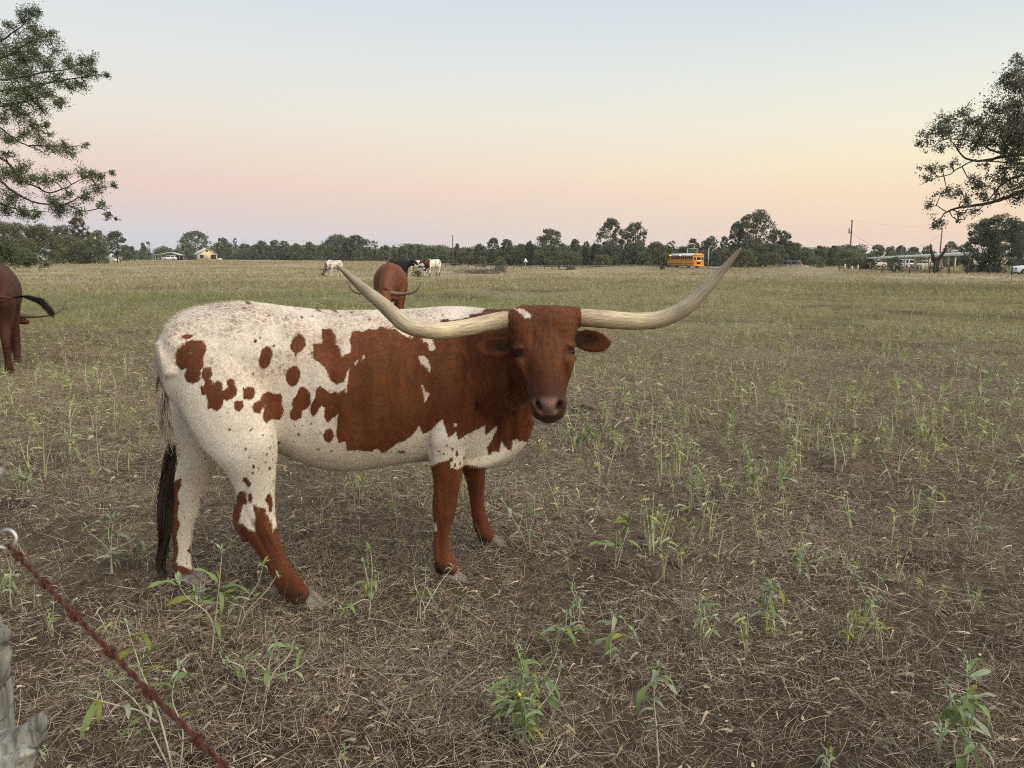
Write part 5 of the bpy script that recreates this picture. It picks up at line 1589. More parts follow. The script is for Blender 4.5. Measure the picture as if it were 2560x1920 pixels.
def herd_mat(name, base, patch, thr, scale, seed, head=None):
    m = bpy.data.materials.new(name); m.use_nodes = True
    nt = m.node_tree; N, L = nt.nodes, nt.links
    b = N['Principled BSDF']; b.inputs['Roughness'].default_value = .7; b.inputs['Specular IOR Level'].default_value = .25
    tc = N.new('ShaderNodeTexCoord')
    mp = N.new('ShaderNodeMapping'); mp.inputs['Location'].default_value = (seed, seed * 2, seed)
    L.new(tc.outputs['Object'], mp.inputs[0])
    nz = N.new('ShaderNodeTexNoise'); nz.inputs['Scale'].default_value = scale; nz.inputs['Detail'].default_value = 3
    L.new(mp.outputs[0], nz.inputs['Vector'])
    at = N.new('ShaderNodeAttribute'); at.attribute_name = 'dark'
    ad = N.new('ShaderNodeMath'); ad.operation = 'ADD'; L.new(nz.outputs[0], ad.inputs[0]); L.new(at.outputs['Fac'], ad.inputs[1])
    mr = N.new('ShaderNodeMapRange'); mr.inputs[1].default_value, mr.inputs[2].default_value = thr - .006, thr + .006
    L.new(ad.outputs[0], mr.inputs[0])
    n2 = N.new('ShaderNodeTexNoise'); n2.inputs['Scale'].default_value = 9; n2.inputs['Detail'].default_value = 6
    L.new(tc.outputs['Object'], n2.inputs['Vector'])
    m2 = N.new('ShaderNodeMapRange'); m2.inputs[3].default_value, m2.inputs[4].default_value = .5, 1.5
    L.new(n2.outputs[0], m2.inputs[0])
    mix = N.new('ShaderNodeMix'); mix.data_type = 'RGBA'; mix.inputs[6].default_value = (*base, 1); mix.inputs[7].default_value = (*patch, 1)
    L.new(mr.outputs[0], mix.inputs['Factor'])
    sc = N.new('ShaderNodeVectorMath'); sc.operation = 'SCALE'
    L.new(mix.outputs[2], sc.inputs[0]); L.new(m2.outputs[0], sc.inputs['Scale'])
    L.new(sc.outputs[0], b.inputs['Base Color'])
    bp = N.new('ShaderNodeBump'); bp.inputs['Strength'].default_value = .5; bp.inputs['Distance'].default_value = .03
    n3 = N.new('ShaderNodeTexNoise'); n3.inputs['Scale'].default_value = 14; n3.inputs['Detail'].default_value = 8
    L.new(tc.outputs['Object'], n3.inputs['Vector']); L.new(n3.outputs[0], bp.inputs['Height']); L.new(bp.outputs[0], b.inputs['Normal'])
    return m


M_HORNB = M('dark_tipped_horn', (.15, .12, .09), .5, noise=.3, nscale=12)
M_HORND = M('dark_horn', (.06, .05, .042), .5)


def herd_cow(name, label, loc, yaw, mat, scale=1.0, pose='graze', turn=0.0, horn_span=.62, horn_mat_=None, dark=None, tail='hang', voxel=.014, hair=None):
    root = empty(name, loc, label, 'cow', None, yaw)
    root.scale = (scale,) * 3
    mb = MB()
    limb3(mb, [(-.80, 0, 1.14, .09, .07), (-.75, 0, 1.10, .19, .15), (-.58, 0, 1.08, .265, .235), (-.25, 0, 1.02, .30, .285), (.1, 0, .985, .335, .32), (.4, 0, 1.0, .335, .29), (.62, 0, 1.045, .315, .235), (.78, 0, 1.02, .25, .165), (.87, 0, .98, .12, .09)], 28, 4, 2.3)
    limb3(mb, [(-.7, 0, 1.31, .05, .05), (-.3, 0, 1.285, .05, .05), (.2, 0, 1.28, .05, .05), (.55, 0, 1.33, .06, .05), (.75, 0, 1.27, .06, .05)])
    for sg in (-1, 1):
        limb3(mb, [(-.55, .14 * sg, 1.12, .16, .10), (-.53, .165 * sg, .95, .21, .125), (-.50, .165 * sg, .76, .17, .11), (-.53, .16 * sg, .60, .105, .075), (-.60, .155 * sg, .46, .072, .052), (-.60, .155 * sg, .38, .056, .046), (-.565, .155 * sg, .22, .042, .038),
                   (-.55, .155 * sg, .12, .05, .046), (-.51, .155 * sg, .05, .05, .05), (-.48, .155 * sg, .0, .058, .055)])
        limb3(mb, [(.52, .14 * sg, 1.0, .17, .09), (.53, .165 * sg, .82, .14, .095), (.54, .16 * sg, .64, .095, .072), (.55, .155 * sg, .48, .062, .056), (.555, .155 * sg, .40, .058, .05), (.55, .155 * sg, .24, .040, .038), (.555, .155 * sg, .12, .05, .046),
                   (.585, .155 * sg, .05, .05, .05), (.61, .155 * sg, .0, .058, .055)])
    ct, st_ = math.cos(turn), math.sin(turn)

    def hp(u, v, z):                      # head points turned sideways about the shoulder
        return (.72 + u * ct - v * st_, u * st_ + v * ct, z)
    if pose == 'graze':
        neck = [(.0, 1.04, .25, .17), (.16, .93, .22, .15), (.30, .76, .18, .125), (.42, .58, .15, .11)]
        head = [(.42, .60, .12, .10), (.47, .50, .135, .11), (.54, .36, .115, .095), (.60, .22, .085, .075), (.63, .12, .075, .07), (.64, .07, .05, .05)]
        poll = (.44, .63)
    elif pose == 'low':
        neck = [(.0, 1.04, .25, .17), (.18, .98, .22, .15), (.34, .90, .18, .125), (.46, .82, .15, .11)]
        head = [(.45, .84, .12, .10), (.51, .74, .135, .11), (.58, .60, .115, .095), (.63, .46, .085, .075), (.66, .36, .075, .07), (.67, .31, .05, .05)]
        poll = (.46, .86)
    else:
        neck = [(.0, 1.06, .25, .17), (.14, 1.12, .22, .15), (.28, 1.20, .18, .125), (.40, 1.26, .15, .11)]
        head = [(.38, 1.32, .12, .10), (.45, 1.28, .135, .11), (.58, 1.19, .115, .095), (.70, 1.10, .085, .075), (.77, 1.05, .075, .07), (.81, 1.03, .05, .05)]
        poll = (.40, 1.38)
    limb3(mb, [(*hp(u, 0, z), r, w) for u, z, r, w in neck], 20, 3)
    limb3(mb, [(*hp(u, 0, z), r, w) for u, z, r, w in head], 18, 3)
    for sg in (-1, 1):
        p0, p1, p2 = hp(poll[0], .08 * sg, poll[1] - .06), hp(poll[0] - .01, .17 * sg, poll[1] - .09), hp(poll[0] - .02, .25 * sg, poll[1] - .11)
        limb3(mb, [(*p0, .04, .03), (*p1, .055, .022), (*p2, .02, .012)], 10, 3)
    if tail == 'hang':
        tl = [(-.80, 0, 1.22), (-.87, .02, 1.05), (-.86, .03, .8), (-.85, .03, .6)]
    else:
        tl = [(-.80, 0, 1.24), (-.90, -.04, 1.10), (-.94, -.16, .98), (-.93, -.30, .955)]
    limb3(mb, [(*p, r, r) for p, r in zip(tl, (.05, .03, .022, .016))], 10, 3)
    V, Q, E = fused(mb, voxel, 'herd_tmp', 5)
    o = mk('body', V, Q, mat, root, True)
    fattr(o, 'dark', dark(V) if dark is not None else np.zeros(len(V)))
    for sg in (-1, 1):
        pts = [hp(poll[0], .07 * sg, poll[1]), hp(poll[0], .30 * horn_span / .62 * sg, poll[1] - .02), hp(poll[0] + .04, .52 * horn_span / .62 * sg, poll[1] + .03), hp(poll[0] + .06, horn_span * sg, poll[1] + .20)]
        A = dense(pts, 5)
        MB().tube(A, np.linspace(.044, .007, len(A)), 9).build('horn', horn_mat_ or M_HORNB, root, True)
    e = np.array(tl[-1])
    if tail == 'hang':
        ps = [(e, .012), (e + [0, 0, -.12], .035), (e + [0, 0, -.28], .03), (e + [0, 0, -.38], .012)]
    else:
        ps = [(e + [0, .05, 0], .012), (e + [0, -.13, .02], .028), (e + [0, -.28, -.04], .045), (e + [0, -.37, -.17], .04), (e + [0, -.39, -.24], .02)]
    hair_locks('tail_switch', ps, 200 if tail == 'hang' else 700, hair or M_HAIR, root, None, 4, 8)
    return root


def herd():
    brown = (.135, .045, .020)
    mb_ = herd_mat('red_brown_coat', brown, (.5, .45, .38), .80, 3.5, 3.0)
    md_ = herd_mat('dark_brown_coat', (.060, .022, .012), (.5, .45, .38), .86, 3.0, 5.0)
    b = P_ground(-32, None, 11.2)
    herd_cow('brown_cow', 'dark brown cow seen from behind, black tail swung out, cut off by the left edge', b, R(118), md_, 1.16, 'graze', -.12, .72, tail='swing', voxel=.010,
             dark=lambda V: .32 * np.exp(-((V[:, 0] + .60) / .10) ** 2 - ((V[:, 1] - .08) / .09) ** 2) * (V[:, 2] > 1.25) - .15)
    b = P_ground(966, None, 15.6)
    herd_cow('brown_cow', 'red-brown cow grazing head-on behind the back of the spotted longhorn', b + Vector((0, .5, 0)), R(-84), mb_, 1.10, 'low', -.10, .64, voxel=.012,
             dark=lambda V: .24 * np.exp(-((V[:, 0] + .5) / .14) ** 2 - (V[:, 1] / .10) ** 2) * (V[:, 2] > 1.2) + .12 * np.exp(-((V[:, 0] - .35) / .16) ** 2 - (V[:, 1] / .08) ** 2) * (V[:, 2] > 1.25) - .2)
    mw = herd_mat('white_mottled_coat', (.58, .54, .48), (.10, .08, .07), .60, 7, 1.0)
    mk_ = herd_mat('black_coat', (.014, .013, .013), (.018, .016, .016), .6, 3, 2.0)
    mp_ = herd_mat('black_pied_coat', (.72, .68, .62), (.018, .016, .015), .545, 3.6, 4.0)
    mr_ = herd_mat('brown_pied_coat', (.74, .69, .61), (.075, .03, .018), .60, 3.4, 8.0)
    hd = lambda V: np.where(V[:, 0] > .98, .5, 0.0)
    b = P_ground(836, None, 62)
    herd_cow('white_cow', 'white mottled cow with dark head grazing toward the left in the distance', b, R(240), mw, .98, 'graze', .0, .6, M_HORND, dark=hd, voxel=.02)
    b = P_ground(996, None, 54)
    herd_cow('black_cow', 'solid black cow standing behind the red-brown grazing cow', b, R(-18), mk_, 1.0, 'level', -.1, .5, M_HORND, voxel=.02)
    b = P_ground(1046, None, 63)
    herd_cow('pied_cow', 'black and white pied cow behind the black cow', b, R(165), mp_, .96, 'level', .2, .5, M_HORND, dark=hd, voxel=.02)
    b = P_ground(1082, None, 61)
    herd_cow('pied_cow', 'white cow with brown head and neck, rightmost of the distant group', b, R(232), mr_, .98, 'level', .0, .5, M_HORND, dark=lambda V: np.where(V[:, 0] > .62, .5, 0.0) + np.where(V[:, 2] < .3, .12, 0), voxel=.02)


herd()


# ------------------------------------------------------------------ buildings, vehicles, road, poles
M_ROAD = M('asphalt', (.060, .060, .060), .9, noise=.25, nscale=2)
M_TIN = M('tin_roof', (.62, .65, .68), .45, .3, noise=.15, nscale=1)
M_WROOF = M('white_roof_sheet', (.88, .90, .92), .5, noise=.08, nscale=1)
M_YELL = M('yellow_plank_wall', (.74, .64, .40), .8, noise=.12, nscale=3)
M_GREYW = M('grey_plank_wall', (.38, .36, .32), .85, noise=.2, nscale=3)
M_DARK = M('dark_opening', (.018, .018, .018), .8)
M_CREAM = M('cream_paint', (.66, .60, .47), .7, noise=.1, nscale=3)
M_BUSY = M('bus_yellow_paint', (.74, .32, .035), .45, spec=.4, noise=.12, nscale=2)
M_BLACK = M('black_rubber', (.02, .02, .02), .7)
M_GLASS = M('dark_window_glass', (.022, .024, .026), .25, spec=.25)
M_WHITE = M('white_paint', (.80, .80, .80), .35, spec=.5)
M_AMBER = M('amber_lamp', (.9, .5, .05), .3, emit=((1.0, .62, .05), 2.2))
M_RED = M('red_lamp', (.65, .05, .03), .35, emit=((1, .08, .03), .5))
M_CHROME = M('bright_rim', (.55, .55, .56), .3, .8)
M_NAVY = M('dark_car_paint', (.055, .075, .085), .25, spec=.6)
M_BEIGE = M('beige_car_paint', (.48, .43, .36), .35, spec=.5)
M_POLE = M('utility_pole_wood', (.135, .085, .062), .85, noise=.3, nscale=3)
M_GREY = M('grey_metal', (.38, .39, .39), .5, .5)
M_POST = M('dark_fence_post', (.055, .05, .045), .85, noise=.3, nscale=5)
M_HAY = M('pale_hay', (.60, .52, .28), .95, noise=.25, nscale=6, bump=.6, bscale=20)


def road():
    pts = [(82, 10), (71, 50), (59, 90), (48.5, 127), (37.5, 165), (24, 212), (5, 270), (-40, 330)]
    A = dense(pts, 8)
    T = np.gradient(A, axis=0); T /= np.linalg.norm(T, axis=1)[:, None]
    nn = np.stack([-T[:, 1], T[:, 0]], 1)
    V = []
    for off in (-3.3, -1.1, 1.1, 3.3):
        p = A + nn * off
        V.append(np.stack([p[:, 0], p[:, 1], H(p[:, 0], p[:, 1]) + .06], 1))
    n = len(A)
    Q = [(c * n + i, (c + 1) * n + i, (c + 1) * n + i + 1, c * n + i + 1) for c in range(3) for i in range(n - 1)]
    tag(mk('country_road', np.concatenate(V), np.array(Q), M_ROAD), 'narrow grey country road behind the pasture fence', None, None, 'structure')


road()


def wheels(root, xs, y, r, w, zc=None):
    for x in xs:
        for sg in (-1, 1):
            t = bpy.data.objects.new('wheel', None); C.objects.link(t); t.parent = root; t.location = (x, y * sg, zc or r)
            tb = MB(); th = np.linspace(0, 2 * np.pi, 25)
            V, Q = [], []
            for rr, yy in ((r * .62, -w / 2), (r * .95, -w / 2), (r, -w / 2 * .7), (r, w / 2 * .7), (r * .95, w / 2), (r * .62, w / 2)):
                V.append(np.stack([rr * np.cos(th[:-1]), np.full(24, yy), rr * np.sin(th[:-1])], 1))
            for i in range(5):
                for j in range(24):
                    Q.append((i * 24 + j, i * 24 + (j + 1) % 24, (i + 1) * 24 + (j + 1) % 24, (i + 1) * 24 + j))
            tb.add(np.concatenate(V), Q).build('tyre', M_BLACK, t, True)
            MB().tube([(0, -w * .42, 0), (0, -w * .30, 0), (0, w * .30, 0), (0, w * .42, 0)], [r * .45, r * .63, r * .63, r * .45], 16).build('rim', M_CHROME, t, False)


def flat_text(parent, txt, loc, size, mat, rot):
    cu = bpy.data.curves.new('lettering', 'FONT'); cu.body = txt; cu.size = size; cu.align_x = 'CENTER'; cu.align_y = 'CENTER'; cu.extrude = .003
    cu.materials.append(mat)
    o = bpy.data.objects.new('lettering', cu); C.objects.link(o); o.parent = parent; o.location = loc; o.rotation_euler = rot
    return o


def school_bus():
    b = P_ground(1716, None, 165)
    root = empty('school_bus', b, 'yellow school bus with white roof driving away behind the pasture', 'bus', None, math.atan2(75, -21.5))
    # local: x forward (front +x), y left
    Lb, W, z0, z1 = 10.4, 2.42, .55, 2.55
    prof = [(-W / 2, z0), (W / 2, z0), (W / 2, z1), (-W / 2, z1)]
    o = MB().box((0, 0, (z0 + z1) / 2), (Lb, W, z1 - z0)).build('body', M_BUSY, root); bevel(o, .06)
    rp = [(-W / 2 - .02, z1 + .004), (W / 2 + .02, z1 + .004), (W / 2 * .97, z1 + .22), (W / 2 * .8, z1 + .40), (W / 2 * .4, z1 + .50), (-W / 2 * .4, z1 + .50), (-W / 2 * .8, z1 + .40), (-W / 2 * .97, z1 + .22)]
    m = MB(); m.prism(rp, (0, 1, 0), (0, 0, 1), (1, 0, 0), (.25, 0, 0), Lb - .5); m.build('roof', M_WHITE, root)
    m = MB(); m.prism([(u * 1.01, v) for u, v in rp], (0, 1, 0), (0, 0, 1), (1, 0, 0), (-Lb / 2 + .12, 0, 0), .30); m.build('roof_cap', M_BUSY, root)
    m = MB(); m.prism([(u * 1.01, v) for u, v in rp], (0, 1, 0), (0, 0, 1), (1, 0, 0), (Lb / 2 - .12, 0, 0), .30); m.build('roof_cap', M_BUSY, root)
    o = MB().box((Lb / 2 + .75, 0, 1.05), (1.5, 2.1, 1.0), taper=.9).build('hood', M_BUSY, root); bevel(o, .08)
    for sg in (-1, 1):
        for i in range(11):
            MB().box((-Lb / 2 + .75 + i * .86, sg * (W / 2 + .004), 2.20), (.74, .03, .66)).build('window', M_GLASS, root)
        for z in (.95, 1.68):
            MB().box((0, sg * (W / 2 + .012), z), (Lb - .1, .03, .07)).build('rub_rail', M_BLACK, root)
    MB().box((-Lb / 2 - .004, 0, 2.05), (.03, .85, .62)).build('rear_window', M_GLASS, root)
    MB().box((-Lb / 2 - .004, 0, 1.12), (.03, .85, .45)).build('rear_window', M_GLASS, root)
    for sg in (-1, 1):
        MB().box((-Lb / 2 - .004, sg * .85, 2.05), (.03, .42, .62)).build('rear_window', M_GLASS, root)
        MB().box((-Lb / 2 - .015, sg * .95, 1.35), (.05, .22, .22)).build('tail_light', M_RED, root)
        MB().box((-Lb / 2 + .0, sg * .8, 2.87), (.06, .2, .16)).build('flasher_lamp', M_RED, root)
    MB().box((-Lb / 2 - .01, 0, 1.58), (.04, .9, .2)).build('rear_sign', M_WHITE, root)
    MB().box((-Lb / 2 - .12, 0, .55), (.2, 2.4, .24)).build('bumper', M_BUSY, root)
    for x in (Lb / 2 - .25, .4):
        MB().box((x, W / 2 + .05, 2.68), (.32, .1, .16)).build('marker_lamp', M_AMBER, root)
    wheels(root, (-Lb / 2 + 2.4, Lb / 2 + .7), 1.0, .5, .3)


school_bus()


def car(name, label, loc, yaw, paint, profile, cabin, wheel_x, width=1.85, r=.37, cat='car', extra=True):
    """profile: lower body outline (x,z); cabin: greenhouse outline (x,z); x forward"""
    root = empty(name, loc, label, cat, None, yaw)
    m = MB(); m.prism(profile, (1, 0, 0), (0, 0, 1), (0, 1, 0), (0, 0, 0), width)
    o = m.build('body', paint, root); bevel(o, .05)
    zb = min(v for u, v in cabin); zt = max(v for u, v in cabin)
    m = MB(); m.prism(cabin, (1, 0, 0), (0, 0, 1), (0, 1, 0), (0, 0, 0), width - .06, lambda u, v: 1 - .22 * (v - zb) / (zt - zb + 1e-6))
    o = m.build('cabin', paint, root); bevel(o, .04)
    xs = [u for u, v in cabin if v > zt - .12]; x0, x1 = min(xs), max(xs)
    xl = [u for u, v in cabin if v < zb + .12]; l0, l1 = min(xl), max(xl)
    for sg in (-1, 1):
        for a, c in ((.04, .47), (.53, .95)):
            zl, zh = zb + .07, zt - .10
            def pt(f, z):
                k = (z - zb) / (zt - zb)
                x = (l0 + (x0 - l0) * k) + f * ((l1 - l0) + ((x1 - x0) - (l1 - l0)) * k)
                return (x, sg * ((width - .06) / 2 * (1 - .22 * k) + .012), z)
            V = [pt(a, zl), pt(c, zl), pt(c, zh), pt(a, zh)]
            V2 = [(x, y - sg * .03, z) for x, y, z in V]
            MB().add(V + V2, [(0, 1, 2, 3), (7, 6, 5, 4), (0, 4, 5, 1), (1, 5, 6, 2), (2, 6, 7, 3), (3, 7, 4, 0)]).build('window', M_GLASS, root)
        xf = max(u for u, v in profile); xr = min(u for u, v in profile)
        MB().box((xf - .06, sg * (width / 2 - .28), .85), (.16, .36, .16)).build('headlight', M_CHROME, root)
        MB().box((xr + .02, sg * (width / 2 - .16), .95), (.1, .2, .28)).build('tail_light', M_RED, root)
        for wx in wheel_x:                                     # dark wheel arches
            MB().tube([(wx, sg * (width / 2 - .25), r), (wx, sg * (width / 2 + .006), r)], r * 1.22, 20).build('wheel_arch', M_BLACK, root)
    for f in (0, 1):
        s = 1 if f else -1
        lo, hi = (l1, x1) if f else (l0, x0)
        V = [(lo + s * .012 + (hi - lo) * .10, -width * .40, zb + .08), (lo + s * .012 + (hi - lo) * .10, width * .40, zb + .08), (lo + s * .012 + (hi - lo) * .88, width * .33, zt - .06), (lo + s * .012 + (hi - lo) * .88, -width * .33, zt - .06)]
        V2 = [(x - s * .03, y, z) for x, y, z in V]
        MB().add(V + V2, [(0, 1, 2, 3), (7, 6, 5, 4), (0, 4, 5, 1), (1, 5, 6, 2), (2, 6, 7, 3), (3, 7, 4, 0)]).build('windscreen' if f else 'rear_window', M_GLASS, root)
    wheels(root, wheel_x, width / 2 - .06, r, .25)
    return root


SUVP = [(-2.3, .35), (2.25, .35), (2.32, .6), (2.3, .95), (2.0, 1.06), (1.2, 1.12), (-2.25, 1.12), (-2.35, .8)]
SUVC = [(-2.2, 1.10), (1.25, 1.10), (.45, 1.74), (-1.9, 1.76)]
VANC = [(-2.25, 1.10), (1.75, 1.10), (1.05, 1.88), (-2.15, 1.9)]
PICP = [(-2.7, .45), (2.5, .45), (2.6, .7), (2.55, 1.05), (1.3, 1.15), (-2.7, 1.15)]
PICC = [(-.7, 1.13), (1.35, 1.13), (.65, 1.78), (-.55, 1.78)]


def vehicles():
    b = P_ground(2590, None, 90)
    rd = math.atan2(75, -21.5)
    car('white_car', 'white car on the road, its front half showing at the right edge', b, R(172), M_WHITE, SUVP, SUVC, (-1.45, 1.45))
    b = P_ground(1972, None, 138)
    car('dark_car', 'dark grey-green car half hidden behind the grassy mound', b, R(155), M_NAVY, SUVP, SUVC, (-1.45, 1.45))
    b = P_ground(2003, None, 137)
    r = empty('flat_trailer', b, 'pale flat trailer rail showing right of the dark car', 'trailer', None, R(165))
    MB().box((0, 0, .78), (2.6, 1.6, .18)).build('bed', M_CREAM, r)
    MB().box((1.35, 0, .72), (.25, .5, .45)).build('tail_light', M_RED, r)
    wheels(r, (-.2,), .8, .32, .2)
    b = P_ground(2316, None, 150)
    car('beige_pickup', 'beige pickup parked under the middle of the open shed', b, R(178), M_BEIGE, PICP, PICC, (-1.6, 1.6), cat='pickup')
    b = P_ground(2264, None, 158)
    car('pale_van', 'pale van parked left of the beige pickup under the shed', b, R(100), M_WHITE, SUVP, VANC, (-1.45, 1.45), cat='van')
    b = P_ground(2190, None, 172)
    car('pale_car', 'pale car parked under the left end of the open shed', b, R(15), M_BEIGE, SUVP, SUVC, (-1.45, 1.45))
    b = P_ground(424, None, 288)
    car('white_car', 'white car parked under the small open carport', b, R(190), M_WHITE, SUVP, SUVC, (-1.45, 1.45))


vehicles()


def shed():
    A, Bp = P_ground(2176, None, 148), P_ground(2437, None, 112)
    d = Bp - A; Ln = math.hypot(d.x, d.y); yaw = math.atan2(d.y, d.x)
    root = empty('open_shed', (A.x, A.y, A.z), 'long open shed with a thin white roof on pale posts', 'shed', None, yaw)
    Dp = 6.5; slope = d.z / Ln
    h0, h1 = 1.95, 2.75
    hz_ = lambda x: h0 + (h1 - h0) * x / Ln
    for i, f in enumerate((.002, .26, .50, .515, .74, .80, .998)):
        for y in (0, Dp):
            x = f * Ln
            if y and i in (3, 5): continue
            MB().box((x, y, slope * x + hz_(x) / 2), (.24, .24, hz_(x))).build('post', M_CREAM, root)
    n = 12
    for i in range(n):                                        # roof sheets
        x0, x1 = Ln * i / n - (.6 if i == 0 else 0), Ln * (i + 1) / n + (.6 if i == n - 1 else -.03)
        V = []
        for zt in (0, .10):
            for x, y in ((x0, -.9), (x1, -.9), (x1, Dp + .6), (x0, Dp + .6)):
                V.append((x, y, slope * x + hz_(x) + .12 + zt + .38 * (y / Dp)))
        MB().add(V, [(0, 3, 2, 1), (4, 5, 6, 7), (0, 1, 5, 4), (1, 2, 6, 5), (2, 3, 7, 6), (3, 0, 4, 7)]).build('roof_sheet', M_WROOF, root)
    V = [(-.6, -.95, h0 - .05), (Ln + .6, -.95, slope * Ln + h1 - .16), (Ln + .6, -.95, slope * Ln + h1 + .34), (-.6, -.95, h0 + .26)]
    V2 = [(x, y - .06, z) for x, y, z in V]
    MB().add(V + V2, [(3, 2, 1, 0), (4, 5, 6, 7), (0, 1, 5, 4), (1, 2, 6, 5), (2, 3, 7, 6), (3, 0, 4, 7)]).build('fascia', M_WROOF, root)


shed()


def house():
    D = 300
    b = P_ground(493, None, D)
    root = empty('yellow_house', b, 'small yellow house with grey metal gable roof beyond the pasture', 'house', None, R(28))
    W, Ln, hw, ha = 7.2, 9.5, 2.5, 4.6
    # front gable faces local -y, the house runs back along +y; local x 0..W
    m = MB(); m.prism([(0, 0), (W, 0), (W, hw), (W / 2, ha - .15), (0, hw)], (1, 0, 0), (0, 0, 1), (0, 1, 0), (0, Ln / 2, 0), Ln)
    m.build('wall', M_YELL, root)
    m = MB().box((-.03, Ln / 2, hw / 2), (.06, Ln - .1, hw - .02)); m.build('side_wall', M_GREYW, root)
    for s0, s1 in ((-.4, W / 2), (W + .4, W / 2)):
        z0 = hw - .30; z1 = ha
        V = [(s0, -.5, z0), (s0, Ln + .3, z0), (s1, Ln + .3, z1), (s1, -.5, z1)]
        V = V + [(x, y, z + .12) for x, y, z in V]
        MB().add(V, [(0, 1, 2, 3), (7, 6, 5, 4), (0, 4, 5, 1), (1, 5, 6, 2), (2, 6, 7, 3), (3, 7, 4, 0)]).build('roof_sheet', M_TIN, root)
    MB().box((W / 2, -.03, 3.55), (.75, .08, .75)).build('window', M_DARK, root)
    MB().box((1.7, -.03, 1.35), (1.3, .08, 1.3)).build('window', M_DARK, root)
    MB().box((3.3, -.03, 1.05), (.9, .08, 2.0)).build('door', M_GREYW, root)
    MB().box((5.9, -.03, 1.25), (1.9, .08, 1.7)).build('opening_shade', M_DARK, root)  # near-black panel paints the shade inside the open part of the front
    MB().box((W + .9, .5, .35), (1.6, 1.6, .7)).build('porch', M_CREAM, root)
    for y in (1.2, 4.2, 7.3):
        MB().box((-.08, y, 1.3), (.08, 1.1, 1.3)).build('window', M_DARK, root)
    b = P_ground(388, None, 292)
    root = empty('open_carport', b, 'low open carport with pale tin gable roof left of the yellow house', 'carport', None, R(12))
    W, Ln, hw, ha = 8.6, 7, 1.95, 2.9
    for x in (.1, 2.1, 4.2, 6.4, 8.5):
        for y in (.1, Ln):
            MB().box((x, y, hw / 2), (.18, .18, hw)).build('post', M_GREYW, root)
    for s0, s1 in ((-.5, W * .62), (W + .5, W * .62)):
        V = [(s0, -.4, hw - .06), (s0, Ln + .4, hw - .06), (s1, Ln + .4, ha), (s1, -.4, ha)]
        V = V + [(x, y, z + .12) for x, y, z in V]
        MB().add(V, [(0, 1, 2, 3), (7, 6, 5, 4), (0, 4, 5, 1), (1, 5, 6, 2), (2, 6, 7, 3), (3, 7, 4, 0)]).build('roof_sheet', M_TIN, root)
    MB().box((W / 2 + 1.2, Ln - .2, .8), (W * .6, .15, 1.6)).build('interior_shade', M_DARK, root)  # near-black panel puts the shade of the carport interior into colour


house()


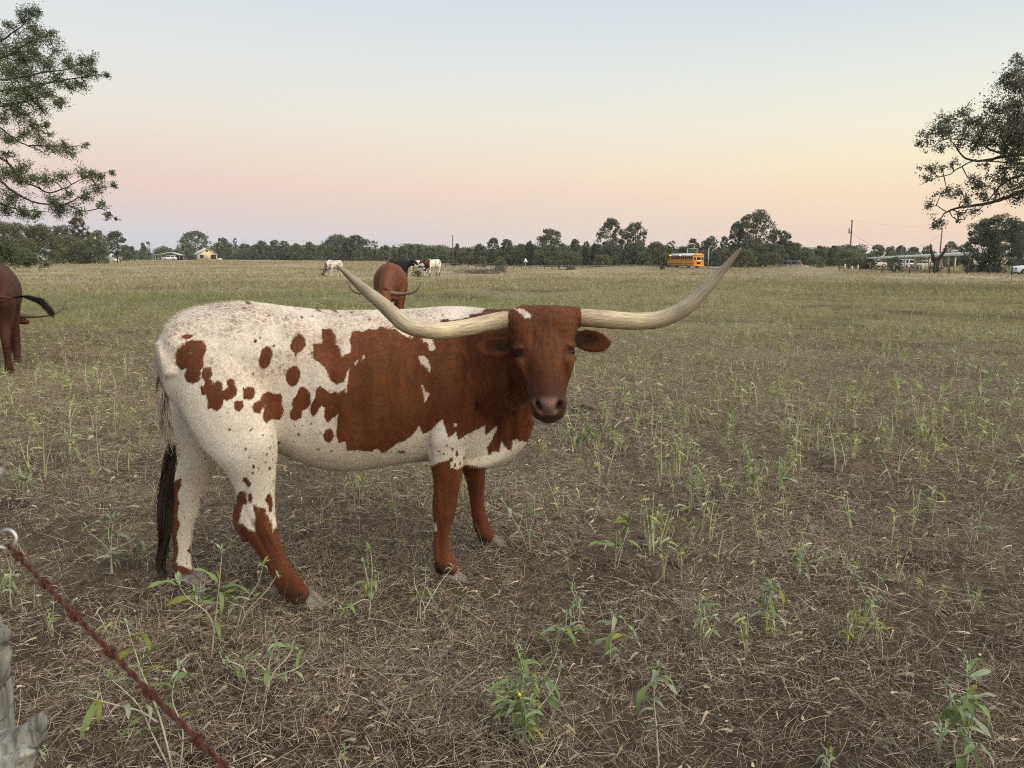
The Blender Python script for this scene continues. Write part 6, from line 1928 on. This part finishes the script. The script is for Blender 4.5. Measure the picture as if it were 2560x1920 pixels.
def poles():
    def pole(px, top, D, label, tf=True):
        b = P_ground(px, None, D)
        zt = CAMZ + (640 - top) * D / F
        r = empty('utility_pole', b, label, 'utility pole')
        h = zt - b.z
        MB().tube([(0, 0, -.3), (0, 0, h)], [.19, .14], 8).build('pole', M_POLE, r, True)
        MB().tube([(-.25, 0, h - .45), (-.25, 0, h - .05)], [.06, .09], 6).build('insulator', M_GREY, r)
        if tf:
            MB().tube([(-.42, 0, h - 2.9), (-.42, 0, h - 2.8), (-.42, 0, h - 1.75), (-.42, 0, h - 1.65)], [.2, .26, .26, .12], 12).build('transformer', M_GREY, r, True)
        return b + Vector((0, 0, h))
    t1 = pole(2124, 553, 172, 'wooden utility pole with a grey transformer above the fresh green bush')
    t2 = pole(2349, 572, 196, 'wooden utility pole above the forked bare trunk', False)
    for (a, c, sag, rad, lab) in ((t1 - Vector((0, 0, 2.6)), t2 - Vector((0, 0, 1.4)), 4.2, .02, 'sagging cable hung between the two utility poles'),
                                  (t1, t2 + Vector((0, 0, .3)), .6, .009, 'thin power line above the sagging cable')):
        P = [a.lerp(c, t) - Vector((0, 0, sag * 4 * t * (1 - t))) for t in np.linspace(0, 1, 24)]
        tag(MB().tube(P, rad, 4).build('power_line', M_BLACK), lab, 'power line')
    b = P_ground(1132, None, 168)
    h = CAMZ + (640 - 589) * 168 / F - b.z
    tag(MB().tube([(0, 0, -.3), (0, 0, h)], [.13, .09], 7).build('pole', M_POLE), 'thin bare wooden pole rising from the tree line beside a cedar', 'pole').location = b
    # triangular road sign
    b = P_ground(1314, None, 140)
    r = empty('road_sign', b, 'white triangular road sign on a thin post at the tree line', 'road sign')
    zc = CAMZ - 12 * 140 / F - b.z
    MB().tube([(0, 0, -.1), (0, 0, zc + .1)], .045, 6).build('post', M_GREY, r)
    m = MB(); m.prism([(-.42, zc - .22), (.42, zc - .22), (0, zc + .50)], (1, 0, 0), (0, 0, 1), (0, 1, 0), (0, -.06, 0), .03); m.build('sign_plate', M_WHITE, r)
    # ranch gate frame and post by the bus
    b = P_ground(1730, None, 186)
    r = empty('gate_frame', b, 'tall pale ranch gate frame rising behind the school bus', 'gate')
    h = CAMZ + (640 - 623) * 186 / F - b.z
    for x in (-1.12, 1.12):
        MB().box((x, 0, h / 2), (.16, .16, h)).build('post', M_GREYW, r)
    MB().box((0, 0, h + .08), (2.6, .15, .15)).build('beam', M_GREYW, r)
    b = P_ground(1771, None, 172)
    h = CAMZ + (640 - 621) * 172 / F - b.z
    tag(MB().tube([(0, 0, -.2), (0, 0, h)], [.14, .11], 7).build('post', M_GREY), 'grey wooden post just right of the school bus', 'post').location = b
    b = P_ground(279, None, 195)
    r = empty('white_pole', b, 'thin white pole with a small lamp arm at the end of the olive bushes', 'pole')
    MB().tube([(0, 0, -.1), (0, 0, 3.4)], .06, 6).build('pole', M_WHITE, r)
    MB().box((-.25, 0, 3.3), (.5, .14, .14)).build('arm', M_WHITE, r)
    b = P_ground(283, None, 190)
    r = empty('feed_trough', b, 'small pale sloping shelter roof by the white pole', 'shelter')
    V = [(-.4, 0, 1.0), (.9, 0, .5), (.9, 1.2, .5), (-.4, 1.2, 1.0)]
    MB().add(V + [(x, y, z - .1) for x, y, z in V], [(0, 1, 2, 3), (7, 6, 5, 4), (0, 4, 5, 1), (1, 5, 6, 2), (2, 6, 7, 3), (3, 7, 4, 0)]).build('roof', M_WHITE, r)
    for x in (-.3, .8): MB().box((x, .6, .2), (.1, 1.0, .5)).build('side', M_GREYW, r)


poles()


def fences():
    # wire fence before the road on the right
    pxs = [(2533, 74), (2478, 77), (2422, 80), (2376, 83), (2340, 86), (2327, 87), (2277, 91), (2234, 95), (2208, 98), (2152, 104), (2100, 112)]
    b0 = P_ground(*[pxs[0][0], None], pxs[0][1])
    r = empty('wire_fence', b0, 'dark wire fence with uneven posts along the road on the right', 'fence')
    tops = []
    for i, (px, D) in enumerate(pxs):
        b = P_ground(px, None, D)
        h = (.95, 1.05, .9, .8, .85, 1.25, .95, .85, .9, .95, .9)[i]
        MB().tube([Vector((b.x, b.y, b.z - .1)) - b0, Vector((b.x + .02, b.y, b.z + h)) - b0], [.07, .06], 6).build('post', M_POST, r)
        tops.append((b - b0, h))
    for z in (.25, .5, .75):
        MB().tube([p + Vector((0, 0, z)) for p, h in tops], .010, 4).build('wire', M_POST, r)
    # far fence before the tree line
    r0 = P_ground(1095, None, 150)
    r = empty('wire_fence', r0, 'low grey fence line at the foot of the far tree line', 'fence')
    pp = []
    for i, px in enumerate(range(1095, 1660, 19)):
        D = 150 + (i % 3) * .6
        b = P_ground(px, None, D) - r0
        MB().box((b.x, b.y, b.z + .4), (.13, .13, .9)).build('post', M_POST, r)
        pp.append(b)
    for z in (.3, .75):
        MB().tube([p + Vector((0, -.1, z)) for p in pp], .02, 4).build('wire', M_GREY, r)
    r0 = P_ground(100, None, 185)
    r = empty('post_fence', r0, 'old pale post fence along the olive bushes on the left', 'fence')
    pp = []
    for px, h in ((88, 1.4), (114, 1.7), (132, 1.3), (175, 1.2), (213, 1.6), (253, 1.7), (269, 1.4), (300, 1.3)):
        b = P_ground(px, None, 185) - r0
        MB().tube([b + Vector((0, 0, -.1)), b + Vector((.05, 0, h))], .09, 6).build('post', BARK_PALE if h > 1.5 else M_POST, r)
        pp.append(b)
    for z in (.5, 1.0):
        MB().tube([p + Vector((0, -.1, z)) for p in pp], .02, 4).build('wire', M_POST, r)
    for i, (px, D, h) in enumerate(((2114, 140, 1.1), (2132, 139, .8), (2147, 138, 1.0), (2236, 117, 1.1), (2245, 115, 1.3), (2309, 109, 1.2))):
        b = P_ground(px, None, D)
        tag(MB().tube([b + Vector((0, 0, -.1)), b + Vector((0, 0, h))], .12, 8).build('white_post', M_CREAM), 'one of the short pale posts standing between road and shed', 'post', 'short pale posts by the shed')
    for i, (px, D, lab) in enumerate(((2420, 104, 'pale hay bale just left of the shed end post'), (2452, 103, 'pale hay bale just right of the shed end post'), (2480, 102, 'pale hay bale in the middle of the row under the dark tree'), (2514, 100, 'yellowest hay bale next to the front of the white car'))):
        b = P_ground(px, None, D)
        r_ = .62
        o = MB().tube([(-.7, 0, r_), (-.66, 0, r_), (.66, 0, r_), (.7, 0, r_)], [r_ * .9, r_, r_, r_ * .9], 18).build('hay_bale', M_HAY, None, True)
        o.location = b
        tag(o, lab, 'hay bale', 'hay bales under the dark tree')


fences()


# ------------------------------------------------------------------ weeds in the foreground
M_STEM = leaf_mat('weed_stem', (.38, .38, .27), (.52, .50, .37), .1)
M_LEAF = [leaf_mat('weed_leaf', (.125, .185, .070), (.26, .335, .14), .3, False, 4), leaf_mat('weed_leaf_yellow', (.17, .20, .05), (.30, .31, .08), .35, False, 4), leaf_mat('weed_leaf_grey', (.21, .255, .165), (.34, .38, .25), .25, False, 4)]
M_FLOWER = M('yellow_flower', (.75, .45, .03), .7)


def leaf_shape(g, droop, width):
    """lanceolate leaf of length 1 along +x, folded along the midrib, drooping"""
    n = 7
    V, Q = [], []
    p = np.array([0., 0., 0.]); ang = .35
    for i in range(n + 1):
        t = i / n
        w = width * math.sin(math.pi * min(1, t * .92 + .05)) ** .8 * (1 - .25 * t)
        wav = .035 * math.sin(t * 11 + droop * 5)
        V += [p + np.array([0, -w, w * .45 + wav]), p.copy(), p + np.array([0, w, w * .45 - wav])]
        ang -= droop / n * (1.2 if t > .3 else .7)
        p = p + np.array([math.cos(ang), .02 * math.sin(9 * t), math.sin(ang)]) / n
    for i in range(n):
        a = i * 3
        Q += [(a, a + 1, a + 4, a + 3), (a + 1, a + 2, a + 5, a + 4)]
    me_o = mk('leaf', np.array(V), np.array(Q), M_LEAF[0], None, True)
    me = me_o.data
    bpy.data.objects.remove(me_o)
    return me


_lg = np.random.default_rng(50)
LEAF_ME = [[None] * 5 for _ in range(3)]
for i_ in range(5):
    me_ = leaf_shape(_lg, (1.0, 1.5, 2.0, .6, 2.4)[i_], (.085, .105, .075, .115, .09)[i_])
    for j_ in range(3):
        m_ = me_.copy(); m_.materials[0] = M_LEAF[j_]
        LEAF_ME[j_][i_] = m_


def weed(bx, by, tx, ty, nstem, nleaf, leaf_px, seed, label, grey=.3, yellow=.15, flower=False, spread=.25):
    g = np.random.default_rng(seed)
    d = gdepth(by)
    b = unproj(bx, by, d); b.z = float(H(b.x, b.y))
    top = unproj(tx, ty, d)
    h = max(top.z - b.z, .08)
    root = empty('weed_plant', b, label, 'weed', 'leafy weeds in the foreground')
    lp = leaf_px * d / F
    nodes = []
    for s in range(nstem):
        f = 1 if s == 0 else g.uniform(.55, .9)
        ex = (top.x - b.x) * f + (g.normal(0, spread) * h if s else 0)
        ey = g.normal(0, .10) * h + (g.normal(0, spread) * h if s else 0)
        z0 = 0 if (s == 0 or g.uniform() < .5) else h * g.uniform(.15, .4)
        x0 = ((top.x - b.x) * z0 / h) if z0 else g.normal(0, .006)
        P = np.array([(x0, 0, z0 - (.02 if not z0 else 0)), (x0 + (ex - x0) * .30 + g.normal(0, .012), ey * .25, z0 + (h * f - z0) * .36), (x0 + (ex - x0) * .65 + g.normal(0, .012), ey * .65, z0 + (h * f - z0) * .7), (ex, ey, max(h * f, z0 + .05))])
        A = dense(P, 5)
        MB().tube(A, np.linspace(.0038, .0014, len(A)) * (1 if s == 0 else .8), 6).build('stem', M_STEM, root, True)
        nodes.append(A)
    for i in range(int(nleaf * 1.5)):
        A = nodes[0] if i % (nstem + 1) == 0 else nodes[i % nstem]
        t = 1 - g.uniform(0, 1) ** 1.3 * .72
        p = A[min(len(A) - 1, int(t * (len(A) - 1)))]
        kind = 2 if g.uniform() < grey else (1 if g.uniform() < yellow else 0)
        L_ = lp * g.uniform(.6, 1.2) * (.55 if t > .93 else 1)
        o = bpy.data.objects.new('leaf', LEAF_ME[kind][g.integers(0, 5)]); C.objects.link(o); o.parent = root
        o.location = p
        o.rotation_euler = (g.normal(0, .3), g.normal(-.1, .35) - (.7 if t > .93 else 0), g.uniform(0, 6.283))
        o.scale = (L_, L_ * g.uniform(.8, 1.25), L_)
    # tuft of small pale leaves at the tips
    for A in nodes:
        for i in range(6):
            L_ = lp * g.uniform(.25, .5)
            o = bpy.data.objects.new('leaf', LEAF_ME[2][g.integers(0, 5)]); C.objects.link(o); o.parent = root
            o.location = A[-1 - (i % 2)]; o.rotation_euler = (0, -g.uniform(.2, 1.1), g.uniform(0, 6.283)); o.scale = (L_,) * 3
    if flower:
        for i in range(2):
            A = nodes[(i + 1) % nstem]
            o = MB().tube([A[-1], A[-1] + [0, 0, .008]], [.008, .003], 8).build('flower', M_FLOWER, root)
    return root


WEEDS = [  # base px, top px, stems, leaves, leaf length px, label
    (530, 1640, 556, 1378, 3, 12, 84, 'large drooping-leaved weed in front of the far hind leg of the spotted longhorn', .35, .1),
    (592, 1575, 664, 1404, 3, 5, 60, 'forked pale weed just left of the stepping hind leg', .4, .2),
    (921, 1552, 926, 1376, 4, 8, 58, 'upright pale weed midway between near hind hoof and near fore hoof', .4, .2),
    (1052, 1560, 1064, 1424, 3, 6, 44, 'spindly weed with a black twig just left of the near fore hoof', .4, .2),
    (1326, 1380, 1332, 1235, 3, 8, 50, 'tall thin weed right of the far fore hoof', .4, .2),
    (1540, 1412, 1574, 1290, 3, 9, 80, 'weed with one long bright leaf right of the far fore hoof', .25, .2),
    (1441, 1556, 1436, 1448, 3, 14, 36, 'small dense grey-green weed below the far fore hoof', .7, .1),
    (1533, 1656, 1533, 1528, 2, 10, 66, 'palm-like weed with long drooping leaves at lower centre right', .2, .2),
    (1308, 1850, 1285, 1612, 9, 80, 62, 'largest bushy green weed with yellow flowers at bottom centre', .25, .12),
    (1645, 1905, 1640, 1655, 1, 9, 88, 'single-stemmed weed with two long drooping leaves at bottom centre right', .3, .25),
    (662, 1745, 690, 1606, 4, 14, 66, 'leaning leafy weed below the near hind hoof', .35, .1),
    (440, 1915, 300, 1575, 4, 18, 92, 'tall weed tangled with the barbed wire at lower left', .25, .25),
    (2405, 1915, 2440, 1670, 7, 30, 84, 'big green weed clump at the lower right corner', .25, .2),
    (1921, 1580, 1925, 1450, 4, 14, 64, 'bushy weed on the right, below the dark dung patch', .3, .2),
    (1760, 1612, 1764, 1508, 2, 8, 58, 'short weed left of the bushy weed on the right', .3, .1),
    (1385, 1622, 1415, 1530, 3, 9, 64, 'weed with dark hanging leaves left of the palm-like weed', .15, .15),
    (280, 1440, 272, 1298, 4, 9, 64, 'branching grey weed with one bright leaf left of the tail switch', .5, .3),
    (66, 1252, 70, 1172, 3, 10, 44, 'pale weed near the left edge above the wire ring', .6, .1),
    (1990, 1448, 2006, 1380, 2, 8, 50, 'pale weed on the far right beside the dark dung patch', .5, .2),
    (1724, 1275, 1736, 1150, 3, 10, 44, 'branching weed right of the longhorn face, lower down', .5, .2),
    (2066, 1165, 2072, 1068, 3, 9, 44, 'two-stemmed weed growing on the reddish ant mound', .3, .3),
    (1885, 1252, 1870, 1130, 4, 12, 46, 'spreading weed left of the reddish ant mound', .35, .3),
    (1946, 1240, 1950, 1150, 2, 9, 48, 'upright weed with drooping leaves just left of the ant mound', .3, .3),
    (612, 1700, 560, 1615, 3, 8, 48, 'small weed between the wire and the leaning leafy weed', .3, .2),
    (1450, 1120, 1462, 1065, 4, 14, 40, 'green weed clump under the muzzle of the spotted longhorn', .2, .2),
    (852, 1905, 862, 1880, 2, 5, 30, 'tiny weed at the bottom edge left of centre', .4, .2),
    (2060, 1918, 2068, 1878, 3, 9, 44, 'small pale weed at the bottom edge right of centre', .5, .2),
    (20, 1500, 8, 1432, 3, 10, 48, 'bright green weed at the left edge below the wire ring', .1, .3),
    (120, 1890, 100, 1860, 2, 6, 40, 'green sprig beside the splintered fence post', .1, .3),
    (1150, 1540, 1160, 1500, 2, 7, 30, 'low weed just below the near fore hoof', .4, .2),
    (2180, 1540, 2190, 1440, 3, 9, 46, 'thin weed at the right below the dung patch', .5, .3),
    (2440, 1370, 2450, 1290, 3, 9, 40, 'pale branching weed near the right edge', .5, .2),
    (2330, 1300, 2335, 1220, 2, 8, 40, 'upright pale weed right of the ant mound', .5, .2),
]
for i_, w_ in enumerate(WEEDS):
    bx_, by_, tx_, ty_, ns_, nl_, lp_, lb_, gy_, ye_ = w_
    weed(bx_, by_, tx_, ty_, ns_, nl_, lp_, 900 + i_, lb_, gy_, ye_, flower=(i_ == 8), spread=.17 if i_ == 8 else .25)


def weed_proto(seed):
    g = np.random.default_rng(seed)
    V, Q, Cc = [], [], []
    h = g.uniform(.15, .30)
    pale = np.array((.52, .51, .33)); green = np.array((.28, .33, .14)); grey = np.array((.40, .44, .27))
    ns = g.integers(1, 4)
    for s in range(ns):
        tilt = g.normal(0, .16, 2)
        P0 = np.array([g.normal(0, .012), g.normal(0, .012), 0])
        d = np.array([tilt[0], tilt[1], 1.0])
        ln = h * g.uniform(.7, 1.1)
        for rot in (0, 1.57):
            mV, mQ, mC = [], [], []
            ribbon(V, Q, Cc, P0, d, ln, .007, 0, pale * g.uniform(.75, 1.1), g, seg=3)
        for i in range(g.integers(3, 8)):
            t = g.uniform(.35, 1)
            p = P0 + d * ln * t
            ta = g.uniform(0, 6.283)
            c = (green if g.uniform() < .6 else grey) * g.uniform(.7, 1.25)
            if g.uniform() < .1: c = np.array((.44, .44, .12))
            ribbon(V, Q, Cc, p, (math.cos(ta), math.sin(ta), g.uniform(-.3, .9)), g.uniform(.03, .075), g.uniform(.008, .017), g.uniform(.3, 1.6), c, g, seg=3)
    return V, Q, Cc


MAT_WEED = leaf_mat('small_weed', (.9, .9, .9), (1.0, 1.0, .95), .25, True, 2)


def small_weeds():
    protos = []
    for k in range(14):
        V, Q, Cc = weed_proto(300 + k)
        o = mk('small_weed', np.concatenate(V), np.array(Q), MAT_WEED)
        cattr(o, 'col', np.concatenate(Cc))
        protos.append(o)
    g = np.random.default_rng(61)
    used = [False] * 14
    n = 0
    tries = 0
    while n < 280 and tries < 20000:
        tries += 1
        px = g.uniform(-40, 2600)
        py = 790 + 850 * g.uniform() ** 1.7
        d = gdepth(py)
        x = unproj(px, py, d).x
        if -1.35 < x < .75 and 2.9 < d < 4.5: continue
        dn = mnoise.noise(Vector((x * .6, d * .6, 5)))
        right = .35 + .65 * sstep(900, 1500, px)
        if g.uniform() > (.35 + .9 * dn) * right + .15: continue
        k = int(g.integers(0, 14))
        if not used[k]:
            o = protos[k]; used[k] = True
        else:
            o = protos[k].copy(); C.objects.link(o)
        s = g.uniform(.65, 1.25) * (1.0 if d > 4 else .8)
        o.location = (x, d, float(H(x, d)))
        o.rotation_euler = (g.normal(0, .1), g.normal(0, .1), g.uniform(0, 6.283))
        o.scale = (s, s, s * g.uniform(.8, 1.2))
        tag(o, 'one of the small pale thin-stemmed weeds scattered over the open pasture', 'weed', 'small pale weeds over the pasture')
        n += 1
    for k in range(14):
        if not used[k]: bpy.data.objects.remove(protos[k])
    # further out they blend into the sward
    cw = hidden_coll('far_weeds')
    for k in range(10):
        V, Q, Cc = weed_proto(400 + k)
        proto(cw, 'far_weed', V, Q, Cc, MAT_WEED)
    P, r, gg = grass_points(11000, 6, 55, 1.25, seed=66)
    den = fbm2(P[:, 0], P[:, 1], .22, 6.6)
    az = np.arctan2(P[:, 0], P[:, 1])
    keep = gg.uniform(size=len(P)) < np.clip(.45 + .9 * den + .5 * np.clip(az, -.4, .6), .05, 1)
    P = P[keep]; m = len(P)
    s = gg.uniform(.7, 1.5, m)
    scatter('far_weeds', cw, P, np.stack([gg.normal(0, .1, m), gg.normal(0, .1, m), gg.uniform(0, 6.283, m)], 1), np.stack([s, s, s], 1), 'pale weed stalks thinning into the middle distance')


small_weeds()


# ------------------------------------------------------------------ dung, ant mound, fallen twig
def lump(name, label, cat, px, py, rx, ry, rz, col, seed, bits=0):
    g = np.random.default_rng(seed)
    d = gdepth(py); c = unproj(px, py, d); c.z = float(H(c.x, c.y))
    n, k = 14, 40
    V, Q = [], []
    for i in range(n + 1):
        t = i / n
        for j in range(k):
            th = 2 * math.pi * j / k
            w = 1 + .28 * mnoise.noise(Vector((math.cos(th) * 1.7 + seed, math.sin(th) * 1.7, t))) + .10 * mnoise.noise(Vector((math.cos(th) * 6, math.sin(th) * 6, seed)))
            z = rz * (1 - t ** 2.2) + (.30 * rz * mnoise.noise(Vector((t * rx * math.cos(th) * 30, t * rx * math.sin(th) * 30, seed))) + .15 * rz * mnoise.noise(Vector((t * rx * math.cos(th) * 80, t * rx * math.sin(th) * 80, seed)))) * (1 - t)
            V.append((rx * t * w * math.cos(th), ry * t * w * math.sin(th), z - (.03 if i == n else 0)))
    for i in range(n):
        for j in range(k):
            Q.append((i * k + j, (i + 1) * k + j, (i + 1) * k + (j + 1) % k, i * k + (j + 1) % k))
    o = mk(name, np.array(V), np.array(Q), M(name + '_soil', col, .95, noise=.5, nscale=30, bump=1.0, bscale=70), None, True)
    o.location = c
    return tag(o, label, cat)


lump('dung_pile', 'reddish-brown dung pile on the ground behind the stepping hind leg', 'dung pile', 768, 1352, .125, .12, .035, (.062, .030, .019), 3)
lump('dung_pile', 'dark dung patch on the right of the pasture', 'dung pile', 2320, 1400, .26, .15, .02, (.045, .026, .017), 5)
lump('dung_pile', 'dark dung heap at the left edge of the pasture', 'dung pile', 30, 1285, .10, .10, .03, (.032, .022, .017), 7)
lump('ant_mound', 'low reddish earth mound with weeds on it at the right', 'ant mound', 2120, 1175, .24, .18, .08, (.115, .080, .055), 9)
lump('dung_pile', 'small broken brown dung clod near the bottom left of centre', 'dung pile', 800, 1800, .055, .05, .02, (.085, .045, .028), 11)
lump('dung_pile', 'dark dung clod on the ground right of the longhorn muzzle', 'dung pile', 1455, 1042, .14, .11, .05, (.03, .025, .02), 13)


# ------------------------------------------------------------------ barbed wire and post at the lower left
M_RUST = M('rusty_wire', (.135, .044, .027), .85, noise=.5, nscale=160, bump=.8, bscale=400)
M_WOOD = M('weathered_cedar', (.27, .265, .235), .92, noise=.65, nscale=26, bump=1.0, bscale=34)
for n_ in [n for n in M_WOOD.node_tree.nodes if n.type == 'TEX_NOISE']:      # grain runs along the post
    mp_ = M_WOOD.node_tree.nodes.new('ShaderNodeMapping'); mp_.inputs['Scale'].default_value = (2.2, 2.2, .16)
    src_ = n_.inputs['Vector'].links[0].from_socket
    M_WOOD.node_tree.links.new(src_, mp_.inputs[0]); M_WOOD.node_tree.links.new(mp_.outputs[0], n_.inputs['Vector'])
M_GALV = M('galvanised_wire', (.50, .51, .50), .45, .6)


def barbed_wire():
    A, B = unproj(20, 1362, .84), unproj(602, 1925, .50)
    B2 = A + (B - A) * 1.9
    d = (B2 - A); Ln = d.length; d.normalize()
    root = empty('barbed_wire', A, 'rusty red barbed wire slanting across the lower left corner', 'barbed wire')
    u = d.cross(Vector((0, 0, 1))).normalized(); v = d.cross(u)
    n = 150
    for ph in (0, math.pi):
        P = []
        for i in range(n + 1):
            t = i / n
            a = ph + t * Ln / .022 * 2 * math.pi * .5
            sag = -.010 * math.sin(math.pi * min(1, t * 1.9 * .55))
            P.append(d * (t * Ln) + (u * math.cos(a) + v * math.sin(a)) * .0014 + Vector((0, 0, sag)))
        o = MB().tube(P, .00155, 6).build('strand', M_RUST, root, True)
    k = 0
    t = .035
    while t < Ln:
        sag = -.010 * math.sin(math.pi * min(1, t / Ln * 1.9 * .55))
        c = d * t + Vector((0, 0, sag))
        mb = MB()
        turns = 2.5
        P = [c + d * (-.006 + .012 * i / 30) + (u * math.cos(i / 30 * turns * 6.283) + v * math.sin(i / 30 * turns * 6.283)) * .0038 for i in range(31)]
        g = random.Random(k)
        e0 = P[0] + (P[0] - (c - d * .006)).normalized() * .017 + Vector((g.uniform(-.004, .004), g.uniform(-.004, .004), g.uniform(-.003, .006)))
        e1 = P[-1] + (P[-1] - (c + d * .006)).normalized() * .017 + Vector((g.uniform(-.004, .004), 0, g.uniform(-.003, .006)))
        mb.tube([e0] + P + [e1], [.0003] + [.0010] * 31 + [.0003], 5)
        mb.build('barb', M_RUST, root, True)
        k += 1
        t += .083
    # wire clip curling round the strand
    ctr = unproj(14, 1350, .84)
    P = []
    for i in range(22):
        a = -2.3 + i / 21 * 4.9
        P.append(ctr + Vector((math.cos(a) * .0105, 0, math.sin(a) * .0105)) + Vector((0, i * .0003, 0)) - A)
    P = [unproj(-40, 1375, .83) - A] + P
    MB().tube(P, .0022, 8).build('wire_clip', M_GALV, root, True)


barbed_wire()


def fence_post():
    D = .86
    base = unproj(-75, 1920, D); base = Vector((base.x, D, float(H(base.x, D))))
    root = empty('fence_post', base, 'weathered grey cedar fence post with splintered knots at the lower left', 'fence post')
    st = [(unproj(-140, 1920, D) - Vector((0, 0, 1.1)), .075), (unproj(-134, 1920, D), .073), (unproj(-140, 1800, D), .070), (unproj(-152, 1700, D), .067), (unproj(-158, 1600, D), .064), (unproj(-182, 1450, D), .060), (unproj(-190, 1300, D), .058), (unproj(-186, 1190, D), .060), (unproj(-180, 1060, D), .050)]
    A = dense([(*p, r) for p, r in st], 10)
    k = 40
    V, Q = [], []
    for i, (x, y, z, r) in enumerate(A):
        for j in range(k):
            th = 2 * math.pi * j / k
            w = 1 + .10 * mnoise.noise(Vector((math.cos(th) * 3, math.sin(th) * 3, z * 2))) + .07 * mnoise.noise(Vector((math.cos(th) * 11, math.sin(th) * 11, z * 3))) + .05 * mnoise.noise(Vector((math.cos(th) * 2, math.sin(th) * 2, z * 14)))
            V.append((x + r * w * math.cos(th) - base.x, y + r * w * math.sin(th) - base.y, z - base.z))
    n = len(A)
    for i in range(n - 1):
        for j in range(k):
            Q.append((i * k + j, i * k + (j + 1) % k, (i + 1) * k + (j + 1) % k, (i + 1) * k + j))
    m = MB(); m.add(V, Q); m.ng = [[(n - 1) * k + j for j in range(k)]]
    m.build('post', M_WOOD, root, True)

    def knot(pts, rad, name='knot'):
        P = [unproj(x, y, d) - base for x, y, d in pts]
        A = dense(P, 6)
        mb = MB().tube(A, np.interp(np.linspace(0, 1, len(A)), np.linspace(0, 1, len(rad)), rad), 12)
        o = mb.build(name, M_WOOD, root, True)
        me = o.data
        for v in me.vertices:
            q = v.co * 60
            v.co += Vector((mnoise.noise(q), mnoise.noise(q + Vector((9, 0, 0))), mnoise.noise(q + Vector((0, 9, 0))))) * .006
    knot([(-40, 1900, .80), (15, 1885, .79), (55, 1860, .785), (85, 1825, .78), (108, 1785, .775)], [.034, .028, .020, .013, .004])
    knot([(-60, 1930, .78), (10, 1925, .775), (50, 1905, .77), (68, 1880, .765)], [.035, .026, .016, .006])
    knot([(-130, 1205, .83), (-75, 1198, .80), (-34, 1192, .79), (-4, 1190, .785)], [.026, .019, .014, .009])
    knot([(-40, 1690, .80), (-8, 1620, .79), (8, 1572, .785)], [.026, .012, .003])


fence_post()


# ------------------------------------------------------------------ thin evening haze
def haze():
    o = MB().box((0, 0, 5.8), (5600, 5600, 16.2)).build('haze')
    m = bpy.data.materials.new('evening_haze'); m.use_nodes = True
    nt = m.node_tree
    nt.nodes.remove(nt.nodes['Principled BSDF'])
    v = nt.nodes.new('ShaderNodeVolumePrincipled')
    v.inputs['Color'].default_value = (.93, .93, .95, 1)
    v.inputs['Density'].default_value = .0002
    nt.links.new(v.outputs[0], nt.nodes['Material Output'].inputs['Volume'])
    o.data.materials.append(m)
    tag(o, 'thin evening haze over the pasture', None, None, 'stuff')
    scn.cycles.volume_bounces = 0


haze()
